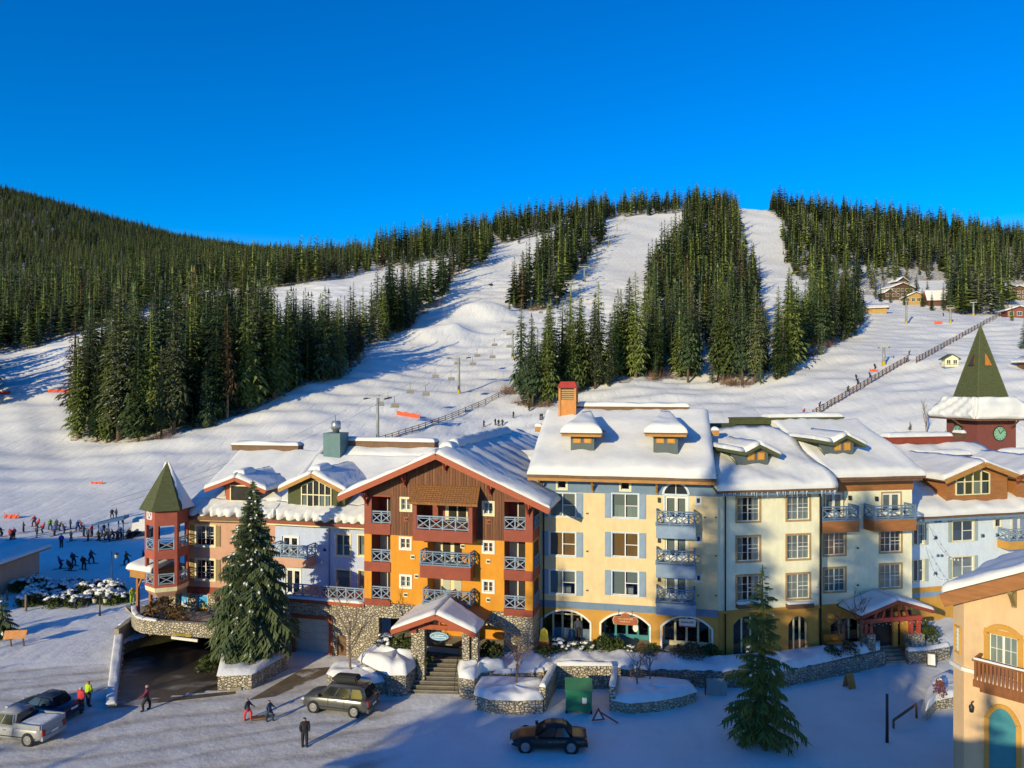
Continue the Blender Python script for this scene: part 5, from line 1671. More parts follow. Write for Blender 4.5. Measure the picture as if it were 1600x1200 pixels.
for i in range(4):
    a, c = Vector((*hexv(TR * .97)[i], 0)), Vector((*hexv(TR * .97)[(i + 1) % 6], 0)); u = (c - a).normalized()
    for (z0, z1) in zo:
        mb = MB(); p0 = a + u * .28 + Vector((0, 0, z0)); p1 = c - u * .22 + Vector((0, 0, z0)); railing_mb(p0, p1, .9, 1, M['slate_light'], mb); mb.build('railing', tw)
a, c = Vector((*hexv(TR * 1.01)[0], 0)), Vector((*hexv(TR * 1.01)[1], 0)); u = (c - a).normalized(); mid = (a + c) / 2
mb = MB()
zz0, zz1 = tz(811), tz(796); q0, q1 = mid - u * .38, mid + u * .38
for (p, q) in (((q0, zz0), (q1, zz0)), ((q0, zz1), (q1, zz1)), ((q0, zz0), (q0, zz1)), ((q1, zz0), (q1, zz1)), ((q0, zz0), (q1, zz1)), ((q0, zz1), (q1, zz0))):
    mb.beam(p[0] + Vector((0, 0, p[1])), q[0] + Vector((0, 0, q[1])), .09, .07, M['ice_trim'], up=(0, 1, 0))
mb.build('cross_panel', tw)
zs0, zs1, zap_ = tz(797), tz(786), tz(722, 63)
for k in range(6):
    (ax, ay), (cx2, cy2) = hexv(2.17)[k], hexv(2.17)[(k + 1) % 6]; (bx, by), (dx2, dy2) = hexv(1.86)[k], hexv(1.86)[(k + 1) % 6]
    mb = MB(); mb.poly([(ax, ay, zs0), (cx2, cy2, zs0), (dx2, dy2, zs1), (bx, by, zs1)], M['shingle_green']); mb.poly([(bx, by, zs1), (dx2, dy2, zs1), (0, 0, zap_)], M['shingle_green']); mb.poly([(ax, ay, zs0 - .02), (cx2, cy2, zs0 - .02), (cx2 * .7, cy2 * .7, zs0 + .06), (ax * .7, ay * .7, zs0 + .06)], M['timber_dark'])
    mb.build('roof_panel', tw)
for k in (2, 3, 4, 5):
    a, c = Vector((*hexv(2.2)[k], zs0 + .02)), Vector((*hexv(2.2)[(k + 1) % 6], zs0 + .02)); t = Vector((0, 0, zap_))
    sft = .12 if k == 2 else 0
    mb = MB(); rows = []
    n = 12; rg = random.Random(k); nr = (c - a).cross(t - a).normalized(); nr = nr if nr.z > 0 else -nr
    for j in range(n + 1):
        v = j / n * .98; row = []
        lo_ = sft + .10 * abs(math.sin(j * 2.1)) if k == 2 else 0
        hi_ = 1 - (.12 * abs(math.sin(j * 1.7)) + .5 if k == 5 else 0)
        for i in range(7):
            s_ = lo_ + (hi_ - lo_) * i / 6; q = a.lerp(c, s_).lerp(t, v); e = min(i, 6 - i) / 3; e2 = min(1, j / 2)
            row.append(q + nr * (.02 + .16 * min(1, e) ** .5 * (.3 + .7 * e2)))
        rows.append(row)
    mb.grid(rows, M['snow']); mb.build('snow_layer', tw)
# small timber canopy beside the turret
tcb = Bld('entry_canopy', 'small honey timber canopy with snow on top left of the red turret', 203, 63.5, 232, 62.5, 'canopy')
x0, x1, z0, z1 = tcb.rect(203, 893, 234, 912)
mb = MB(); mb.box(x0, x1 + .5, 0, 3.2, z0 + .45, z1, M['timber']); mb.box(x0 - .15, x1 + .5, -.15, 3.3, z1 + .003, z1 + .14, M['timber']); rf = mb.build('roof', tcb.root)
snow_sheet('snow_layer', rf, (x0 - .2, -.2, z1 + .15), (x1 + .5, -.2, z1 + .15), (x1 + .5, 3.3, z1 + 1.0), (x0 - .2, 3.3, z1 + 1.0), .35, .4, 3, (1, 0, 1, 1))
for xx in (x0 + .75, x1 - .15):
    mb = MB(); mb.box(xx - .11, xx + .11, .1, .32, 0, z0 + .6, M['beam_brown']); mb.beam((xx, .2, z0 - .5), (xx + .55, .2, z0 + .5), .12, .12, M['timber']); mb.build('post', tcb.root)

# ---------------------------------------------------------------- pale blue house
bl = Bld('apartment_building', 'pale blue house between the salmon house and the amber house', 430, 63.6, 572, 61.5)
W = bl.W
ze = bl.uv(500, 813)[1]
for (y0, y1, cc) in ((836, 868, 'blind'), (891, 924, 'full')):
    window(bl, bl.rect(525.5, y0, 546.5, y1), M['cream_trim'], 'one' if cc == 'full' else 'sash', cc if cc == 'full' else 'half', .12)
    window(bl, bl.rect(560, y0 + .5, 574, y1 + .5), M['cream_trim'], 'one', 'half' if cc != 'full' else 'full', .12)
window(bl, bl.rect(441, 838, 466, 884), M['ice_trim'], 'door', None, .1)
window(bl, bl.rect(446, 889, 470, 932), M['ice_trim'], 'door', None, .1)
wb = MB(); grid_wall(wb, 0, W, 0, ze, bl.ops, lambda x, z: M['blue']); wb.build('wall', bl.root)
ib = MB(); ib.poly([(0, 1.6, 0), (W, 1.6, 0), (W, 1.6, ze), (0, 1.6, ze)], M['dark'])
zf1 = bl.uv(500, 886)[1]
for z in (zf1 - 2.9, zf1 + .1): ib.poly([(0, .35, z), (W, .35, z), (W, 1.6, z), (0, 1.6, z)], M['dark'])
ib.build('interior', bl.root)
x0, x1, z0, z1 = bl.rect(424, 872, 480, 886, -1.4)
balcony(bl, x0, x1, z0, z1, 1.4, M['pink'], M['slate_light'], 1.0, 4)
downspout(bl, bl.uv(515, 860)[0], 0, ztr + .3, ze - .1, M['slate_light'], .045)
vent_box(bl, 507.5, 859, M['iron'])
be, bez = -1.0, ze + .05
bsl = .5; bry = 9.6; brz = bez + bsl * (bry - be)
x0e, x1e = -.3, W + 1.0
rb = MB()
rb.slab([(x0e, be, bez), (x1e, be, bez), (x1e + 12, bry, brz), (x0e, bry, brz)], .2, M['shingle_green']); rb.slab([(x0e, bry, brz), (x1e + 14, bry, brz), (x1e + 14, 20, bez), (x0e, 20, bez)], .2, M['shingle_green'])
rb.box(x0e, x1e, be - .06, be - .003, bez - .3, bez - .03, M['redbrown']); rb.box(x0e, x1e, be + .1, be + .3, bez - .45, bez - .23, M['cream_trim'])
rf = rb.build('roof', bl.root)
xl = bl.uv(541, 700, bry)[0]
snow_sheet('snow_layer', rf, (x0e, .8, bez + bsl * 1.8), (x1e + 1, .8, bez + bsl * 1.8), (x1e + 12, bry - 1.6, brz - bsl * 1.6), (x0e, bry - 1.6, brz - bsl * 1.6), .4, .6, 61, (0, 0, 1, 1), .08)
snow_sheet('snow_layer', rf, (xl, bry - 1.7, brz - bsl * 1.7), (x1e + 12, bry - 1.7, brz - bsl * 1.7), (x1e + 12, bry, brz), (xl - .8, bry, brz), .4, .5, 63, (0, 0, 1, 1), .1)
snow_sheet('snow_layer', rf, (x0e, be - .02, bez), (x1e, be - .02, bez), (x1e, .85, bez + bsl * 1.85), (x0e, .85, bez + bsl * 1.85), .46, .2, 62, (1, 0, 0, 1), .06, scallop=(.86, .9))
snow_sheet('verge_snow', rf, (x0e - .3, .5, bez + bsl * 1.5), (x0e + .5, .5, bez + bsl * 1.5), (x0e + .5, bry, brz), (x0e - .3, bry, brz), .62, .4, 64, (1, 1, 1, 1), .06)
ridge_cap(bl, bl.uv(538, 697, bry)[0], bl.uv(682, 695, bry)[0], bry, brz + .1, .5, 1.2, M['timber_dark'], True, 65)
# glass-fronted gable
yg = .3
dx = bl.uv(494, 760, yg)[0]
zee, zaa = bl.uv(494, 767, yg - .8)[1], bl.uv(494, 741, yg - .8)[1]
gable_dormer(bl, dx, 3.1, zee, zaa, yg, .8, (be, bez, bsl), M['shingle_green'], M['timber'], M['timber_dark'], 66, .38, face_hw=2.7, cap=(.5, 2.6, .45, 1.1), fh=.3)
def gable_glass(b, x0, x1, zb_, zt_fn, y, n, trim, bar=None, part='gable_window'):
    mb = MB(); bw = .09
    for i in range(n + 1):
        x = x0 + (x1 - x0) * i / n; mb.beam((x, y, zb_), (x, y, zt_fn(x)), bw, .1, trim, up=(0, 1, 0))
    mb.beam((x0, y, zb_), (x1, y, zb_), bw, .11, trim, up=(0, 1, 0))
    if bar: mb.beam((x0, y - .003, bar), (x1, y - .003, bar), bw, .1, trim, up=(0, 1, 0))
    xm = [x0 + (x1 - x0) * i / 12 for i in range(13)]
    for p, q in zip(xm[:-1], xm[1:]): mb.beam((p, y, zt_fn(p)), (q, y, zt_fn(q)), bw, .1, trim, up=(0, 1, 0))
    o = mb.build(part, b.root)
    for i in range(n):
        xa, xb = x0 + (x1 - x0) * i / n + .04, x0 + (x1 - x0) * (i + 1) / n - .04
        xm_ = [xa + (xb - xa) * k / 4 for k in range(5)]
        p = MB(); p.poly([(xa, y + .03, zb_), (xb, y + .03, zb_)] + [(x, y + .03, zt_fn(x)) for x in xm_[::-1]], M['glass_dark']); p.build('pane', o)
    p = MB(); xm_ = [x0 + (x1 - x0) * k / 8 for k in range(9)]
    p.poly([(x0, y + .06, zb_), (x1, y + .06, zb_)] + [(x, y + .06, zt_fn(x)) for x in xm_[::-1]], M['shopdark']); 
    p.box(x0 + .1, x0 + (x1 - x0) * .22, y + .045, y + .055, zb_, bar or zb_ + 1, M['curtain']); p.box(x1 - (x1 - x0) * .45, x1 - .2, y + .045, y + .055, zb_, (bar or zb_ + 1), M['curtain'])
    p.build('curtain', o)
    return o
gsl = (zaa - zee) / 3.1
gx0, gx1 = bl.uv(472, 780, yg)[0], bl.uv(518, 780, yg)[0]
gable_glass(bl, gx0, gx1, bl.uv(494, 792, yg)[1], lambda x: zaa - .55 - gsl * abs(x - dx), yg - .06, 5, M['cream_trim'], bl.uv(494, 773, yg)[1])
# teal flue on the ridge
fx = bl.uv(525, 690, 8.0)[0]; fz = bl.uv(525, 707, 8.0)[1]
s_ = bl.uv(538, 690, 8.0)[0] - fx
fl = thing('flue', 'teal boxed flue with a shiny steel stack on the pale blue house roof', 'flue', bl.world(fx, 8.0, fz - .5), bl.a)
ht = bl.uv(525, 677, 8.0)[1] - fz + .5
mb = MB(); mb.box(-s_, s_, -s_, s_, 0, ht, M['teal_vent']); mb.box(-s_ - .04, s_ + .04, -s_ - .04, s_ + .04, ht + .002, ht + .06, M['teal_vent']); mb.build('box', fl)
mb = MB(); mb.lathe([(.001, ht + .06), (.32, ht + .06), (.32, ht + .35), (.46, ht + .4), (.46, ht + 1.0), (.40, ht + 1.05), (.40, ht + 1.18), (.001, ht + 1.2)], M['steel'], n=14); mb.build('stack', fl)

# ---------------------------------------------------------------- cream house
cb = Bld('apartment_building', 'cream house with brown window trim and two small green gabled dormers', 1122, 55.0, 1283, 56.5)
W = cb.W
RY = 1.3                                   # the right half stands back
xr1 = cb.uv(1425, 800, RY)[0]
ce = -1.2; cez = cb.uv(1215, 764, ce)[1]
cry = 8.8; crz = cb.uv(1225, 660, cry)[1]
csl = (crz - cez) / (cry - ce)
ze = cez + .3
zo_ = cb.uv(1205, 952)[1]
for c in (1169, 1247):
    rows = ((777, 814), (839, 876), (900, 938)) if c < 1200 else ((775, 812), (836, 873), (897, 935))
    for k, (y0, y1) in enumerate(rows):
        window(cb, cb.rect(c - 17.5, y0, c + 17.5, y1), M['brown_trim'], 'sash', ('side' if c < 1200 else 'half', 'side' if c < 1200 else 'half', 'side' if c < 1200 else 'full')[k], .14, (2, 3))
    # flower box under the lowest
    r = cb.rect(c - 20, 941, c + 20, 946)
    mb = MB(); mb.box(r[0], r[1], -.45, -.05, r[2] - .1, r[3], M['timber_dark']); fbx = mb.build('flower_box', cb.root); snow_cap(fbx, r[0], r[1], -.46, -.06, r[3] + .003, .22, c)
ops_l = list(cb.ops); cb.ops = []
for c, rows in ((1304, ((832, 867), (888, 924))), (1391.5, ((829, 862), (882, 918)))):
    for k, (y0, y1) in enumerate(rows):
        window(cb, cb.rect(c - 16, y0, c + 16, y1, RY), M['brown_trim'], 'sash', ('warm', 'teal')[k] if c < 1350 else (None, 'half')[k], .14, (2, 3), y=RY)
for (a, c, y0, y1, b0, b1, da, dc) in ((1284, 1343, 814, 832, 0, 0, 1289, 1317), (1366, 1432, 812, 830, 0, 0, 1378, 1407)):
    x0, x1, z0, z1 = cb.rect(a, y0, c, y1, RY - 1.3)
    balcony(cb, x0, x1, z0, z1, 1.3, M['beam_brown'], M['slate'], 1.0, 3, y=RY)
    xd0, xd1, _, zd1 = cb.rect(da, 770, dc, 790, RY)
    window(cb, (xd0, xd1, z1 + .1, zd1), M['brown_trim'], 'door', 'blind', .10, y=RY)
    lx = (xd1 + .55) if a < 1350 else (xd0 - .55)
    mb = MB(); mb.box(lx - .09, lx + .09, RY - .2, RY - .003, zd1 - .6, zd1 - .25, M['iron']); mb.build('wall_lamp', cb.root)
ops_r = list(cb.ops)
ga = [cb.rect(a, 963, c, 1000) for a, c in ((1146, 1190), (1232, 1263))]
wb = MB()
grid_wall(wb, 0, W, zo_, ze, ops_l, lambda x, z: M['cream'])
grid_wall(wb, W, xr1, zo_ - .3, ze + .9, ops_r, lambda x, z: M['cream'], y=RY)
arch_wall(wb, 0, W, 0, zo_, [(r[0], r[1], r[3] - .6, r[3]) for r in ga], M['ochre'])
gr = cb.rect(1298, 966, 1345, 1005, RY)
arch_wall(wb, W, xr1, 0, zo_ - .3, [(gr[0], gr[1], gr[3] - .5, gr[3])], M['ochre'], y=RY)
wb.poly([(W, 0, 0), (W, RY, 0), (W, RY, ze), (W, 0, ze)], M['cream'])
wb.poly([(xr1, RY, 0), (xr1, 9, 0), (xr1, 9, ze), (xr1, RY, ze)], M['cream'])
wb.poly([(0, 0, 0), (0, 9, 0), (0, 9, ze), (0, 0, ze)], M['cream'])
wb.build('wall', cb.root)
mb = MB(); mb.box(-.02, W + .02, -.14, -.003, zo_ - .08, zo_ + .10, M['ochre']); mb.build('ledge', cb.root)
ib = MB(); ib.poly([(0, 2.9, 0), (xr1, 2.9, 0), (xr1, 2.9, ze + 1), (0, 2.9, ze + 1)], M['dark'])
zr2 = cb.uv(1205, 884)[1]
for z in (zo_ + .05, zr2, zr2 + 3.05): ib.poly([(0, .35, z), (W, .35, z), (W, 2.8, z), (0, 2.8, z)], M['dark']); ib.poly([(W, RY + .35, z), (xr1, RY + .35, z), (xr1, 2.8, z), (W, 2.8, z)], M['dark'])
ib.build('interior', cb.root)
for r, yy in [(q, 0) for q in ga] + [(gr, RY)]:
    mb = MB(); n = 3
    for k in range(n + 1):
        xx = r[0] + .06 + (r[1] - r[0] - .12) * k / n; mb.box(xx - .06, xx + .06, yy + .25, yy + .33, 1.2, r[3], M['cream_trim'])
    mb.box(r[0], r[1], yy + .26, yy + .32, 1.2, 1.9, M['timber_dark'])
    o = mb.build('shop_window', cb.root)
    p = MB(); p.poly([(r[0], yy + .3, 1.9), (r[1], yy + .3, 1.9), (r[1], yy + .3, r[3]), (r[0], yy + .3, r[3])], M['glass_dark']); p.build('pane', o)
fb = MB(); fx0, fx1 = cb.uv(1309, 755, RY)[0], cb.uv(1424, 755, RY)[0]
fz0, fz1 = cb.uv(1366, 766, RY)[1], cb.uv(1366, 752, RY)[1]
fb.box(fx0, fx1 + .1, RY - .10, RY - .003, fz0, fz1 + .2, M['beam_brown']); fb.build('fascia_beam', cb.root)
downspout(cb, .55, 0, .8, ze - .3, M['iron']); downspout(cb, W - .1, 0, .8, ze - .3, M['iron'], .09)
vent_box(cb, 1339, 856, M['cream'], RY, .28); vent_box(cb, 1339, 914, M['cream'], RY, .28)
xa, xs = cb.uv(1120, 766, ce)[0], cb.uv(1308, 760, ce)[0]
ce2 = .12; cez2 = cez + csl * (ce2 - ce)
xb = cb.uv(1446, 744, ce2)[0]
rb = MB()
rb.slab([(xa, ce, cez), (xs, ce, cez), (xs, cry, crz), (xa, cry, crz)], .22, M['shingle_green']); rb.slab([(xs, ce2, cez2), (xb, ce2, cez2), (xb, cry, crz), (xs, cry, crz)], .22, M['shingle_green'])
rb.slab([(xa, cry, crz), (xb, cry, crz), (xb, 19, cez), (xa, 19, cez)], .22, M['shingle_green'])
rb.box(xa, xs, ce - .06, ce - .003, cez - .24, cez - .02, M['timber_dark']); rb.box(xa, xs, ce + .05, ce + .2, cez - .45, cez - .25, M['slate']); rb.box(xs + .002, xb, ce2 - .06, ce2 - .003, cez2 - .24, cez2 - .02, M['timber_dark']); rb.box(xs + .3, xb - .2, ce2 + .05, ce2 + .2, cez2 - .42, cez2 - .25, M['timber_dark'])
rf = rb.build('roof', cb.root)
xg = cb.uv(1196, 668, cry)[0]
ic = MB(); rg = random.Random(14)
for k in range(46):
    x = rg.uniform(xa + .3, xs - .1); l_ = rg.uniform(.12, .55) * (1 if x > xa + 3 else .6)
    ic.lathe([(.001, -l_), (.018, -l_ * .5), (.035, 0)], M['ice_trim'], (x, ce - .08, cez - .2), 5)
o = ic.build('icicles', rf); o['kind'] = 'stuff'
snow_sheet('snow_layer', rf, (xa, ce - .06, cez), (xs + .02, ce - .06, cez), (xs + .02, cry - 1.7, crz - csl * 1.7), (xa, cry - 1.7, crz - csl * 1.7), .55, .55, 71, (1, 0, 0, 1), .12)
snow_sheet('snow_layer', rf, (xg, cry - 1.9, crz - csl * 1.9), (xs + .02, cry - 1.9, crz - csl * 1.9), (xs + .02, cry, crz), (xg + .5, cry, crz), .55, .4, 73, (0, 0, 1, 1), .1)
snow_sheet('snow_layer', rf, (xs, ce2 - .06, cez2), (xb + .03, ce2 - .06, cez2), (xb + .03, cry, crz), (xs, cry, crz), .55, .55, 72, (1, 1, 1, 0), .12)
ridge_cap(cb, cb.uv(1145, 660, cry)[0], cb.uv(1312, 657, cry)[0], cry + .1, crz - .1, .45, 1.3, M['shingle_green'], False, 5)
snow_cap(rf, cb.uv(1196, 660, cry)[0], cb.uv(1312, 657, cry)[0], cry - .6, cry + .8, crz + .48, .35, 6, 'ridge_snow')
for i, (px, py, yf) in enumerate(((1181, 714, 1.2), (1316, 699, 2.2))):
    x, zc = cb.uv(px, py, yf)
    zmin = cez + csl * (yf - ce)
    hw = 1.02; ze1 = cb.uv(px, py - 6, yf)[1]; za1 = cb.uv(px, py - 17, yf)[1]
    mb = MB()
    mb.poly([(x - hw * 2.2, yf, ze1 + .1), (x - hw, yf, zmin - .1), (x + hw, yf, zmin - .1), (x + hw, yf, ze1), (x + .1, yf, za1), (x - hw, yf, ze1 + .15)], M['dormer_grey'])
    mb.poly([(x + hw, yf, zmin - .3), (x + hw, yf + 3, zmin + csl * 3 - .3), (x + hw, yf + 3, ze1 + .1), (x + hw, yf, ze1)], M['dormer_grey'])
    d = mb.build('dormer', cb.root)
    for sx in (-.42, .42):
        w_ = MB(); w_.box(x + sx - .30, x + sx + .30, yf - .05, yf - .003, ze1 - .55, ze1 + .08, M['timber']); w_.box(x + sx - .22, x + sx + .22, yf - .06, yf - .051, ze1 - .47, ze1, M['warmroom']); w_.build('dormer_window', d)
    yy1 = yf + 4.2
    rb = MB()
    apx = x + .1
    rb.slab([(apx, yf - .5, za1 + .15), (x + hw + .75, yf - .5, ze1 - .1), (x + hw + .75, yy1, ze1 - .1), (apx, yy1, za1 + .15)], .25, M['shingle_green'])
    rb.slab([(x - hw - .1, yf - .5, ze1 + .12), (apx, yf - .5, za1 + .15), (apx, yy1, za1 + .15), (x - hw - .1, yy1, ze1 + .12)], .25, M['shingle_green'])
    rb.slab([(x - hw * 2.7, yf - .5, ze1 + .42), (x - hw - .1, yf - .5, ze1 + .12), (x - hw - .1, yy1, ze1 + .12), (x - hw * 2.7, yy1, ze1 + .42)], .25, M['shingle_green'])
    rb.build('dormer_roof', d)
    rb = MB(); rb.poly([(x - hw * 2.6, yf - .1, ze1 + .2), (x - hw, yf - .15, zmin - .15), (x + hw + .3, yf - .15, zmin - .1), (x + hw, yf - .01, zmin + .15), (x - hw, yf - .01, zmin + .1)], M['shingle_green']); rb.build('apron', d)
    snow_sheet('snow_layer', d, (x + hw + .78, yf - .52, ze1 - .09), (x + hw + .78, yy1, ze1 - .09), (apx, yy1, za1 + .16), (apx, yf - .52, za1 + .16), .34, .4, 80 + i, (1, 0, 0, 1), .03)
    snow_sheet('snow_layer', d, (x - hw - .1, yy1, ze1 + .13), (x - hw - .1, yf - .52, ze1 + .13), (apx, yf - .52, za1 + .16), (apx, yy1, za1 + .16), .34, .4, 82 + i, (0, 1, 0, 0), .03)
    snow_sheet('snow_layer', d, (x - hw * 2.8, yy1, ze1 + .43), (x - hw * 2.8, yf - .52, ze1 + .43), (x - hw - .1, yf - .52, ze1 + .13), (x - hw - .1, yy1, ze1 + .13), .34, .4, 84 + i, (1, 1, 0, 0), .03)
# red timber entrance porch of the cream house
cp = Bld('entrance_porch', 'red timber entrance porch on stubby stone plinths before the cream house', 1354, 56.2, 1452, 57.4, 'porch')
cz = lambda px, py, y=0: cp.uv(px, py, y)
gxx, za = cz(1403, 938, -.7); zl = cz(1347, 962, -.7)[1]; hl = gxx - cz(1346, 960, -.7)[0]; hr = cz(1458, 954, -.7)[0] - gxx
s2 = (za - zl) / hl
rb = MB(); y2, y3 = -.7, 3.4
rb.slab([(gxx - hl, y2, za - s2 * hl), (gxx, y2, za), (gxx, y3, za), (gxx - hl, y3, za - s2 * hl)], .14, M['shingle_green']); rb.slab([(gxx, y2, za), (gxx + hr, y2, za - s2 * hr), (gxx + hr, y3, za - s2 * hr), (gxx, y3, za)], .14, M['shingle_green'])
prf = rb.build('roof', cp.root)
fb = MB(); fb.beam((gxx - hl, y2 - .05, za - s2 * hl - .12), (gxx, y2 - .05, za - .12), .08, .26, M['redbrown']); fb.beam((gxx + hr, y2 - .05, za - s2 * hr - .12), (gxx, y2 - .051, za - .12), .08, .26, M['redbrown']); fb.build('fascia', prf)
snow_sheet('snow_layer', prf, (gxx - hl, y2 + 2.6, za - s2 * hl), (gxx - hl, y2 - .06, za - s2 * hl), (gxx, y2 - .06, za), (gxx, y2 + 2.6, za), .26, .4, 91, (1, 1, 0, 1), .05)
snow_sheet('snow_layer', prf, (gxx + hr, y2 - .06, za - s2 * hr), (gxx + hr, y2 + 2.0, za - s2 * hr), (gxx, y2 + 2.6, za), (gxx, y2 - .06, za), .26, .4, 92, (1, 1, 0, 1), .05)
M['red_post'] = mat('red_painted_timber', (.36, .055, .035), .55, .14, 2, .1, 20)
zbm = cz(1403, 970)[1]
mb = MB(); mb.box(gxx - hl + .3, gxx + hr - .4, -.1, .12, zbm, zbm + .32, M['red_post'])
for k in (-2, -1, 0, 1, 2): mb.beam((gxx + k * .75, 0, zbm + .3), (gxx + k * .5, 0, za - s2 * abs(k) * .5 - .15), .12, .12, M['red_post'])
mb.build('truss', cp.root)
for a, c, ps in ((1352, 1364, (1354, 1362)), (1421, 1440, (1425, 1437))):
    x0, x1, z0, z1 = cp.rect(a, 990, c, 1010)
    mb = MB(); mb.box(x0, x1, -.3, .6, .7, z1, M['stone_grey'] if a < 1400 else M['stone']); mb.build('plinth', cp.root)
    for q in ps: 
        xx = cz(q, 985)[0]; mb = MB(); mb.box(xx - .12, xx + .12, .02, .26, z1 + .003, zbm - .003, M['red_post']); mb.build('post', cp.root)
rg = random.Random(8)
mb = MB()
for k in range(18):
    x = gxx - hl + .2 + k * (hl + hr - .4) / 17; z = zbm - .05 - .14 * abs(math.sin(k * 1.3))
    mb.lathe([(.001, -.04), (.035, 0), (.001, .04)], M['white'], (x, -.16, z), 6)
mb.build('string_lights', cp.root)
for k, (x0, x1, m_) in enumerate(((1396, 1403, 'ochre'), (1409, 1419, 'ochre'), (1360, 1424, 'dark'))):
    yy_ = 1.2 if m_ == 'dark' else .8; r = cp.rect(x0, 966, x1, 1004, yy_); mb = MB(); mb.box(r[0], r[1], yy_, yy_ + .2, ZS - .6, r[3] + .5, M[m_]); mb.build('entry_pier' if m_ != 'dark' else 'porch_unlit_back', cp.root)  # the wide dark sheet paints the unlit porch interior

# ---------------------------------------------------------------- light blue house on the right
lb_ = Bld('apartment_building', 'icy blue white house at the right with sage shutters and honey timber gable', 1420, 63.5, 1650, 67.3)
W = lb_.W
ze = lb_.uv(1510, 801)[1]
zo1, zo2 = lb_.uv(1450, 917)[1], lb_.uv(1450, 925)[1]
for c, (w2) in ((1435, 8), (1504.5, 16)):
    for (y0, y1) in ((814, 845), (870, 902)):
        if c < 1450: y0, y1 = y0 + 5, y1 + 6
        r = lb_.rect(c - w2, y0, c + w2, y1)
        window(lb_, r, M['cream_trim'], 'sash', 'half' if c > 1450 else 'side', .10)
        shutters(lb_, r, M['shutter_grey'], .36, .10)
window(lb_, lb_.rect(1555, 811, 1564, 823), M['cream_trim'], 'one', 'side', .12)
ops = list(lb_.ops)
xq = lb_.uv(1578, 830)[0]
window(lb_, lb_.rect(1581, 808, 1605, 846), M['cream_trim'], 'door', 'side', .12)
wb = MB()
def lmat(x, z): 
    if z < zo2: return M['slate_light'] if z > lb_.uv(1450, 933)[1] else M['ochre']
    if z < zo1: return M['yellow']
    return M['white_blue']
zs3 = lb_.uv(1450, 933)[1]
grid_wall(wb, -3, W, 0, ze, lb_.ops, lambda x, z: M['ochre'] if z < zs3 else M['slate_light'] if z < zo2 else M['ochre'] if z < zo1 else M['white_blue'], cuts=(zo1, zo2, zs3))
wb.box(-3, W, -.06, -.003, ze - .55, ze - .1, M['slate_light'])
wb.build('wall', lb_.root)
ib = MB(); ib.poly([(-3, 1.6, 0), (W, 1.6, 0), (W, 1.6, ze), (-3, 1.6, ze)], M['dark']); ib.build('interior', lb_.root)
x0, x1, z0, z1 = lb_.rect(1577, 846, 1615, 858, -1.2)
balcony(lb_, x0, x1, z0, z1, 1.2, M['ochre'], M['slate_light'], 1.0, 3)
for px, py in ((1462, 814), (1468, 814), (1461, 840), (1535, 837), (1558, 836), (1465, 868), (1471, 868), (1461, 896)):
    vent_box(lb_, px, py, M['slate'], s=.24 if py < 830 or py in (868,) else .34)
mb = MB(); r = lb_.rect(1441, 930, 1458, 948)
le, lez = -1.1, ze + .1
lry = 9.0; lrz = lb_.uv(1470, 695, lry)[1]; lsl = (lrz - lez) / (lry - le)
rb = MB()
rb.slab([(-3.6, le, lez), (W, le, lez), (W, lry, lrz), (-3.6, lry, lrz)], .22, M['timber_dark']); rb.slab([(-3.6, lry, lrz), (W, lry, lrz), (W, 19, lez), (-3.6, 19, lez)], .22, M['timber_dark'])
rb.box(-3.6, W, le - .06, le - .003, lez - .22, lez - .02, M['timber_dark']); rb.box(-3.6, W, le + .06, le + .2, lez - .46, lez - .24, M['slate'])
rf = rb.build('roof', lb_.root)
snow_sheet('snow_layer', rf, (-3.6, le - .06, lez), (W, le - .06, lez), (W, lry, lrz), (-3.6, lry, lrz), .5, .6, 101, (1, 0, 1, 1), .12)
ridge_cap(lb_, lb_.uv(1381, 688, lry)[0], lb_.uv(1480, 688, lry)[0], lry, lrz + .2, .6, 1.3, M['redbrown'], True, 102, .45)
ridge_cap(lb_, lb_.uv(1515, 688, lry)[0], W, lry + 1.5, lrz + .35, .6, 1.3, M['timber_dark'], True, 103, .45)
for i, (a, c) in enumerate(((1466, 1510), (1571, 1612))):
    yy = 6.2; x0 = lb_.uv(a, 708, yy)[0]; x1 = lb_.uv(c, 708, yy)[0]; z = lez + lsl * (yy - le) + .35
    mb = MB(); mb.box(x0, x1, yy - .5, yy + .7, z - .5, z + .35, M['timber_dark']); o = mb.build('skylight_curb', lb_.root); snow_cap(o, x0 - .1, x1 + .1, yy - .6, yy + .9, z + .36, .5, 104 + i)
yg = -.2
for k, (pxa, pxl) in enumerate(((1527, 1477), (1640, 1588))):
    dx = lb_.uv(pxa, 740, yg)[0]; zaa = lb_.uv(pxa, 724 if k == 0 else 722, yg - .8)[1]; zee = lb_.uv(pxa, 749 if k == 0 else 745, yg - .8)[1]
    hw = dx - lb_.uv(pxl, 749, yg - .8)[0]
    gable_dormer(lb_, dx, hw, zee, zaa, yg, .8, (le, lez, lsl), M['beam_brown'], M['timber'] if k == 0 else M['fascia'], M['timber_dark'], 106 + k * 5, .42, face_hw=hw - .9, fh=.42)
    if k == 0:
        gsl_ = (zaa - zee) / hw
        a0, a1 = lb_.uv(1493, 760, yg)[0], lb_.uv(1545, 760, yg)[0]
        gable_glass(lb_, a0, a1, lb_.uv(1520, 772, yg)[1], lambda x: zaa - .6 - gsl_ * abs(x - dx), yg - .06, 4, M['cream_trim'], lb_.uv(1520, 752, yg)[1])
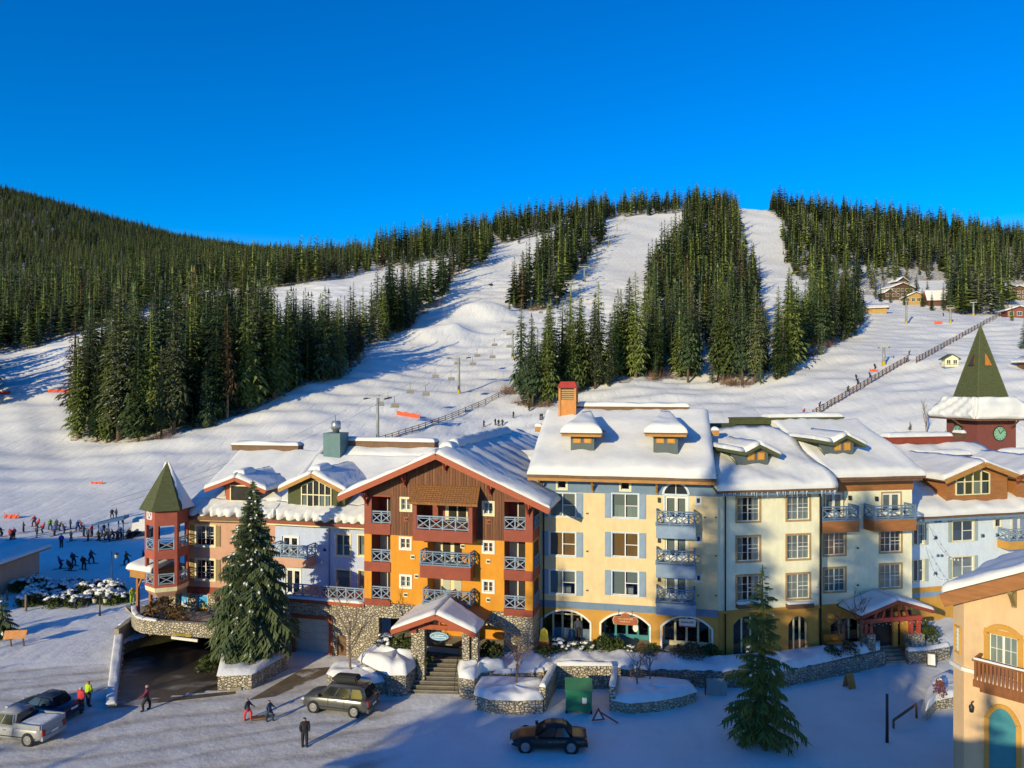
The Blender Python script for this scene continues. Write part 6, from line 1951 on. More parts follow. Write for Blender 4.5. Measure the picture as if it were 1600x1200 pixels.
# strings of lamps across the street
for i, (A_, B_) in enumerate((((1447, 855), (1482, 905)), ((1452, 822), (1510, 872)))):
    a, c = P(A_[0], A_[1], 62.5), P(B_[0], B_[1], 44)
    a.z = H + (600 - A_[1]) / F * 62.5
    mb = MB(); pts = [a.lerp(c, t / 12) - Vector((0, 0, 1.0 * math.sin(math.pi * t / 12))) for t in range(13)]
    mb.tube(pts, .012, M['iron'], 3)
    o = thing('string_light', ['lower string of lamps hanging before the icy blue white house', 'upper string of lamps hanging before the icy blue white house'][i], 'string light', (0, 0, 0)); mb.build('cable', o)
    for q in pts[1:-1]:
        l = MB(); l.lathe([(.001, -.16), (.05, -.1), (.03, 0)], M['white'], q, 6); l.build('bulb', o)

# ---------------------------------------------------------------- clock tower
ctD = 84.0
cc_ = P(1527, 600, ctD)
ct = thing('clock_tower', 'maroon boarded clock tower with a tall moss green pyramid roof', 'tower', (cc_.x, cc_.y, 0), R(7.6))
# local frame: front corner at the origin, right face along +x, left face along +y
s_ = 4.9
zw = H + (600 - 655) / F * ctD; 
bd = MB()
bd.poly([(0, 0, 0), (s_, 0, 0), (s_, 0, zw), (0, 0, zw)], M['darkred_wall']); bd.poly([(0, 0, 0), (0, s_, 0), (0, s_, zw), (0, 0, zw)], M['darkred_wall']); bd.poly([(s_, 0, 0), (s_, s_, 0), (s_, s_, zw), (s_, 0, zw)], M['darkred_wall']); bd.poly([(0, s_, 0), (s_, s_, 0), (s_, s_, zw), (0, s_, zw)], M['darkred_wall'])
for k in range(20):
    q = (k + .5) * s_ / 20
    bd.box(q - .03, q + .03, -.04, -.003, zw - 6, zw, M['darkred_wall']); bd.box(-.04, -.003, q - .03, q + .03, zw - 6, zw, M['darkred_wall'])
bd.build('wall', ct)
m0 = s_ / 2; ov = 1.35; rin = 2.1
zev = zw + .15; zpb = H + (600 - 622) / F * (ctD); zpa = H + (600 - 509) / F * (ctD + 4)
sq = lambda r: [(m0 - r, m0 - r), (m0 + r, m0 - r), (m0 + r, m0 + r), (m0 - r, m0 + r)]
mb = MB()
for k in range(4):
    a, c = sq(m0 + ov)[k], sq(m0 + ov)[(k + 1) % 4]; b_, d_ = sq(rin)[k], sq(rin)[(k + 1) % 4]
    mb.poly([(*a, zev), (*c, zev), (*d_, zpb - .2), (*b_, zpb - .2)], M['timber_dark']); mb.poly([(*a, zev), (*c, zev), (*c, zev - .28), (*a, zev - .28)], M['timber_dark'])
mb.poly([(*p, zev - .28) for p in sq(m0 + ov)], M['timber_dark'])
sk = mb.build('skirt_roof', ct)
for k in range(4):
    a, c = sq(m0 + ov + .03)[k], sq(m0 + ov + .03)[(k + 1) % 4]; b_, d_ = sq(rin + .25)[k], sq(rin + .25)[(k + 1) % 4]
    snow_sheet('snow_layer', sk, (*a, zev + .01), (*c, zev + .01), (*d_, zpb + .05), (*b_, zpb + .05), .42, .35, 120 + k, (1, 0, 1, 0), .16)
for k in range(4):
    a, c = sq(rin)[k], sq(rin)[(k + 1) % 4]
    mb = MB(); mb.poly([(*a, zpb - .6), (*c, zpb - .6), (m0, m0, zpa)], M['shingle_green'])
    rp_ = mb.build('roof_panel', ct)
    nb = MB()
    for j in range(1, 30):       # courses
        t0 = j / 30; A_ = Vector((*a, zpb - .6)).lerp(Vector((m0, m0, zpa)), t0); B_ = Vector((*c, zpb - .6)).lerp(Vector((m0, m0, zpa)), t0)
        nb.beam(A_, B_, .03, .05, M['shingle_green'])
    o = nb.build('shingle_course', rp_); o['kind'] = 'stuff'
    mb = MB(); A_, T_ = Vector((*a, zpb - .6)), Vector((m0, m0, zpa)); mb.beam(A_, T_, .12, .1, M['shingle_green']); mb.build('hip', ct)
# triangular louvres on the roof and the two clocks
M['clock_face'] = mat('pale_green_clock_face', (.22, .43, .29), .6, .06, 3)
def frame_pt(face, q, z, out): return (q, -out, z) if face == 'x' else (-out, q, z)
for face, q, mm in (('x', m0, 'chim'), ('y', m0, 'dark')):
    zc = H + (600 - 563) / F * ctD
    kk = (zc - (zpb - .6)) / (zpa - zpb + .6); inset = m0 - rin + kk * rin
    kk2 = (zc + 1.5 - (zpb - .6)) / (zpa - zpb + .6); inset2 = m0 - rin + kk2 * rin
    mb = MB()
    f_ = lambda qq, z, o_: (qq, o_, z) if face == 'x' else (o_, qq, z)
    mb.poly([f_(q - .45, zc - .55, inset - .3), f_(q + .45, zc - .55, inset - .3), f_(q, zc + 1.0, inset + .25)], M[mm])
    mb.poly([f_(q - .45, zc - .55, inset - .3), f_(q, zc + 1.0, inset + .25), f_(q, zc + .2, inset + .4)], M['chim']); mb.poly([f_(q + .45, zc - .55, inset - .3), f_(q, zc + 1.0, inset + .25), f_(q, zc + .2, inset + .4)], M['chim'])
    mb.poly([f_(q - .45, zc - .55, inset - .3), f_(q + .45, zc - .55, inset - .3), f_(q, zc - .5, inset + .2)], M['chim'])
    mb.build('louvre', ct)
for face, q in (('x', 2.8), ('y', 3.0)):
    zc = H + (600 - 676) / F * (ctD + 2)
    r = .76
    f_ = lambda qq, z, o_: (qq, -o_, z) if face == 'x' else (-o_, qq, z)
    mb = MB(); fr_ = .9
    mb.poly([f_(q - fr_, zc - fr_, .03), f_(q + fr_, zc - fr_, .03), f_(q + fr_, zc + fr_, .03), f_(q - fr_, zc + fr_, .03)], M['darkred_wall'])
    mb.poly([f_(q + r * 1.16 * math.cos(t), zc + r * 1.16 * math.sin(t), .06) for t in [i * math.pi / 16 for i in range(32)]], M['iron'])
    ck = mb.build('clock', ct)
    mb = MB(); mb.poly([f_(q + r * math.cos(t), zc + r * math.sin(t), .09) for t in [i * math.pi / 16 for i in range(32)]], M['clock_face']); mb.build('dial', ck)
    mb = MB()
    for i in range(12):
        t = i * math.pi / 6
        mb.beam(f_(q + r * .74 * math.sin(t), zc + r * .74 * math.cos(t), .12), f_(q + r * .92 * math.sin(t), zc + r * .92 * math.cos(t), .12), .07, .03, M['iron'], up=(0, 0, 1))
    mb.build('hour_mark', ck)
    sg = 1 if face == 'x' else -1
    for (ang, L_, w_) in ((-32, .5, .09), (48, .74, .06)):
        mb = MB(); mb.beam(f_(q, zc, .14), f_(q + sg * L_ * math.sin(R(ang)) * r / .86, zc + L_ * math.cos(R(ang)), .14), w_, .03, M['iron']); mb.build('clock_hand', ck)
mb = MB()
for (p, q) in (((-.1, 2.0), (-1.5, 2.0)), ((4.2, -.1), (4.2, -1.2))):
    mb.beam((p[0], p[1], zw - 1.0), (q[0], q[1], zw - .1), .14, .14, M['timber_dark'])
mb.build('strut', ct)
# ---------------------------------------------------------------- tan house in the right foreground
tb_ = Bld('apartment_building', 'tan stucco house with a brown baluster balcony in the right foreground', 1506, 36.0, 1753, 31.5)
W = tb_.W
ry0 = -.8
rx0_, rz0_ = tb_.uv(1474, 925, ry0); rx1_, rz1_ = tb_.uv(1600, 893, ry0)
rsl = (rz1_ - rz0_) / (rx1_ - rx0_)
rtop = lambda x: rz0_ + rsl * (x - rx0_)
r1 = tb_.rect(1546, 994, 1590, 1060)
window(tb_, r1, M['ochre'], 'twin', 'full', .22, (2, 3))
r2 = tb_.rect(1542, 1104, 1592, 1160)
wb = MB()
grid_wall(wb, 0, W, 0, rtop(0) - .5, tb_.ops, lambda x, z: M['tan'])
wb.poly([(0, 0, rtop(0) - .5), (W, 0, rtop(0) - .5), (W, 0, rtop(W) - .3), (0, 0, rtop(0) - .3)], M['tan'])
cx_, cy_ = -.62, .50        # chamfered corner with the slit window, then the flank
wb.poly([(0, 0, 0), (cx_, cy_, 0), (cx_, cy_, rtop(0) - .4), (0, 0, rtop(0) - .3)], M['tan']); wb.poly([(cx_, cy_, 0), (cx_, 9, 0), (cx_, 9, rtop(0) - .4), (cx_, cy_, rtop(0) - .4)], M['tan'])
wb.build('wall', tb_.root)
zl_ = tb_.uv(1500, 1043)[1]; za_, zb_ = tb_.uv(1500, 1022)[1], tb_.uv(1500, 982)[1]
mb = MB()
fp = lambda t, z, o_=.0: (cx_ * t - .63 * o_, cy_ * t - .78 * o_, z)
for (p, q) in (((.28, za_), (.28, zb_)), ((.78, za_), (.78, zb_)), ((.28, za_), (.78, za_)), ((.28, zb_), (.78, zb_))): mb.beam(fp(p[0], p[1], .02), fp(q[0], q[1], .02), .10, .10, M['ochre'])
for k in range(1, 6): mb.beam(fp(.28, za_ + (zb_ - za_) * k / 6, .012), fp(.78, za_ + (zb_ - za_) * k / 6, .012), .03, .03, M['white'])
mb.beam(fp(.53, za_, .012), fp(.53, zb_, .012), .03, .03, M['white'])
o = mb.build('slit_window', tb_.root)
p = MB(); p.poly([fp(.28, za_, .006), fp(.78, za_, .006), fp(.78, zb_, .006), fp(.28, zb_, .006)], M['blind']); p.build('pane', o)
mb = MB(); mb.beam(fp(-.05, zl_, .06), fp(1.05, zl_, .06), .22, .18, M['white']); mb.box(.02, 1.1, -.14, -.003, zl_ - .09, zl_ + .09, M['white']); lg_ = mb.build('ledge', tb_.root)
ib = MB(); ib.poly([(.3, 1.6, 0), (W, 1.6, 0), (W, 1.6, 12), (.3, 1.6, 12)], M['dark']); ib.build('interior', tb_.root)
arch_trim(r1[0] - .12, r1[1] + .12, r1[3] - .1, r1[3] + .05, r1[3] + .42, M['ochre'], w=.24).build('arch_trim', tb_.root)
mb = MB(); xm_ = [r1[0] + (r1[1] - r1[0]) * k / 8 for k in range(9)]
arch_trim(r2[0], r2[1], 0, r2[3] - .7, r2[3], M['ochre'], w=.2).build('arch_trim', tb_.root)
mb = MB(); mb.prism([(r2[0], 0), (r2[1], 0)] + [(r2[1] - (r2[1] - r2[0]) * i / 8, r2[3] - .7 + .7 * (1 - abs(1 - 2 * i / 8) ** 2.3)) for i in range(9)], M['teal_door'], 'y', -.02, -.004); mb.build('shop_door', tb_.root)
# roof slab, sienna rake board, snow that overhangs in a rounded lip
e0 = (rx0_, ry0, rz0_); Lb = 8.2
x1_ = W + 3
rb = MB(); rb.slab([(rx0_, ry0, rz0_), (x1_, ry0, rtop(x1_)), (x1_, Lb, rtop(x1_)), (rx0_, Lb, rz0_)], .2, M['timber_dark']); rf = rb.build('roof', tb_.root)
fb = MB(); fb.beam((rx0_ - .05, ry0 - .05, rz0_ - .42), (x1_, ry0 - .05, rtop(x1_) - .42), .10, .62, M['beam_brown']); fb.build('fascia', rf)
snow_sheet('snow_layer', rf, (rx0_, Lb, rz0_), (rx0_, ry0 - .10, rz0_), (x1_, ry0 - .10, rtop(x1_)), (x1_, Lb, rtop(x1_)), .38, .4, 131, (1, 1, 0, 1), .06)
mb = MB(); bx = tb_.uv(1585, 940)[0]; bzz = rtop(bx) - .75
bracket(mb, bx, 0, bzz, M['shutter_olive'], .8, .2); mb.build('bracket', tb_.root)
# balcony
dep = 1.15
bx0 = tb_.uv(1520, 1050, -dep)[0]; bzt = tb_.uv(1560, 1040, -dep)[1] ; bzb = bzt - .95
bx1 = bx0 + 4.4
M['bal_wood'] = mat('varnished_brown_wood', (.24, .085, .022), .5, .2, 2.5, .15, 20, stretch=(3, 3, .5))
mb = MB(); mb.box(bx0, bx1, -dep, -.003, bzb - .32, bzb - .1, M['bal_wood']); mb.box(bx0 + .2, bx1 - .2, -dep + .3, -.004, bzb - .6, bzb - .321, M['bal_wood'])
bo = mb.build('balcony', tb_.root)
mb = MB(); mb.box(bx0 - .03, bx1, -dep - .05, -dep + .09, bzt - .06, bzt + .03, M['bal_wood']); mb.box(bx0 - .03, bx0 + .1, -dep + .1, -.01, bzt - .06, bzt + .03, M['bal_wood']); mb.box(bx0, bx1, -dep, -dep + .06, bzb - .098, bzb, M['bal_wood']); mb.build('handrail', bo)
bm_ = MB(); bm_.box(-.055, .055, -.02, .02, 0, bzt - bzb - .07, M['bal_wood']); bme = bm_.mesh('baluster')
for k in range(27): link('baluster', bme, bo, (bx0 + .1 + k * .16, -dep + .03, bzb + .003))
for k in range(6): link('baluster', bme, bo, (bx0 + .05, -dep + .2 + k * .16, bzb + .003), (0, 0, R(90)))
snow_cap(bo, bx0, bx1, -dep + .05, -.05, bzb - .098, .16, 3, 'snow_layer'); snow_cap(bo, bx0, bx1, -dep - .04, -dep + .08, bzt + .031, .09, 4, 'rail_snow', .02)
lx, lz = tb_.uv(1521, 1103)
mb = MB(); mb.box(lx - .03, lx + .03, -.3, -.003, lz + .2, lz + .25, M['iron']); mb.lathe([(.001, -.25), (.09, -.2), (.12, .05), (.02, .2)], M['iron'], (lx, -.3, lz), 8); mb.build('wall_lamp', tb_.root)

# ---------------------------------------------------------------- far lodges, hut, kiosk
M['lodge_red'] = mat('rust_red_log_wall', (.12, .062, .04), .8, .2, 2); M['lodge_yel'] = mat('golden_board_wall', (.42, .27, .09), .8, .15, 2)
M['far_glass'] = mat('dark_far_pane', (.04, .05, .06), .15, .2, 2, spec=.8)
def house(name, label, cat, px, py, w, d, h, rise, rz, wm, rows, cols, snow=.5, ov=.9, roofm='timber_dark', ends=True, base=0.0):
    t = T(px, py)
    o = thing(name, label, cat, (t.x, t.y, t.z - .3 + base), R(rz))
    hw, hd = w / 2, d / 2
    mb = MB(); mb.box(-hw, hw, -hd, hd, -3, h, wm)
    for y in (-hd, hd): mb.poly([(-hw, y, h), (hw, y, h), (0, y, h + rise)], wm)
    mb.build('wall', o)
    rb = MB(); sl_ = rise / hw; e = hw + ov
    for sg in (-1, 1): rb.slab([(sg * e, -hd - ov, h - sl_ * ov), (0, -hd - ov, h + rise), (0, hd + ov, h + rise), (sg * e, hd + ov, h - sl_ * ov)], .2, M[roofm])
    rf = rb.build('roof', o)
    if snow:
        for sg in (-1, 1):
            q = [(sg * e, -hd - ov, h - sl_ * ov), (sg * e, hd + ov, h - sl_ * ov), (0, hd + ov, h + rise), (0, -hd - ov, h + rise)]
            if sg < 0: q = [q[1], q[0], q[3], q[2]]
            snow_sheet('snow_layer', rf, *[Vector(v) + Vector((0, 0, .01)) for v in q], snow, 1.2, 3, (1, 1, 0, 1), .06)
    ww, wh = w / cols * .55, h / rows * .5
    for r in range(rows):
        for c in range(cols):
            x = -hw + w * (c + .5) / cols; z = h * (r + .25) / rows
            m_ = MB(); m_.box(x - ww / 2 - .12, x + ww / 2 + .12, -hd - .08, -hd - .003, z - .12, z + wh + .12, M['cream_trim']); wo = m_.build('window', o)
            p = MB(); p.box(x - ww / 2, x - .04, -hd - .1, -hd - .081, z, z + wh, M['far_glass']); p.build('pane', wo); p = MB(); p.box(x + .04, x + ww / 2, -hd - .1, -hd - .081, z, z + wh, M['far_glass']); p.build('pane', wo)
    return o
house('lodge', 'large rust red lodge with stacked snowy roofs, leftmost of the far lodges', 'lodge', 1402, 466, 12, 8, 5.4, 2.2, 8, M['lodge_red'], 2, 5)
house('lodge', 'small snowy roofed tower block behind the large rust red lodge', 'lodge', 1404, 461, 5.5, 6, 7.6, 1.8, 8, M['lodge_red'], 3, 3)
house('lodge', 'low side wing with a sloping snow roof left of the large rust red lodge', 'lodge', 1384, 466, 5, 6, 3, 1.5, 8, M['lodge_red'], 1, 2)
house('lodge', 'low golden fronted lodge with a shallow gable right of the large rust red lodge', 'lodge', 1428, 474, 9.5, 7, 3.2, 2.2, -14, M['lodge_yel'], 1, 4)
house('lodge', 'steep snow roofed brown lodge among the trees right of the golden fronted lodge', 'lodge', 1463, 477, 6.5, 9, 3.4, 4.2, 78, M['lodge_red'], 1, 2, roofm='fascia')
house('lodge', 'snow roofed lodge with a small gable at the right edge behind the olive trees', 'lodge', 1586, 468, 11, 8, 4.6, 2.2, -12, M['lodge_red'], 2, 5)
house('lodge', 'broad snow roofed lodge with a maroon wall near the right edge above the fence top', 'lodge', 1588, 496, 9, 7, 3.2, 1.5, -16, M['darkred_wall'], 1, 3)
hut = house('hut', 'yellow boarded hut with a round white emblem at the edge of the beginner slope', 'hut', 1363, 489, 4.6, 11, 2.6, 1.2, 62, M['lodge_yel'], 1, 2, .25)
mb = MB(); mb.lathe([(.001, 0), (.85, 0), (.85, .06), (.001, .06)], M['white'], n=16); e_ = mb.build('emblem', hut, (-.9, -5.65, 1.6), (R(90), 0, 0))
ki = house('kiosk', 'small cream kiosk with a dark roof left of the clock tower roof', 'kiosk', 1484, 572, 2.9, 2.6, 2.3, .9, -12, M['cream'], 1, 2, .0, .5, 'shingle_green')
mb = MB(); mb.box(-1.6, 1.6, -1.75, -1.36, .7, .8, M['white']); mb.box(-1.7, 1.7, -1.9, 1.4, -.5, .1, M['slate']); mb.build('counter', ki)
o = house('lodge', 'corner of a brown hut at the right edge beside the clock tower', 'hut', 1606, 577, 3, 3, 2.4, .8, 0, M['timber_dark'], 1, 1, .3)

# ---------------------------------------------------------------- terraces, planters, steps, ramp
M['snow_p'] = snow_mat('snow_lumpy', (.80, .80, .80), .5, 1.6, 8)
def line_wall(name, label, cat, pts, ztop, th, m, snow=.25, zb=-.3, seed=0, zs=None):
    """free-standing masonry wall along a ground path of photo pixels (top edge)"""
    Q = [G(p[0], p[1], ztop) for p in pts]
    o = thing(name, label, cat, (Q[0].x, Q[0].y, 0))
    b0 = Q[0].copy(); b0.z = 0
    mb = MB(); sb = []
    for a, c in zip(Q[:-1], Q[1:]):
        u = (c - a).normalized(); n = Vector((-u.y, u.x, 0)) * th
        a_, c_ = a - u * .01, c + u * .01
        mb.hexa([Vector((v.x, v.y, zb)) - b0 for v in (a_, c_, c_ + n, a_ + n)] + [v - b0 for v in (a_, c_, c_ + n, a_ + n)], m)
        sb.append((a_ - b0, c_ - b0, c_ + n - b0, a_ + n - b0))
    mb.build('masonry', o)
    if snow:
        for k, q in enumerate(sb):
            U = Vector((0, 0, .004)); snow_sheet('snow_cap', o, q[0] + U, q[1] + U, q[2] + U, q[3] + U, snow, .3, seed + k, (1, 1, 1, 1), .06, mat_=M['snow_p'], hang=.04)
    return o
def planter(name, label, pts, ztop, m, snow=.3, seed=0, cat='planter', zb=-.3, zin=None):
    """stone planter: outline in photo pixels of its top edge; filled with a mound of snow"""
    Q = [G(p[0], p[1], ztop) for p in pts]
    c = sum(Q, Vector()) / len(Q); c0 = Vector((c.x, c.y, 0))
    o = thing(name, label, cat, c0)
    mb = MB(); n = len(Q)
    for i in range(n):
        a, e = Q[i] - c0, Q[(i + 1) % n] - c0
        mb.poly([(a.x, a.y, zb), (e.x, e.y, zb), e, a], m); mb.poly([a, e, e * .9 + Vector((0, 0, ztop * .1)), a * .9 + Vector((0, 0, ztop * .1))], m)
    mb.build('masonry', o)
    rg = random.Random(seed); rows = []
    ring = []
    for i in range(n):
        for k in range(6): ring.append((Q[i] - c0).lerp(Q[(i + 1) % n] - c0, k / 6))
    ring.append(ring[0])
    ph = [rg.uniform(0, 6.28) for _ in range(3)]
    for j in range(9):
        f = 1.03 - j / 8 * 1.03; row = []
        e = min(1, j / 2.2); e = math.sqrt(1 - (1 - e) ** 2)
        for k, q in enumerate(ring):
            t = 2 * math.pi * k / (len(ring) - 1)
            w = 1 + .22 * math.sin(3 * t + ph[0]) * (j / 8) + .15 * math.sin(5 * t + ph[1])
            row.append((q.x * f, q.y * f, ztop + .005 + snow * e * w * (1 if 0 < f else 1) - (.0 if j else .04)))
        rows.append(row)
    rows[-1] = [(0, 0, rows[-1][0][2])] * len(ring)
    s = MB(); s.grid(rows, M['snow_p']); s.build('snow_mound', o)
    return o

# terrace in front of the shops: snow banked between the retaining wall and the facades
fr = [(742, 1052, 1.2), (850, 1049, 1.2), (868, 1046, 1.25), (957, 1044, 1.25), (1040, 1047, 1.2), (1128, 1049, 1.2), (1225, 1048, 1.2), (1300, 1034, 1.1), (1383, 1017, 1.0)]
bk_ = [(742, 54.6), (850, 56.0), (868, 56.5), (957, 55.7), (1040, 55.0), (1122, 54.3), (1225, 55.4), (1300, 56.8), (1383, 57.6)]
rows = []
rg = random.Random(5)
for j in range(9):
    row = []
    for i in range(len(fr) - 1):
        for k in range(10):
            s = k / 10
            a = G(fr[i][0], fr[i][1], fr[i][2]).lerp(G(fr[i + 1][0], fr[i + 1][1], fr[i + 1][2]), s); e = P(bk_[i][0], 600, bk_[i][1]).lerp(P(bk_[i + 1][0], 600, bk_[i + 1][1]), s); e.z = ZS - .04
            t = j / 8; q = a.lerp(e, t)
            q.z += (.34 * math.sqrt(max(0, 1 - (1 - min(1, t / .18)) ** 2)) + .16 * math.sin(q.x * 1.7) * math.sin(t * 3.1) + .10 * math.sin(q.x * 3.9 + q.y * 2)) * (1 - max(0, (t - .6) / .4)) if j < 8 else 0
            row.append(q)
    rows.append(row)
mb = MB(); mb.grid(rows, M['snow_p']); o = mb.build('terrace'); tag(o, 'snow banked on the terrace before the yellow and cream houses', None, None, 'structure')
a, e = G(1421, 1017, 1.0), G(1490, 1009, 1.0); b2, d2 = P(1400, 600, 61), P(1500, 600, 64); rows = []
for j in range(7):
    t = j / 6; row = []
    for k in range(13): q = a.lerp(e, k / 12).lerp(b2.lerp(d2, k / 12), t); q.z = 1.0 + .3 * min(1, t * 3) + .12 * math.sin(q.x * 1.9) * math.sin(q.y * 2.3) * (t > 0); row.append(q)
    rows.append(row)
mb = MB(); mb.grid(rows, M['snow_p']); o = mb.build('terrace'); tag(o, 'snow banked right of the cream house steps', None, None, 'structure')
line_wall('retaining_wall', 'long rubble retaining wall below the yellow house terrace', 'wall', [(957, 1044), (1040, 1047), (1128, 1049)], 1.2, .4, M['stone_grey'], .0)
line_wall('retaining_wall', 'curved rubble retaining wall sweeping up to the cream house steps', 'wall', [(1128, 1049), (1180, 1049.5), (1225, 1048), (1262, 1042), (1300, 1034), (1343, 1026), (1383, 1017)], 1.15, .4, M['stone_grey'], .0)
line_wall('retaining_wall', 'low rubble wall right of the cream house steps', 'wall', [(1420, 1018), (1450, 1016), (1484, 1010)], 1.0, .4, M['stone_grey'], .3, seed=4)
line_wall('retaining_wall', 'upper rubble wall between the steps and the dumpster bay', 'wall', [(742, 1053), (800, 1052), (850, 1050)], 1.2, .35, M['stone'], .3, seed=8)
# dumpster bay: three stone walls with thick snow caps
def bay_pt(px, D): v = P(px, 600, D); v.z = 0; return v
o = thing('dumpster_bay', 'three sided stone bay capped with snow around the green dumpster', 'wall', bay_pt(905, 50))
c0 = o.location.copy()
for k, (a, e) in enumerate(((bay_pt(852, 48.2), bay_pt(869, 51.9)), (bay_pt(869, 51.9), bay_pt(958, 51.9)), (bay_pt(952, 48.4), bay_pt(957, 51.5)))):
    u = (e - a).normalized(); n = Vector((-u.y, u.x, 0)) * (.42 if k != 2 else -.4)
    mb = MB(); q = [a - c0, e - c0, e + n - c0, a + n - c0]; zt_ = 1.62
    mb.hexa([(v.x, v.y, -.3) for v in q] + [(v.x, v.y, zt_) for v in q], M['stone']); mb.build('masonry', o)
    z = Vector((0, 0, zt_ + .004)); snow_sheet('snow_cap', o, q[0] + z, q[1] + z, q[2] + z, q[3] + z, .28, .3, k, (1, 1, 1, 1), .05, hang=.05)
# planters
planter('planter', 'stone planter with a flat snow top at the foot of the big snowy spruce', [(340, 1055), (393, 1053), (449, 1022), (440, 1008), (350, 1012)], 1.1, M['stone'], .28, 1)
planter('planter', 'low angular planter with smooth snow behind the silver car', [(511, 1052), (530, 1060), (575, 1068), (604, 1063), (612, 1050), (596, 1036), (556, 1032), (520, 1038)], .95, M['stone_grey'], .3, 2)
planter('planter', 'higher stone planter heaped with snow left of the entrance steps', [(606, 1054), (634, 1054), (650, 1040), (656, 1024), (640, 1016), (585, 1018), (560, 1030)], 1.5, M['stone_grey'], .7, 3)
planter('planter', 'long low planter with a curved stone front right of the entrance steps', [(742, 1085), (765, 1092), (810, 1094), (848, 1092), (853, 1072), (850, 1062), (745, 1062)], .95, M['stone'], .35, 4)
planter('planter', 'stone pier planter heaped with snow right beside the entrance steps', [(718, 1058), (741, 1061), (752, 1050), (790, 1044), (770, 1038), (715, 1041)], 1.45, M['stone'], .6, 5)
planter('planter', 'snowy planter with a short stone front right of the dumpster bay', [(956, 1093), (985, 1098), (1030, 1094), (1062, 1088), (1088, 1080), (1080, 1068), (1000, 1062), (960, 1064)], .75, M['stone'], .4, 6)
planter('planter', 'curved snowy planter by the tan house corner', [(1447, 1110), (1462, 1094), (1500, 1086), (1520, 1066), (1480, 1052), (1456, 1062), (1446, 1085)], .7, M['stone'], .3, 7)
# steps
def steps(label, pL, pR, zL0, n, rise, run, m, up, snowy=True, name='stairs'):
    a, e = G(*pL), G(*pR); u = (e - a).normalized(); nn = Vector((-u.y, u.x, 0)); w = (e - a).length
    o = thing(name, label, 'stairs', a, math.atan2(u.y, u.x))
    for k in range(n):
        mb = MB(); mb.box(0, w, k * run, n * run + .3, k * rise - .2 if k == 0 else k * rise - rise + .003, (k + 1) * rise, m); mb.box(-.0, w, k * run - .03, k * run + .12, (k + 1) * rise + .002, (k + 1) * rise + .03, M['concrete'])
        mb.build('step', o)
    return o, w, n * run
st, w_, d_ = steps('dark stone steps up to the amber house porch', (642, 1083), (716, 1085), 0, 8, .185, .34, mat('dark_wet_stone', (.12, .105, .085), .6, .3, 1.5, .3, 10), 0)
mb = MB(); mb.box(-.4, -.02, -.1, d_ + .2, -.2, .6, M['stone_grey']); mb.hexa([(-.4, -.1, .6), (-.02, -.1, .6), (-.02, d_, .6), (-.4, d_, .6), (-.4, -.1, .65), (-.02, -.1, .65), (-.02, d_, 1.75), (-.4, d_, 1.75)], M['stone_grey']); mb.build('cheek_wall', st)
mb = MB(); pt_ = []
for k in range(3): mb.tube([(w_ - .25, k * d_ / 2, .2 + k * .72), (w_ - .25, k * d_ / 2, 1.15 + k * .72)], .025, M['iron'], 5)
mb.tube([(w_ - .25, 0, 1.1), (w_ - .25, d_, 2.55)], .03, M['iron'], 5); mb.build('handrail', st)
st2, w2_, d2_ = steps('shaded stone steps up to the cream house porch', (1384, 1037), (1421, 1036), 0, 6, .18, .34, M['concrete'], 0)
# underground parking ramp
rp = ramp_poly()
M['ramp'] = mat('wet_brown_asphalt', (.085, .066, .046), .45, .35, .5, .2, 10, dirt=((.34, .31, .27), .35, .56))
rows = []
for j in range(13):
    t = j / 12
    L0 = Vector((-26.4, 48.8, 0)).lerp(Vector((-33.6, 63, 0)), min(1, t * 1.9)) if t < .53 else Vector((-33.6, 63, 0)).lerp(Vector((-26, 76, 0)), (t - .53) / .47)
    R0 = Vector((-19.2, 51.0, 0)).lerp(Vector((-21.2, 59, 0)), min(1, t * 2.2)) if t < .45 else Vector((-21.2, 59, 0)).lerp(Vector((-17.5, 76, 0)), (t - .45) / .55)
    z = .02 - 2.3 * min(1, max(0, t - .05) * 1.42) ** 1.25
    row = []
    for k in range(9):
        q = L0.lerp(R0, k / 8); q.z = z; row.append(q)
    rows.append(row)
mb = MB(); mb.grid(rows, M['ramp']); o = mb.build('ramp_road'); tag(o, 'wet brown ramp down to the underground parking', None, None, 'structure')
def wall_seg(mb, a, c, z0, z1, th, m, inward=1):
    a, c = Vector((*a, 0)), Vector((*c, 0)); u = (c - a).normalized(); n = Vector((-u.y, u.x, 0)) * th * inward
    q = [a, c, c + n, a + n]; mb.hexa([(v.x, v.y, z0) for v in q] + [(v.x, v.y, z1 if not isinstance(z1, tuple) else z1[0 if i in (0, 3) else 1]) for i, v in enumerate(q)], m)
rw = thing('ramp_wall', 'stained concrete wall down the left side of the parking ramp', 'wall', (0, 0, 0))
mb = MB(); wall_seg(mb, (-26.85, 48.7), (-32.85, 60.9), -3, (.25, .7), .62, M['concrete'], -1); wall_seg(mb, (-32.6, 61), (-33.2, 76), -3, 1.2, .4, M['concrete']); mb.build('concrete', rw)
a, c = Vector((-26.9, 48.7, .254)), Vector((-32.9, 60.9, .704)); n = Vector((.56, .27, 0))
snow_sheet('snow_cap', rw, a, c, c + n * 1.0, a + n * 1.0, .12, .4, 5, (1, 1, 1, 1), .05, hang=.02)
rw2 = thing('ramp_wall', 'wall along the right and back of the parking ramp, its back painted unlit dark', 'wall', (0, 0, 0))
mb = MB(); wall_seg(mb, (-19.7, 51.4), (-21.8, 58.5), -3, .25, .75, M['concrete'], -1); wall_seg(mb, (-21.4, 58.5), (-17.5, 76), -3, 1.2, .35, M['concrete'], -1); wall_seg(mb, (-34, 75.5), (-17, 75.5), -3, 1.2, .3, M['dark']); mb.build('concrete', rw2)  # back wall coloured dark for the unlit ramp interior
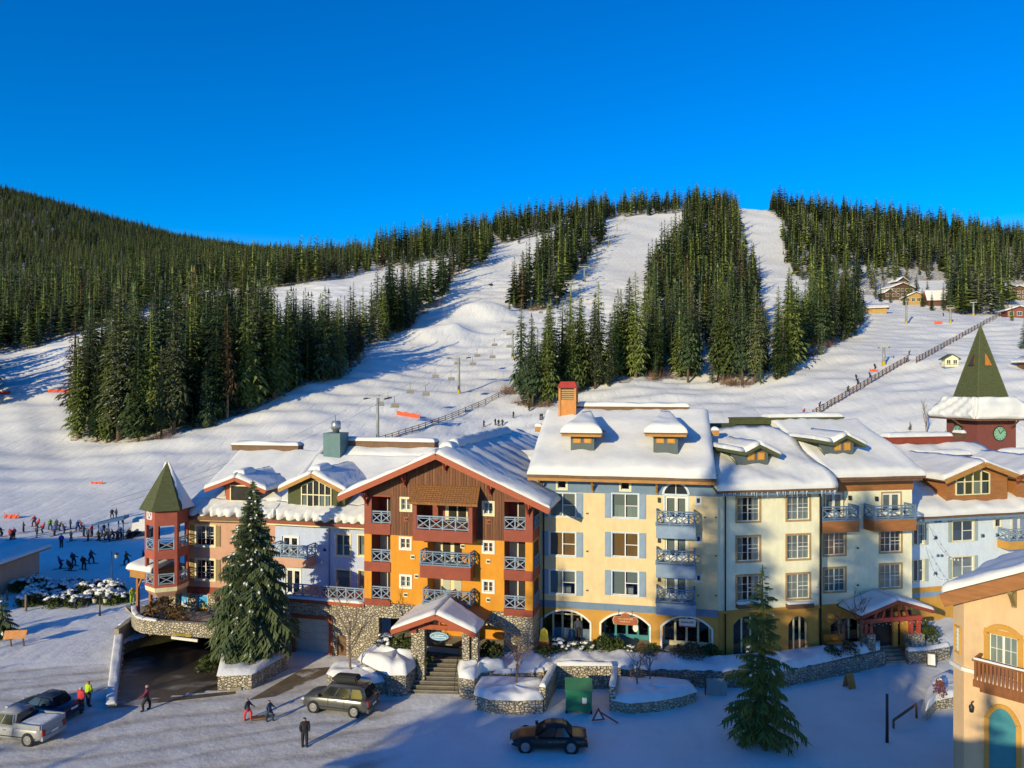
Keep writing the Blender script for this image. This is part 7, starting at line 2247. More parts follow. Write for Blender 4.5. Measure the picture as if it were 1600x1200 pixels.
# walkway deck over the ramp with its curved rubble parapet
dk = thing('walkway_deck', 'curved rubble parapet and walkway over the parking ramp mouth', 'walkway', (0, 0, 0))
cv = [P(px, 600, D) for px, D in ((205, 63.2), (206, 61.6), (211, 60.5), (222, 59.8), (245, 59.4), (290, 59.0), (352, 58.4), (372, 58.2))]
inn = [P(px, 600, D) for px, D in ((214, 63.6), (214, 62.2), (218, 61.1), (228, 60.3), (247, 59.85), (290, 59.4), (352, 58.8), (372, 58.6))]
zt_, zb_ = 2.35, 1.25
mb = MB()
for (a, c, ai, ci) in zip(cv[:-1], cv[1:], inn[:-1], inn[1:]):
    mb.hexa([(a.x, a.y, zb_), (c.x, c.y, zb_), (ci.x, ci.y, zb_), (ai.x, ai.y, zb_), (a.x, a.y, zt_), (c.x, c.y, zt_), (ci.x, ci.y, zt_), (ai.x, ai.y, zt_)], M['stone'])
mb.build('parapet', dk)
mb = MB(); bkp = [P(px, 600, 66) for px in (195, 205, 215, 228, 247, 290, 352, 380)]
for (a, c, ai, ci) in zip(inn[:-1], inn[1:], bkp[:-1], bkp[1:]): mb.hexa([(a.x, a.y, zb_ + .01), (c.x, c.y, zb_ + .01), (ci.x, ci.y, zb_ + .01), (ai.x, ai.y, zb_ + .01), (a.x, a.y, 1.6), (c.x, c.y, 1.6), (ci.x, ci.y, 1.6), (ai.x, ai.y, 1.6)], M['concrete'])
mb.poly([(-30.2, 60.4, 1.22), (-24, 59.6, 1.22), (-20, 59.2, 1.22), (-16, 77, 1.22), (-34, 77, 1.22), (-32.8, 63, 1.22)], M['dark']); mb.build('deck', dk)  # dark sheet under the deck paints the unlit ramp mouth
for k in range(4): 
    a, c, ai, ci = cv[k], cv[k + 1], inn[k], inn[k + 1]; z = Vector((0, 0, zt_ + .004 - H))
    snow_sheet('snow_cap', dk, a + z, c + z, ci + z, ai + z, .10, .2, k, (1, 1, 1, 1), .02, hang=.02)
a, c = P(268, 996, 58.9), P(309, 1001, 58.6)
mb = MB(); mb.beam(a, c, .12, .2, M['white']); bar = mb.build('clearance_bar', dk)
rg = random.Random(2); mb = MB(); M['sign_yel'] = mat('faded_yellow_paint', (.45, .33, .03), .7, .2, 3)
a, c = P(270, 990.5, 58.98), P(300, 993.5, 58.78); u = (c - a); t = 0
while t < .97:
    w = rg.uniform(.02, .035); p_ = a + u * t; mb.beam(p_, p_ + u * w, .02, rg.uniform(.16, .24), M['sign_yel']); t += w + .014
mb.build('lettering', dk)
# driveway in front of the garage, and sloping stone edge by the canopy
mb = MB(); q = [G(470, 1046, .01), G(516, 1042, .01), G(512, 1052, .01), G(430, 1088, .01), G(388, 1094, .01)]
mb.poly([(v.x, v.y, .006) for v in q], mat('thawed_brown_gravel', (.17, .125, .075), .9, .35, .6, .4, 10, dirt=((.62, .60, .56), .5, .60))); o = mb.build('driveway'); tag(o, 'thawed brown driveway in front of the garage door', None, None, 'structure')
line_wall('retaining_wall', 'short sloping stone wall at the foot of the honey timber canopy', 'wall', [(192, 977), (222, 950)], .9, .4, M['stone_grey'], .12)
# ---------------------------------------------------------------- foreground trees and shrubs
def front_tree(px, D, zb, ztop, rad, seed, needles, levels, nb, label, power, snowp, lean=(0, 0), name='spruce_tree'):
    b = P(px, 600, D); b.z = zb
    o = thing(name, label, 'tree', b, 0)
    h = ztop - zb
    mb, sb = conifer_mesh(seed, h, rad, levels, nb, 2, needles, .03, power, (snowp, M['snow']))
    link('crown', raw_mesh(mb, 'crown'), o, rot=(*lean, 0)); link('trunk', trunk_mesh(h, .16, M['bark'], 8), o, rot=(*lean, 0))
    if sb.v: s = link('snow_clumps', raw_mesh(sb, 'snow_clumps'), o, rot=(*lean, 0)); s['kind'] = 'stuff'
    return o
front_tree(395, 55.4, 1.4, 14.2, 3.3, 7, M['needles_front'], 58, 22, 'big snow flecked spruce standing before the salmon and pale blue houses', .82, .9)
front_tree(1189, 44.0, 0, 10.5, 2.35, 8, M['needles_olive'], 27, 10, 'loose olive green spruce in the street before the cream house', .72, .10, (R(-1.5), R(1)))
front_tree(2, 62.5, 0, 3.6, 1.5, 9, M['needles_front'], 14, 10, 'small snowy spruce cut off by the left edge', .7, .25)
front_tree(1477, 96, 13.6 - 6.5, 15.4, 1.4, 10, M['needles_olive'], 18, 8, 'slim spruce half hidden beside the clock tower wall', .8, .05)
t = T(1422, 672); front_tree(1422, t.y, t.z, t.z + 1.7, .5, 11, M['needles_front'], 8, 6, 'tiny young spruce alone on the snow left of the clock tower', .8, .0)
t = T(1598, 545); front_tree(1600, t.y, t.z, t.z + 9, 1.8, 12, M['needles_front'], 18, 8, 'dark spruce cut by the right edge beside the clock tower', .8, .02)

def bush_mesh(seed, w, h, m, n=420, snow=0.0, leaf=.10):
    rg = random.Random(seed); mb = MB()
    for k in range(n):
        a = rg.uniform(0, 6.283); u = rg.random() ** .6; z = rg.random()
        r = w / 2 * u * math.sqrt(max(0, 1 - (z - .25) ** 2 * 1.2)); p = Vector((r * math.cos(a), r * math.sin(a), h * z * (1.05 - .3 * u * u)))
        d = Vector((rg.uniform(-1, 1), rg.uniform(-1, 1), rg.uniform(-.4, 1))).normalized(); e = d.cross(Vector((rg.uniform(-1, 1), rg.uniform(-1, 1), .3))).normalized()
        l = leaf * rg.uniform(.7, 1.5)
        mb.raw([p - e * l * .5, p + e * l * .5, p + d * l * 1.4], [(0, 1, 2)], m)
    s = MB()
    if snow:
        for k in range(int(9 * snow) + 2):
            a = rg.uniform(0, 6.283); r = w / 2 * rg.uniform(0, .85); z = h * (1 - (r / w * 2) ** 2 * .45)
            q = rg.uniform(.14, .26) * w * .5
            s.lathe([(.001, -q * .3), (q, -q * .25), (q * 1.1, -.02), (q * .8, q * .25), (.001, q * .36)], M['snow_p'], (r * math.cos(a), r * math.sin(a), z), 7)
    s.v = [(x + rg.uniform(-.1, .1), y + rg.uniform(-.1, .1), z + rg.uniform(-.09, .04)) for x, y, z in s.v]
    return raw_mesh(mb, 'foliage'), (s.mesh('snow_lumps') if s.v else None)
M['bush'] = needle_mat('evergreen_shrub_leaves', (.02, .035, .01), (.09, .12, .025), .3); M['bush_brown'] = needle_mat('dry_brown_shrub', (.07, .04, .015), (.22, .14, .05), .3); M['bush_red'] = needle_mat('rust_red_shrub', (.09, .03, .02), (.26, .08, .04), .2)
BUSH = {k: bush_mesh(i, w, h, M[m], n, s, lf) for i, (k, w, h, m, n, s, lf) in enumerate((('g', 2.0, 1.1, 'bush', 480, 0, .13), ('gs', 2.0, 1.0, 'bush', 420, .8, .13), ('b', 1.8, 1.2, 'bush_brown', 420, 0, .11), ('s', 2.2, .95, 'bush', 420, 1.5, .14), ('r', 1.2, 1.7, 'bush_red', 300, .3, .11)))}
def bush(px, py, z, k, s, label, group=None):
    q = G(px, py, z); me, sn = BUSH[k]
    o = thing('shrub', label, 'shrub', q, (px * 7 % 63) / 10, group); o.scale = (s, s, s * (.9 + (px * 13 % 10) / 40))
    link('foliage', me, o)
    if sn: link('snow_lumps', sn, o)
for px, py, s, k in ((945, 1016, 1.0, 'g'), (965, 1018, .8, 'g'), (897, 1020, .8, 'gs'), (873, 1020, .9, 'gs'), (850, 1024, .8, 'g'), (1014, 1022, .7, 'g'), (1110, 1024, .8, 'g'), (915, 1018, .7, 'gs'), (985, 1022, .6, 'gs')):
    bush(px, py, 1.45, k, s, 'low evergreen shrub in the snowy bed before the yellow house arches', 'shrubs in the bed before the yellow house')
bush(1062, 1032, 1.4, 'b', .9, 'dry rusty shrub before the right arch of the yellow house'); bush(1082, 1030, 1.4, 'b', 1.0, 'tall yellowish dry shrub before the right arch of the yellow house'); bush(1003, 1024, 1.4, 'b', .7, 'small yellowish shrub at the foot of the middle arch pier')
bush(628, 1022, 1.6, 'g', 1.2, 'dark evergreen shrub left of the amber house porch pillars'); bush(603, 1018, 1.6, 'gs', 1.1, 'snow flecked shrub in the heaped planter left of the steps'); bush(660, 1034, 1.6, 'g', .8, 'round green shrub at the foot of the left porch pillars'); bush(740, 1034, 1.6, 'g', .9, 'bright green shrub at the foot of the right porch pillars'); bush(765, 1030, 1.6, 'g', 1.1, 'wide green shrub right of the amber house porch')
bush(1328, 1022, 1.3, 'b', .8, 'dry shrub beside the cream house bench'); bush(1300, 1024, 1.3, 'g', .7, 'low green shrub under the cream house bench'); bush(1446, 1000, 1.3, 'g', 1.1, 'green shrub right of the red cream house porch'); bush(1468, 1090, .7, 'r', .75, 'rust red shrub in the curved planter by the tan house')
bush(250, 968, 1.7, 'b', 1.7, 'dry brown shrub under the red turret behind the curved parapet'); bush(276, 972, 1.7, 'b', 1.1, 'low dry shrub before the left stone pier'); bush(345, 975, 1.7, 'b', .9, 'orange brown shrub beside the right stone pier'); bush(330, 1046, 0, 'g', 1.1, 'green juniper at the left foot of the big snowy spruce')
rg = random.Random(21)
for k in range(34):
    px = rg.uniform(28, 178); py = 918 + rg.uniform(0, 52)
    if py > 955 - abs(px - 95) * .2: py -= 22
    bush(px, py, 0, 's', rg.uniform(.8, 1.35), 'snow loaded low shrub in the bed beside the skiers plaza', 'snow loaded shrubs in the bed')
for px, py, s in ((192, 940, .9), (186, 938, .8)): bush(px, py, 0, 's', s, 'snow loaded shrub standing apart beside the lamp post', 'snow loaded shrubs by the lamp')

def bare_tree(px, py, z, h, spread, seed, label, m='twig_grey', far=None, up=.5):
    q = far if far is not None else G(px, py, z); rg = random.Random(seed)
    o = thing('bare_tree', label, 'tree', q)
    tm, bm_ = MB(), MB()
    def grow(p, d, L, r, lv):
        e = p + d * L
        (tm if lv == 0 else bm_).tube([p, p.lerp(e, .5) + Vector((rg.uniform(-.06, .06), rg.uniform(-.06, .06), 0)) * L, e], [r, r * .8, r * .55], M[m], 5 if lv < 2 else 3, cap=False)
        if lv >= 4: return
        for k in range(rg.choice((3, 4)) if lv else 6):
            t = rg.uniform(.35, 1.0) if lv else .3 + k * .12
            a = rg.uniform(0, 6.283); sp_ = rg.uniform(.5, 1.0) * spread
            nd = (d + Vector((math.cos(a) * sp_, math.sin(a) * sp_, rg.uniform(0, up)))).normalized()
            grow(p.lerp(e, t), nd, L * rg.uniform(.42, .62), r * .5, lv + 1)
    grow(Vector((0, 0, -.1)), Vector((0, 0, 1)), h * .62, .035 + h * .011, 0)
    tm.build('trunk', o); link('branches', raw_mesh(bm_, 'branches'), o)
bare_tree(548, 1050, 1.1, 6.0, .95, 1, 'bare spreading tree in the planter before the stone garage wall')
bare_tree(806, 1070, 1.1, 4.2, 1.1, 2, 'dark bare tree with low branches right of the amber house steps', 'twig')
bare_tree(996, 1072, 1.0, 2.9, 1.1, 3, 'thin bare sapling in the planter right of the dumpster bay')
bare_tree(1016, 1062, 1.1, 2.6, 1.1, 4, 'second bare sapling nearer the fence right of the dumpster bay')
bare_tree(1346, 1016, 1.3, 4.8, 1.0, 5, 'brown bare tree beside the cream house porch', 'twig')
bare_tree(1318, 1018, 1.3, 3.8, 1.0, 6, 'shorter brown bare tree over the cream house bench', 'twig')
t = T(1447, 683); bare_tree(0, 0, 0, 6.5, .5, 7, 'lone bare tree on the snow left of the clock tower', 'twig_grey', t, 1.0)
# reddish bare scrub along the wood edges
TW = []
for k in range(3):
    mb = MB(); rg = random.Random(k)
    for i in range(60):
        a, r = rg.uniform(0, 6.28), rg.uniform(0, 1.9); b_ = Vector((r * math.cos(a), r * math.sin(a), 0)); d = Vector((rg.uniform(-.9, .9), rg.uniform(-.9, .9), rg.uniform(.7, 2.6)))
        n = Vector((.035, 0, 0)); mb.raw([b_ - n, b_ + n, b_ + d], [(0, 1, 2)], M['twig'])
    TW.append(raw_mesh(mb, 'bare_scrub'))
pts = []; rg = random.Random(77)
for (a, c, n) in (((810, 634), (862, 634), 16), ((1015, 592), (1050, 592), 12), ((1135, 604), (1190, 602), 16), ((610, 528), (690, 472), 14), ((590, 422), (640, 420), 8), ((1225, 586), (1340, 512), 14), ((940, 345), (946, 385), 5), ((1300, 452), (1350, 470), 12), ((802, 484), (862, 484), 10), ((1440, 470), (1500, 492), 12), ((225, 690), (265, 684), 5), ((785, 606), (804, 630), 10)):
    for k in range(n * 2 // 3):
        s = rg.random(); t = T(a[0] + (c[0] - a[0]) * s + rg.uniform(-4, 4), a[1] + (c[1] - a[1]) * s + rg.uniform(-3, 3)); z = rg.uniform(.6, 1.5)
        pts.append((tuple(t), (z, z, z), rg.randrange(3)))
o = instancer('bare_scrub', pts, TW, 4); tag(o, 'reddish bare scrub along the edges of the woods', None, None, 'stuff')

# ---------------------------------------------------------------- vehicles
M['tyre'] = mat('black_tyre_rubber', (.02, .02, .02), .85, .1, 4); M['rim'] = mat('grey_alloy', (.32, .32, .33), .4, .1, 4, metal=.6)
M['car_glass'] = mat('tinted_car_glass', (.012, .018, .024), .06, .1, 2, spec=.9); M['tail'] = mat('red_tail_lamp', (.35, .02, .015), .3, .1, 3); M['lamp_w'] = mat('clear_lamp_glass', (.6, .6, .6), .2, .1, 3)
def car(label, q, rz, L_, Wd, Hh, paint, kind='suv', box=False, plastic=None):
    o = thing('parked_car', label, 'car', q, rz)
    hl, hw = L_ / 2, Wd / 2
    wb_ = hl - .92
    belt = Hh * (.60 if kind == 'suv' else .58); gl = .24
    suv = kind == 'suv'
    sr = .12 if suv else .2
    ST = [(-hl, .78, .46, belt - .22), (-hl + .07, .92, .34, belt - .03), (-hl + .5, 1, .28, belt + .02), (-.2, 1.0, .25, belt + .01), (wb_ - .4, 1, .25, belt), (wb_ + .2, .985, .27, belt - .05), (hl - .3, .93, .31, belt - sr), (hl - .08, .84, .36, belt - sr - .09), (hl, .70, .44, belt - sr - .2)]
    rows = []
    for x, wf, a, b_ in ST:
        w = hw * wf; m = a + (b_ - a) * .55
        half = [(w * .55, a), (w * .93, a + .03), (w, a + .18), (w * 1.0, m), (w * .97, b_ - .10), (w * .90, b_ - .02), (w * .55, b_ + .02)]
        rows.append([(x, -y, z) for y, z in half] + [(x, y, z) for y, z in half[::-1]] + [(x, -half[0][0], a)])
    mb = MB(); mb.grid(rows, paint); mb.poly(rows[0][:-1], paint); mb.poly(rows[-1][:-1], paint)
    link('body', mb.mesh('body'), o)
    mb = MB()
    for sy in (-1, 1):
        for sx in (-.25, .9): mb.box(sx - .5, sx - .475, sy * hw - .006, sy * hw + .006, .42, belt - .06, M['tyre'])
        mb.box(-.2, .0, sy * (hw + .004) - .015, sy * (hw + .004) + .015, belt - .2, belt - .15, M['rim'])
    mb.build('door_seam', o)
    mb = MB(); mb.box(hl - .10, hl + .012, -hw * .45, hw * .45, .52, belt - sr - .16, M['tyre']); mb.build('grille', o)
    mb = MB(); mb.box(-hl - .07, -hl - .04, -.26, .26, .62, .75, M['white']); mb.build('plate', o)
    # cabin
    pick = kind == 'pickup'
    xb = -hl + (.10 if suv else 2.0 if pick else .75); xt = -hl + (.42 if suv else 2.1 if pick else 1.25); ft = wb_ - (1.0 if suv else 1.2 if pick else 1.35); fb_ = wb_ - (.12 if suv else .45)
    iw = hw - (.05 if suv else .1); tw_ = hw - (.22 if suv else .3)
    cab = [(xb, -iw, belt), (fb_, -iw, belt), (fb_, iw, belt), (xb, iw, belt), (xt, -tw_, Hh), (ft, -tw_, Hh), (ft, tw_, Hh), (xt, tw_, Hh)]
    mb = MB(); mb.hexa(cab, paint); cm = mb.mesh('cabin'); 
    bm = bmesh.new(); bm.from_mesh(cm); bmesh.ops.bevel(bm, geom=bm.edges, offset=.12, segments=3, affect='EDGES'); bm.to_mesh(cm); bm.free()
    for p in cm.polygons: p.use_smooth = True
    link('cabin', cm, o)
    Vv = [Vector(v) for v in cab]
    def pane(i, j, k, l, cuts, ins=.10, nm='window'):
        a, b_, c, d = Vv[i], Vv[j], Vv[k], Vv[l]; nn = (b_ - a).cross(d - a).normalized(); ctr = sum(Vv, Vector()) / 8
        if nn.dot((a + c) / 2 - ctr) < 0: nn = -nn
        for (s0, s1) in cuts:
            f = lambda s, t: a.lerp(b_, s).lerp(d.lerp(c, s), t) + nn * .012
            w = MB(); w.poly([f(s0, .12), f(s1, .12), f(s1 - .01 if s1 < .9 else s1 - .03, .84), f(s0 + .01 if s0 > .1 else s0 + .03, .84)], M['car_glass']); w.build(nm, o)
    cu = [(.05, .30), (.34, .63), (.66, .93)] if suv else [(.08, .48), (.52, .92)]
    pane(0, 1, 5, 4, cu); pane(3, 2, 6, 7, cu); pane(1, 2, 6, 5, [(.05, .95)], nm='windscreen'); pane(0, 3, 7, 4, [(.07, .93)], nm='rear_window')
    wm = MB(); wm.lathe([(.001, -.11), (.2, -.11), (.35, -.10), (.37, -.06), (.37, .06), (.35, .1), (.2, .11), (.001, .11)], M['tyre'], n=16); tm_ = wm.mesh('wheel')
    wm = MB(); wm.lathe([(.001, .125), (.06, .125), (.08, .118), (.24, .118), (.27, .112)], M['rim'], n=10, smooth=False); rm_ = wm.mesh('rim')
    wm = MB(); wm.lathe([(.001, -.006), (.44, -.006), (.44, .006), (.001, .006)], M['tyre'], n=18); am_ = wm.mesh('wheel_well_shade')  # flat dark disc paints the shaded wheel well onto the body
    for sx in (-wb_, wb_):
        for sy in (-1, 1):
            link('wheel_well_shade', am_, o, (sx, sy * (hw + .004), .37), (R(90), 0, 0))
            w = link('wheel', tm_, o, (sx, sy * (hw - .07), .37), (R(-90 * sy), 0, 0)); link('rim', rm_, w)
    for sy in (-1, 1):
        mb = MB(); mb.box(-hl - .03, -hl + .12, sy * (hw - .22) - .10, sy * (hw - .22) + .10, belt - .38, belt - .06, M['tail']); mb.build('tail_lamp', o)
        mb = MB(); mb.box(hl - .2, hl + .02, sy * (hw - .28) - .14, sy * (hw - .28) + .14, belt - .40, belt - .26, M['lamp_w']); mb.build('headlight', o)
        mb = MB(); mb.box(fb_ - .3, fb_ - .12, sy * hw - .02 + sy * .09 - .09, sy * hw + sy * .09 + .09, belt + .02, belt + .18, paint); mb.build('mirror', o)
        mb = MB(); mb.box(-hl + .4, hl - .5, sy * (hw + .008) - .012, sy * (hw + .008) + .012, .47, .52, plastic or M['tyre']); mb.build('side_trim', o)
    mb = MB(); mb.box(-hl - .05, -hl + .1, -hw + .1, hw - .1, .34, .58, plastic or paint); mb.build('bumper', o)
    if pick:
        mb = MB(); t_ = belt + .26
        for sy in (-1, 1): mb.box(-hl + .1, xb - .06, sy * hw * .93 - .05, sy * hw * .93 + .05, belt, t_, paint)
        mb.box(-hl + .04, -hl + .12, -hw * .9, hw * .9, belt - .3, t_, paint); mb.build('bed', o)
        snow_cap(o, -hl + .15, xb - .1, -hw * .85, hw * .85, belt + .045, .14, 3, 'bed_snow')
    if suv:
        for sy in (-1, 1):
            mb = MB(); mb.tube([(xt + .1, sy * (tw_ - .08), Hh + .02), (xt + .15, sy * (tw_ - .08), Hh + .09), (ft - .15, sy * (tw_ - .08), Hh + .09), (ft - .1, sy * (tw_ - .08), Hh + .02)], .025, M['tyre'], 5); mb.build('roof_rail', o)
    if box:
        mb = MB(); mb.hexa([(-1.35, -.42, Hh + .16), (.55, -.42, Hh + .16), (.55, .42, Hh + .16), (-1.35, .42, Hh + .16), (-1.3, -.36, Hh + .5), (.25, -.34, Hh + .46), (.25, .34, Hh + .46), (-1.3, .36, Hh + .5)], M['tyre']); m_ = mb.mesh('roof_box')
        bm = bmesh.new(); bm.from_mesh(m_); bmesh.ops.bevel(bm, geom=bm.edges, offset=.08, segments=2, affect='EDGES'); bm.to_mesh(m_); bm.free()
        r = link('cargo_box', m_, None, q, (0, 0, rz)); tag(r, 'black cargo box strapped on the roof of the silver car', 'cargo box')
    return o
M['silver'] = mat('silver_grey_car_paint', (.135, .135, .13), .25, .06, 2, metal=.45); M['navy'] = mat('dark_blue_car_paint', (.035, .05, .08), .22, .08, 2, metal=.3); M['white_car'] = mat('white_car_paint', (.33, .34, .355), .3, .05, 2); M['black_car'] = mat('black_car_paint', (.03, .026, .022), .3, .1, 2)
fw, rw_ = G(498, 1113), G(562, 1121); c = (fw + rw_) / 2; dv = fw - rw_; c += Vector((-.1, .85, 0))
car('silver off roader with a black roof box parked before the snowy planter', (c.x, c.y, 0), math.atan2(dv.y, dv.x), 4.75, 1.92, 1.86, M['silver'], 'suv', True)
q = G(62, 1121, 0); car('dark blue saloon car parked beside the pale grey pickup', (q.x, q.y + .5, 0), R(166), 4.6, 1.82, 1.45, M['navy'], 'sedan')
q = G(26, 1150, 0); car('pale grey pickup with snow in its open bed cut off by the left edge', (q.x, q.y, 0), R(168), 5.4, 1.95, 1.75, M['white_car'], 'pickup')
q = P(856, 600, 44.0); car('black car at the bottom edge before the dumpster bay', (q.x, q.y - .3, 0), R(178), 4.5, 1.8, 1.45, M['black_car'], 'sedan')
M['dump_green'] = mat('green_dumpster_paint', (.03, .22, .10), .5, .14, 1.5, dirt=((.10, .12, .08), 2.0, .62))
q = G(904, 1108); dp = thing('dumpster', 'green front opening dumpster standing in the stone bay', 'dumpster', (q.x, q.y, 0), R(-4))
mb = MB(); mb.prism([(-.75, .2), (-.85, 1.5), (.6, 1.75), (.75, .2)], M['dump_green'], 'x', -.85, .85); mb.build('body', dp)
mb = MB(); mb.hexa([(-.9, -.92, 1.51), (.9, -.92, 1.51), (.9, .66, 1.78), (-.9, .66, 1.78), (-.9, -.85, 1.57), (.9, -.85, 1.57), (.9, .62, 1.84), (-.9, .62, 1.84)], M['dump_green']); mb.build('lid', dp)
mb = MB(); mb.box(.22, .52, -.875, -.82, .75, 1.12, M['white']); mb.box(.24, .5, -.879, -.83, .62, .74, M['sign_red']); mb.build('sticker', dp)
for sx in (-.8, .8): mb = MB(); mb.box(sx - .07, sx + .07, -.7, -.5, -.1, .22, M['iron']); mb.build('foot', dp)

# ---------------------------------------------------------------- people
def skin_mesh(joints, edges):
    me = bpy.data.meshes.new('person'); me.from_pydata([j[0] for j in joints], edges, [])
    o = bpy.data.objects.new('tmp', me); C.objects.link(o)
    md = o.modifiers.new('s', 'SKIN'); me.skin_vertices  # layer made by the modifier
    if not me.skin_vertices: 
        bm = bmesh.new(); bm.from_mesh(me); bm.verts.layers.skin.verify(); bm.to_mesh(me); bm.free()
    for i, j in enumerate(joints):
        sv = me.skin_vertices[0].data[i]; sv.radius = (j[1] * 1.22, j[1] * 1.22 * (j[2] if len(j) > 2 else 1)); sv.use_root = i == 0
    o.modifiers.new('u', 'SUBSURF').levels = 1
    r = bpy.data.meshes.new_from_object(o.evaluated_get(bpy.context.evaluated_depsgraph_get()))
    bpy.data.objects.remove(o); return r
def pose(step=.0, arm=.25, bend=0.0, knee=0.0):
    s, b_ = step, bend
    hip = .92 - knee * .5
    def t(y, z): return (0, y + math.sin(b_) * (z - hip), hip + math.cos(b_) * (z - hip)) if z > hip else (0, y, z)
    J = [((0, 0, hip), .16, .75), (t(0, hip + .22), .17, .7), (t(0, hip + .45), .19, .65), (t(0, hip + .57), .07), (t(.01, hip + .66), .095, 1.1), (t(.01, hip + .78), .105, 1.1)]
    E = [(0, 1), (1, 2), (2, 3), (3, 4), (4, 5)]
    cat = ['p', 'j', 'j', 'j', 'f', 'h']
    for sx in (-1, 1):
        k = len(J); sh = t(0, hip + .48); fwd = -s * sx
        J += [((sx * .2, sh[1], sh[2]), .075), ((sx * .27, sh[1] + fwd * .3 - arm * .3, sh[2] - .27), .06), ((sx * .24, sh[1] + fwd * .5 - arm, sh[2] - .45 + arm * .4), .045), ((sx * .235, sh[1] + fwd * .55 - arm * 1.15, sh[2] - .54 + arm * .45), .04)]
        E += [(2, k), (k, k + 1), (k + 1, k + 2), (k + 2, k + 3)]; cat += ['j', 'j', 'j', 'g']
        k = len(J); f2 = s * sx
        J += [((sx * .10, 0, hip - .06), .11), ((sx * .11, -f2 * .45 - knee * .45, .5 - knee * .12), .085), ((sx * .115, f2 * .1 - f2 * .5 + knee * .1, .12), .065), ((sx * .12, f2 * .1 - f2 * .5 - .05 + knee * .1, .05), .07), ((sx * .125, f2 * .1 - f2 * .5 - .2 + knee * .1, .04), .05)]
        E += [(0, k), (k, k + 1), (k + 1, k + 2), (k + 2, k + 3), (k + 3, k + 4)]; cat += ['p', 'p', 'p', 'b', 'b']
    return J, E, cat
_pm = {}
POSES = {'stand': (.12, .18, 0, 0), 'walk': (.5, .2, .04, .05), 'ski': (.1, .4, .3, .35), 'lean': (.25, .45, .45, .15), 'crouch': (.15, .4, .5, .6)}
PCOL = {}
def pmat(c):
    if c not in PCOL: PCOL[c] = mat('clothing_%d' % len(PCOL), c, .8, .12, 6)
    return PCOL[c]
skin_m = mat('skin', (.45, .25, .17), .6, .08, 6)
def person(q, ps, rz, jacket, pants, label, group=None, hat=(.03, .03, .035), skis=False, scale=1.0, name='person'):
    if ps not in _pm:
        J, E, cat = pose(*POSES[ps]); me = skin_mesh(J, E)
        P_ = np.array([j[0] for j in J]); idx = []
        for p in me.polygons:
            c = np.array(p.center); idx.append(cat[int(np.argmin(((P_ - c) ** 2).sum(1)))])
        _pm[ps] = (me, [{'j': 0, 'p': 1, 'h': 2, 'f': 3, 'g': 4, 'b': 4}[i] for i in idx])
    me, idx = _pm[ps]; me = me.copy(); me.materials.clear()
    for m in (pmat(jacket), pmat(pants), pmat(hat), skin_m, pmat((.02, .02, .022))): me.materials.append(m)
    me.polygons.foreach_set('material_index', idx); me.polygons.foreach_set('use_smooth', [True] * len(idx)); me.update()
    o = link(name, me, None, q, (0, 0, rz), scale); tag(o, label, 'person', group)
    if skis:
        sm = MB(); sm.box(-.045, .045, -.85, .75, .0, .02, pmat((.25, .05, .04)))
        if 'ski' not in _wc: _wc['ski'] = sm.mesh('ski')
        for sx in (-.12, .12): link('ski', _wc['ski'], o, (sx, 0, .005))
    return o
rgp = random.Random(12)
def gq(px, py): return G(px, py) if py > 838 else T(px, py)
DK, BLK, BL, RD, PK, GN, OR, PU, OL = (.03, .035, .045), (.015, .015, .02), (.03, .10, .35), (.45, .03, .03), (.55, .08, .12), (.20, .42, .03), (.65, .16, .03), (.07, .05, .30), (.08, .09, .03)
SK = [(10, 470, DK), (100, 500, RD), (130, 495, PK), (220, 430, DK), (320, 380, PK), (345, 480, DK), (355, 392, RD), (400, 440, RD), (470, 410, GN), (510, 465, BL), (530, 410, DK), (560, 420, DK), (600, 440, DK), (660, 400, DK), (665, 515, BLK), (730, 420, BL), (760, 402, OR), (785, 470, BLK), (825, 510, DK), (860, 472, RD), (925, 510, OL), (955, 470, BL), (985, 505, BLK), (1010, 490, DK), (1030, 515, DK), (1060, 492, BLK), (1100, 505, DK), (1120, 490, BL), (1140, 478, DK), (1195, 492, DK), (575, 570, PU), (1050, 300, DK), (1090, 310, DK), (1155, 352, DK), (970, 455, DK)]
nm = {DK: 'charcoal', BLK: 'black', BL: 'blue', RD: 'red', PK: 'pink', GN: 'lime green', OR: 'orange', PU: 'purple', OL: 'olive'}
for x, y, c in SK:
    person(gq(x / 6, 760 + y / 6), rgp.choice(('stand', 'ski', 'walk')), rgp.uniform(0, 6.28), c, BLK if rgp.random() < .7 else DK, 'skier in a %s jacket queueing on the snow near the blue lift station' % nm[c], 'skiers queueing near the lift station', (rgp.uniform(.02, .4), .03, .04), True, rgp.uniform(.9, 1.05))
for x, y, c, ps, rz, lab in ((565, 772, PU, 'ski', 2.0, 'skier in purple at the left end of the four on the shaded plaza'), (690, 742, DK, 'lean', 1.2, 'dark skier leaning forward behind the crouching one on the shaded plaza'), (655, 790, (.2, .04, .03), 'crouch', 1.5, 'skier in dark red crouching low on the shaded plaza'), (785, 778, BLK, 'lean', 1.0, 'skier in black bending forward before the tall one on the shaded plaza'), (855, 722, DK, 'walk', 1.6, 'tall dark figure reaching out on the shaded plaza'), (1185, 738, OL, 'walk', 1.7, 'person in olive walking right of the lamp post'), (1345, 728, DK, 'walk', 2.2, 'dark clad person walking beside the red turret'), (1240, 1105, (.25, .35, .03), 'stand', 1.0, 'person in yellow green trousers standing in the snow below the timber canopy')):
    person(gq(x / 6, 760 + y / 6), ps, rz, c, BLK if y < 1000 else (.30, .40, .02), lab, None, skis=y < 800)
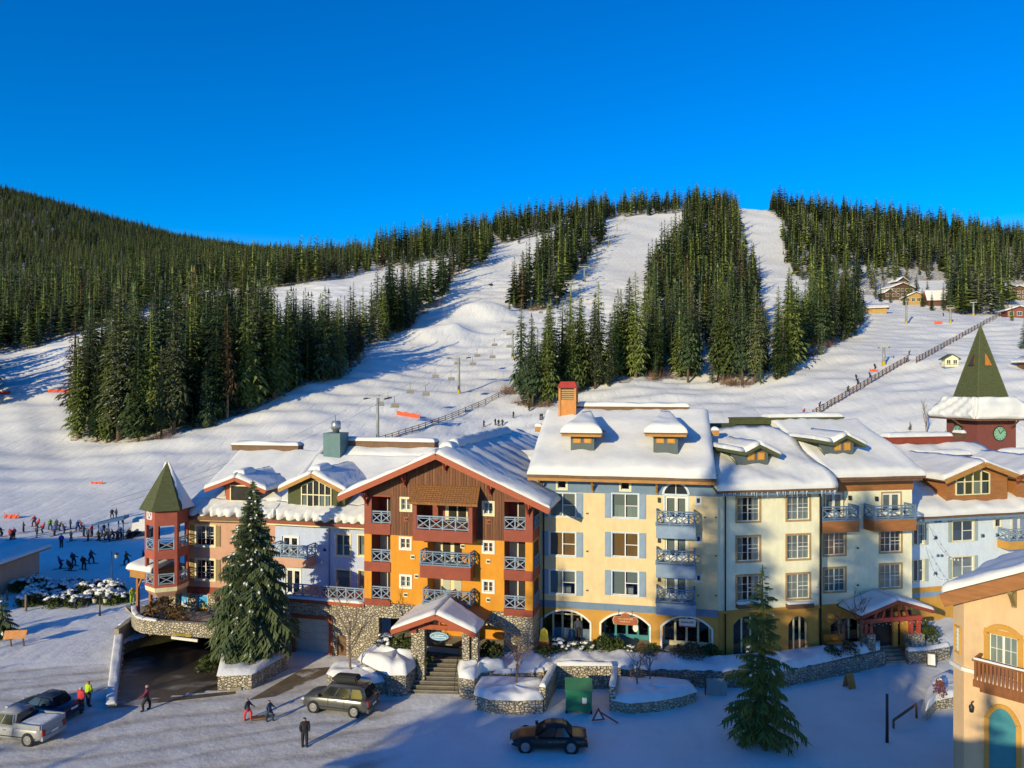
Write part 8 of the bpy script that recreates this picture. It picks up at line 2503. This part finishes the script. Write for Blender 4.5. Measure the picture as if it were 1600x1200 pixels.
person(G(138, 1104), 'stand', R(160), (.42, .60, .02), DK, 'person in a neon yellow green jacket walking on the street', hat=(.5, .12, .1)); person(G(127, 1113), 'walk', R(170), (.55, .03, .05), BLK, 'person in a red jacket beside the neon yellow green one', hat=(.5, .45, .4))
person(G(229, 1110), 'walk', R(-60), (.16, .02, .05), BLK, 'person in a maroon coat at the mouth of the parking ramp', hat=(.4, .3, .25))
person(G(387, 1125), 'walk', R(80), (.04, .05, .08), (.6, .06, .08), 'child in a dark top and pink trousers pulling a sled', hat=(.35, .09, .03), scale=.82); person(G(421, 1127), 'walk', R(80), (.03, .06, .13), DK, 'child in dark blue walking behind the sled', scale=.8)
person(G(476, 1166), 'stand', R(20), BLK, BLK, 'person in black at the bottom edge before the silver car')
q = G(405, 1124); sl = thing('sled', 'dark sled pulled by the child in pink trousers', 'sled', q, R(15)); mb = MB(); mb.box(-.5, .5, -.2, .2, .12, .17, M['timber_dark']); mb.build('seat', sl)
for sy in (-.17, .17): mb = MB(); mb.tube([(-.5, sy, .03), (.45, sy, .03), (.62, sy, .2)], .02, M['iron'], 4); mb.build('runner', sl)
mb = MB(); mb.tube([(.6, 0, .15), (1.1, .0, .6)], .012, M['iron'], 3); mb.build('rope', sl)
for px, py, c in ((1256, 649, RD), (1281, 637, DK), (1325, 612, OL), (1340, 601, BLK), (1338, 594, DK), (1359, 590, BL), (1367, 577, BLK), (1421, 555, DK), (1417, 566, BL), (1474, 494, DK)):
    person(T(px, py), 'ski', rgp.uniform(0, 6), c, BLK, '%s clad skier on the beginner slope beside the long fence' % nm[c], 'skiers on the beginner slope', skis=True)
for px, py, lab in ((756, 667, 'skier alone at the left of the dark group above the amber house ridge'), (774, 665, None), (779, 666, None), (785, 666, None), (802, 653, 'lone skier between the dark group and the chimney'), (844, 657, None), (847, 656, None)):
    person(T(px, py), 'stand', rgp.uniform(0, 6), BLK, DK, lab or ('dark skier in the tight group above the amber house ridge' if px < 800 else 'dark skier in the pair left of the red capped chimney'), None if lab else ('tight group of skiers' if px < 800 else 'pair of skiers'), skis=True)
a, c = arches[0][1] - 1.1, yb.world(arches[0][1] - 1.1, .9, ZS); person(c, 'stand', 0, (.10, .12, .16), DK, 'person standing at the right side of the left arch of the yellow house', hat=(.3, .15, .08))

# ---------------------------------------------------------------- ski lifts, fences, nets, lamps, signs
M['tower'] = mat('lift_tower_paint', (.27, .29, .28), .5, .12, 2); M['chair'] = mat('dark_chair_frame', (.06, .06, .065), .5, .1, 3)
LIFT = [(590, 693, 622, 4.4), (717, 615, 559, 5.2), (801, 560, 516, 5.4), (892, 473, 442, 5.4), (913, 441, 417, 5.4), (933, 407, 390, 5.4), (951, 383, 368, 5.4), (964, 361, 350, 5.4), (975, 345, 335, 5.4), (987, 334, 325, 5.4)]
tops_ = []
TPos = [T(p[0], p[1]) for p in LIFT]
def lift_tower(q, h, arm, dirn, label, group):
    o = thing('lift_tower', label, 'lift tower', q, math.atan2(dirn.y, dirn.x) - math.pi / 2, group)
    mb = MB(); mb.tube([(0, 0, -.5), (0, 0, h)], [.42, .30], M['tower'], 8); mb.build('pole', o)
    mb = MB(); mb.tube([(0, 0, -.5), (0, 0, 1.0)], .5, M['sign_yel'], 8); mb.build('base_pad', o)
    mb = MB(); mb.box(-arm, arm, -.16, .16, h - .02, h + .3, M['tower']); mb.beam((-arm, 0, h + 1.1), (arm, 0, h + 1.1), .08, .08, M['tower'])
    for s in (-1, 1): mb.beam((s * arm, 0, h + .3), (s * arm, 0, h + 1.1), .1, .1, M['tower'])
    mb.build('crossarm', o)
    for s in (-1, 1): mb = MB(); mb.hexa([(s * arm - .12, -1.7, h - .35), (s * arm + .12, -1.7, h - .35), (s * arm + .12, 1.7, h - .1), (s * arm - .12, 1.7, h - .1), (s * arm - .12, -1.7, h - .05), (s * arm + .12, -1.7, h - .05), (s * arm + .12, 1.7, h + .2), (s * arm - .12, 1.7, h + .2)], M['chair']); mb.build('sheave_train', o)
ord_ = ['nearest', 'second', 'third', 'fourth', 'fifth', 'sixth']
for i, (p, q) in enumerate(zip(LIFT, TPos)):
    d = (TPos[min(i + 1, 9)] - TPos[max(i - 1, 0)]); d.z = 0; d.normalize()
    h = (p[1] - p[2]) / F * q.y; tops_.append((q + Vector((0, 0, h)), Vector((d.y, -d.x, 0)), p[3] * .55))
    lift_tower(q, h, p[3] * .55, d, ('grey chairlift tower, %s from the roofs on the main run' % ord_[i]) if i < 6 else 'tiny chairlift tower near the top of the main run', None if i < 6 else 'lift towers near the top')
st_ = G(170, 838); st_.z = 4.6
tops_ = [(st_, Vector((.6, -.8, 0)), 2.0)] + tops_
def chair(q, label, group, n=4, back=None, rz=0.0, m='chair'):
    o = thing('chairlift_chair', label, 'chairlift chair', q, rz, group)
    mb = MB(); mb.beam((0, 0, 0), (0, .15, -1.5), .08, .08, M[m]); mb.build('hanger', o)
    mb = MB(); mb.box(-.95, .95, -.25, .3, -2.45, -2.33, M[m]); mb.build('seat', o)
    mb = MB(); mb.hexa([(-.95, .3, -2.4), (.95, .3, -2.4), (.95, .36, -2.4), (-.95, .36, -2.4), (-.95, .42, -1.65), (.95, .42, -1.65), (.95, .48, -1.65), (-.95, .48, -1.65)], M[m]); mb.beam((-.9, .4, -1.55), (.9, .4, -1.55), .06, .06, M[m]); mb.build('backrest', o)
    return o
c0_ = None
for sd in (-1, 1):
    pts = []
    for i in range(len(tops_) - 1):
        (a, na, la), (e, ne, le_) = tops_[i], tops_[i + 1]
        A_, E_ = a + na * la * sd, e + ne * le_ * sd
        for k in range(10): t = k / 10; pts.append(A_.lerp(E_, t) - Vector((0, 0, 1.0 + (A_ - E_).length * .012)) * (4 * t * (1 - t)))
    pts.append(E_)
    mb = MB(); mb.tube(pts, .022, M['iron'], 3); o = mb.build('haul_cable'); tag(o, ['uphill', 'downhill'][sd < 0] + ' haul cable of the main chairlift', 'cable')
    L_ = 8
    acc = 0
    for a, e in zip(pts[:-1], pts[1:]):
        seg = (e - a).length; 
        while acc < seg:
            q = a.lerp(e, acc / seg); rz = math.atan2(e.y - a.y, e.x - a.x) - math.pi / 2
            if q.y > 150 and q.y < 560:
                lab = 'empty dark chair hanging on the main chairlift'
                if c0_ is None: c0_ = chair(q, lab, 'chairs of the main chairlift', rz=rz)
                else: dup(c0_, q, rz)
            acc += 17
        acc -= seg
R2 = [(1381, 571, 543), (1416, 506, 472), (1485, 505, 482), (1521, 493, 473)]
R2L = ['slim lift tower with double crossarms beside the beginner slope fence', 'slim pole standing before the golden fronted lodge', 'slim lift tower left of the last olive trees', 'slim lift tower before the olive trees near the fence top']
for i, (px, pb, pt2) in enumerate(R2): q = T(px, pb); lift_tower(q, (pb - pt2) / F * q.y, 1.2 if i != 1 else .3, Vector((.5, .86, 0)), R2L[i], None)
def fence(label, a, e, n, h=1.4, rails=3):
    P_ = [T(a[0] + (e[0] - a[0]) * k / n, a[1] + (e[1] - a[1]) * (k / n) + (6 * math.sin(math.pi * k / n) if label.startswith('curving') else 0)) for k in range(n + 1)]
    o = thing('wooden_fence', label, 'fence', P_[0]); p0 = P_[0]
    mb = MB(); mb.box(-.09, .09, -.09, .09, -.4, h + .1, M['timber_dark']); pm = mb.mesh('post')
    for q in P_: link('post', pm, o, q - p0)
    for r in range(rails):
        mb = MB()
        for q, w in zip(P_[:-1], P_[1:]): z = Vector((0, -.1, h * (.3 + .68 * r / max(1, rails - 1)))); mb.beam(q - p0 + z, w - p0 + z, .05, .13, M['timber_dark'])
        mb.build('rail', o)
fence('curving dark rail fence below the nearest lift tower', (592, 693), (800, 612), 20)
fence('dark rail fence along the beginner slope, lower stretch', (1270, 653), (1419, 565), 26, 1.6, 4); fence('dark rail fence along the beginner slope, upper stretch', (1432, 568), (1566, 492), 28, 1.6, 4)
M['net'] = mat('orange_safety_net', (.80, .10, .035), .7, .12, 4)
for px0, px1, py, h, lab, m in ((75, 108, 614, 5, 'orange safety net touching the left tip of the wood', 'net'), (-14, 16, 616, 5, 'orange safety net at the left edge above the plaza', 'net'), (620, 656, 655, 7, 'orange safety net crossing the run beside the curving fence', 'net'), (7, 29, 811, 7, 'orange banner at the left end of the skiers queue', 'net'), (1460, 1472, 507, 5, 'red marker net high on the beginner slope', 'net'), (1359, 1371, 581, 4, 'red marker net beside the lift tower with double crossarms', 'net'), (143, 160, 757, 4, 'small pink marker net alone on the shaded flat snow', 'net')):
    a, e = T(px0, py - (6 if px0 == 620 else 0)), T(px1, py); hh = h / F * a.y
    o = thing('safety_net', lab, 'net', a); n = 8; mb = MB(); rows = [[], []]
    for k in range(n + 1):
        q = a.lerp(e, k / n) - a; w = .12 * math.sin(k * 1.9); q.z = float(zt(a.x + q.x, a.y + q.y)) - a.z
        rows[0].append(q + Vector((0, w, .12))); rows[1].append(q + Vector((0, -w, hh + .15 * math.sin(k * 2.4))))
    mb.grid(rows, M[m], False); mb.build('netting', o)
    for q in (rows[0][0], rows[0][n]): mb = MB(); mb.tube([q - Vector((0, 0, .5)), q + Vector((0, 0, hh + .2))], .04, M['timber'], 4); mb.build('stake', o)
# lift station of blue steel by the queue
q = G(172, 842); ls = thing('lift_station', 'blue steel loading station with a sloping canopy among the skiers', 'lift station', (q.x, q.y, 0), R(8))
M['blue_steel'] = mat('blue_painted_steel', (.03, .12, .28), .5, .1, 2)
for sx, z in ((-1.5, 2.1), (-.2, 2.4), (1.1, 2.7), (1.7, 2.8)): mb = MB(); mb.tube([(sx, 0, 0), (sx, 0, z)], .1, M['blue_steel'], 6); mb.build('post', ls)
mb = MB(); mb.hexa([(-1.9, -.9, 1.95), (2.1, -.9, 2.75), (2.1, 1.1, 2.75), (-1.9, 1.1, 1.95), (-1.9, -.9, 2.25), (2.1, -.9, 3.2), (2.1, 1.1, 3.2), (-1.9, 1.1, 2.25)], M['blue_steel']); mb.build('canopy', ls)
q = G(224, 836); gv = thing('groomer', 'white snow groomer half hidden behind the red turret', 'snow groomer', (q.x, q.y, 0), R(100)); mb = MB(); mb.hexa([(-1.6, -1.1, .9), (1.4, -1.1, .9), (1.4, 1.1, .9), (-1.6, 1.1, .9), (-1.4, -1, 2.5), (.9, -1, 2.6), (.9, 1, 2.6), (-1.4, 1, 2.5)], M['white']); mb.build('cab', gv)
for sy in (-1.2, 1.2): mb = MB(); mb.box(-2, 2, sy - .35, sy + .35, 0, .85, M['tyre']); mb.build('track', gv)
t = T(767, 447); gv = thing('snowmobile', 'tiny dark snowmobile climbing the main run', 'snowmobile', t, R(40)); mb = MB(); mb.prism([(-1.3, .2), (-1.2, .9), (-.2, .8), (.4, 1.3), (1.0, .9), (1.4, .3)], M['black_car'], 'y', -.4, .4); mb.build('body', gv)
for sy in (-.45, .45): mb = MB(); mb.box(.2, 1.7, sy - .08, sy + .08, 0, .08, M['iron']); mb.build('ski', gv)
def lamp(px, py, pt, lab, two=False):
    q = G(px, py); h = (py - pt) / F * q.y; o = thing('street_lamp', lab, 'street lamp', q)
    mb = MB(); mb.tube([(0, 0, 0), (0, 0, .5), (0, 0, h)], [.11, .07, .05], M['iron'], 8); mb.build('pole', o)
    for s in ((1, -1) if two else (1,)):
        mb = MB(); mb.tube([(0, 0, h - .25), (s * .4, 0, h - .1), (s * .5, 0, h - .2)], .03, M['iron'], 5); mb.lathe([(.02, .1), (.26, -.08), (.24, -.12), (.001, -.1)], M['iron'], (s * .5, 0, h - .25), 8); mb.build('lamp_arm', o)
        mb = MB(); mb.lathe([(.19, -.12), (.13, -.5), (.001, -.52)], M['cream_trim'], (s * .5, 0, h - .25), 8); mb.build('lantern', o)
lamp(174.5, 918, 861, 'black street lamp with one lantern beside the shaded plaza'); lamp(156, 962, 929, 'short black double lantern lamp among the snowy shrubs', True)
for px, py, pt, lab in ((48.5, 927, 904, 'upright timber post, upper one of three by the snow bank'), (40.5, 955, 929, 'upright timber post, middle one of three by the snow bank'), (11, 938, 922, 'upright timber post nearest the left edge')):
    q = G(px, py); h = (py - pt) / F * q.y; mb = MB(); mb.tube([(0, 0, -.3), (0, 0, h)], [.11, .10], M['bark_pale'], 7); o = mb.build('timber_post', None, q); tag(o, lab, 'post')
q = G(23, 1012); o = thing('notice_stand', 'tilted orange board on dark legs beside the small snowy spruce', 'notice board', q, R(8))
mb = MB(); mb.hexa([(-.85, -.1, .75), (.85, -.1, .75), (.85, -.02, .75), (-.85, -.02, .75), (-.85, .2, 1.35), (.85, .2, 1.35), (.85, .28, 1.35), (-.85, .28, 1.35)], M['chim']); mb.build('board', o)
for sx in (-.4, .55): mb = MB(); mb.beam((sx, .3, 0), (sx, .1, 1.0), .09, .09, M['timber_dark']); mb.build('leg', o)
# lodge corner and parked carrier at the left edge
lc = house('lodge', 'corner of a salmon walled lodge with a flat timber eave at the left edge', 'lodge', -14, 921, 5, 8, 3.6, .5, 0, M['pink'], 1, 1, .3, .8, 'timber'); lc.location = (*G(-14, 921).xy, 0)
q = G(44, 908); q.z = 3.1; o = chair(q, 'double chair from an old lift parked beside the salmon walled lodge', None, rz=R(30)); mb = MB(); mb.box(-.6, .6, -.3, .5, -3.1, -2.46, M['timber_dark']); mb.build('stand', o)
def aframe(px, py, m, lab, rz=0):
    q = G(px, py); o = thing('sandwich_board', lab, 'sandwich board', q, rz)
    for s in (-1, 1): mb = MB(); mb.hexa([(-.32, s * .3 - .02, 0), (.32, s * .3 - .02, 0), (.32, s * .3 + .02, 0), (-.32, s * .3 + .02, 0), (-.30, s * .03 - .02, 1.0), (.30, s * .03 - .02, 1.0), (.30, s * .03 + .02, 1.0), (-.30, s * .03 + .02, 1.0)], M[m]); mb.build('panel', o)
    mb = MB(); mb.hexa([(-.25, -.29, .14), (.25, -.29, .14), (.25, -.285, .14), (-.25, -.285, .14), (-.24, -.085, .9), (.24, -.085, .9), (.24, -.08, .9), (-.24, -.08, .9)], M['chim'] if m == 'timber' else M['white']); mb.build('poster', o)
aframe(1327, 1074, 'timber', 'orange brown sandwich board on the shaded street', R(20)); aframe(1455, 1040, 'iron', 'black and white sandwich board at the low rubble wall', R(-25))
q = G(935, 1127); o = thing('warning_sign', 'red edged triangular warning sign beside the dumpster', 'sign', q, R(12))
mb = MB(); mb.prism([(-.45, .05), (.45, .05), (0, .9)], M['red_metal'], 'y', 0, .03); mb.prism([(-.27, .15), (.27, .15), (0, .66)], M['white'], 'y', -.01, -.001); mb.build('triangle', o)
mb = MB(); mb.beam((.2, .1, .5), (1.1, -.6, .05), .07, .07, M['red_metal']); mb.build('leg', o)
q = G(1386, 1160); mb = MB(); mb.tube([(0, 0, 0), (0, 0, 2.9)], [.1, .08], M['iron'], 7); o = mb.build('metal_post', None, q); tag(o, 'dark slim post on the shaded street at the bottom right', 'post')
a = G(1396, 1138); e = G(1432, 1122); mb = MB(); mb.beam(a - a + Vector((0, 0, .5)), e - a + Vector((0, 0, .9)), .1, .12, M['timber_dark']); mb.beam((0, 0, 0), (0, 0, .5), .1, .1, M['timber_dark']); mb.beam((e - a).xyz, (e - a) + Vector((0, 0, .9)), .1, .1, M['timber_dark']); o = mb.build('barrier_rail', None, a); tag(o, 'low slanting barrier rail beside the dark slim post', 'barrier')
q = P(850, 600, 54.6); q.z = ZS - .1; o = thing('feather_flag', 'yellow and red surfboard shaped flag at the left end of the yellow house', 'flag', q, R(-10))
M['flag_y'] = mat('yellow_flag_cloth', (.70, .50, .03), .8, .1, 3)
sh = [(-.30, .25), (-.36, 1.0), (-.25, 1.8), (.0, 2.0), (.25, 1.8), (.36, 1.0), (.30, .25)]
mb = MB(); mb.prism([p for p in sh if 1], M['red_metal'], 'y', 0, .06); mb.build('lower_cloth', o); mb = MB(); mb.prism([(-.36, 1.0), (-.25, 1.82), (0, 2.02), (.25, 1.82), (.36, 1.0)], M['flag_y'], 'y', -.02, .08); mb.build('upper_cloth', o)
q = G(1307, 1012, 1.3); o = thing('bench', 'orange timber bench before the cream house arch', 'bench', q, R(10)); mb = MB(); mb.box(-.9, .9, -.25, .25, .42, .48, M['chim']); mb.build('seat', o); mb = MB(); mb.box(-.9, .9, .25, .3, .5, .95, M['chim']); mb.build('backrest', o)
for sx in (-.75, .75): mb = MB(); mb.box(sx - .05, sx + .05, -.22, .28, 0, .42, M['timber_dark']); mb.build('leg', o)
a, e = G(1104, 1086), G(1136, 1087); o = thing('plank_gate', 'grey plank gate in the wall below the yellow house', 'gate', a); n = 9
for k in range(n): q = (e - a) * (k + .5) / n; mb = MB(); mb.box(q.x - .07, q.x + .07, q.y - .03, q.y + .03, 0, 1.15 + .04 * (k % 2), M['shutter_grey']); mb.build('plank', o)
a, e = G(985, 1060, 1.0), G(1102, 1072, .6); o = thing('rail_fence', 'low dark two rail fence above the short fronted planter', 'fence', (a.x, a.y, 0)); a0 = Vector((a.x, a.y, 0))
for k in range(7): q = a.lerp(e, k / 6) - a0; mb = MB(); mb.box(q.x - .04, q.x + .04, q.y - .04, q.y + .04, -.2, q.z + .6, M['timber_dark']); mb.build('post', o)
for dz in (.2, .5): mb = MB(); mb.beam(a - a0 + Vector((0, -.06, dz)), e - a0 + Vector((0, -.06, dz)), .05, .08, M['timber_dark']); mb.build('rail', o)
# summit hut and snow guns seen as specks, pools of ice on the flat
for px, py, s, lab in ((1057, 321, 3.2, 'tiny white hut on the summit edge of the main run'),): t = T(px, py); house('hut', lab, 'hut', px, py, s, 3, 3, 1, 0, M['white'], 1, 1, .2)
q = T(980, 632); mb = MB(); mb.poly([(-2.2, -1.6, .12), (2.6, -1.2, .12), (3.2, 2.0, .5), (-1.2, 2.4, .5)], mat('turquoise_tarpaulin', (.12, .34, .38), .5, .15, 1)); o = mb.build('tarpaulin', None, q); tag(o, 'turquoise tarpaulin on the snow above the yellow house ridge', 'tarpaulin')

# ---------------------------------------------------------------- unseen spruces and lodges, placed and shaped for the shadows they cast into view
SHADE_SPRUCES = [(-30.4, -11, 38, 1.3), (-25.8, -18.6, 39, 1.6), (-32.2, -14.2, 39, 1.6), (-34.4, -17.1, 40, 1.6), (-28, -21.7, 40, 1.6), (-30.1, -24.6, 41, 1.6), (-43, -10, 30, 1.3), (-69, 21, 14, 1.2), (-73, 24, 15, 1.2), (-65, 18, 13, 1.1), (-68, -11, 20, 1.2), (-72, -9, 21, 1.2), (-64, -13, 19, 1.2)] + [(-31 + k * 5, -4 - 2 * (k % 2), 19 + (k * 7 % 3), 1.3) for k in range(6)] + [(-52 + k * 2.4, -22 - 3 * (k % 2), 26 + (k * 7 % 5) - 2, 1.25) for k in range(7) if k != 2]
for k, (x, y, h, s) in enumerate(SHADE_SPRUCES):
    plant(x, y, 0, h, k % 6, 'unseen tall spruce placed beside the viewpoint for its shadow', 'unseen spruces placed for their shadows', wide=s)
def block(x0, x1, y0, y1, h, rise, lab, m):
    o = thing('unseen_lodge', lab, 'building', ((x0 + x1) / 2, (y0 + y1) / 2, 0)); w, d = (x1 - x0) / 2, (y1 - y0) / 2
    mb = MB(); mb.box(-w, w, -d, d, 0, h, M[m]); mb.build('wall', o)
    mb = MB()
    for sg in (-1, 1): mb.slab([(-w - 1, sg * (d + 1), h - .3), (w + 1, sg * (d + 1), h - .3), (w + 1, 0, h + rise), (-w - 1, 0, h + rise)], .3, M['snow'])
    mb.build('roof', o)
block(-112, -70, 38, 56, 12.5, 6.4, 'long lodge beyond the left edge of the view', 'pink')
block(-31, 2, -7, 10, 10.8, 5.0, 'unseen lodge added below the viewpoint to shade the street', 'tan')  # added out of view so its roof shades the foreground street
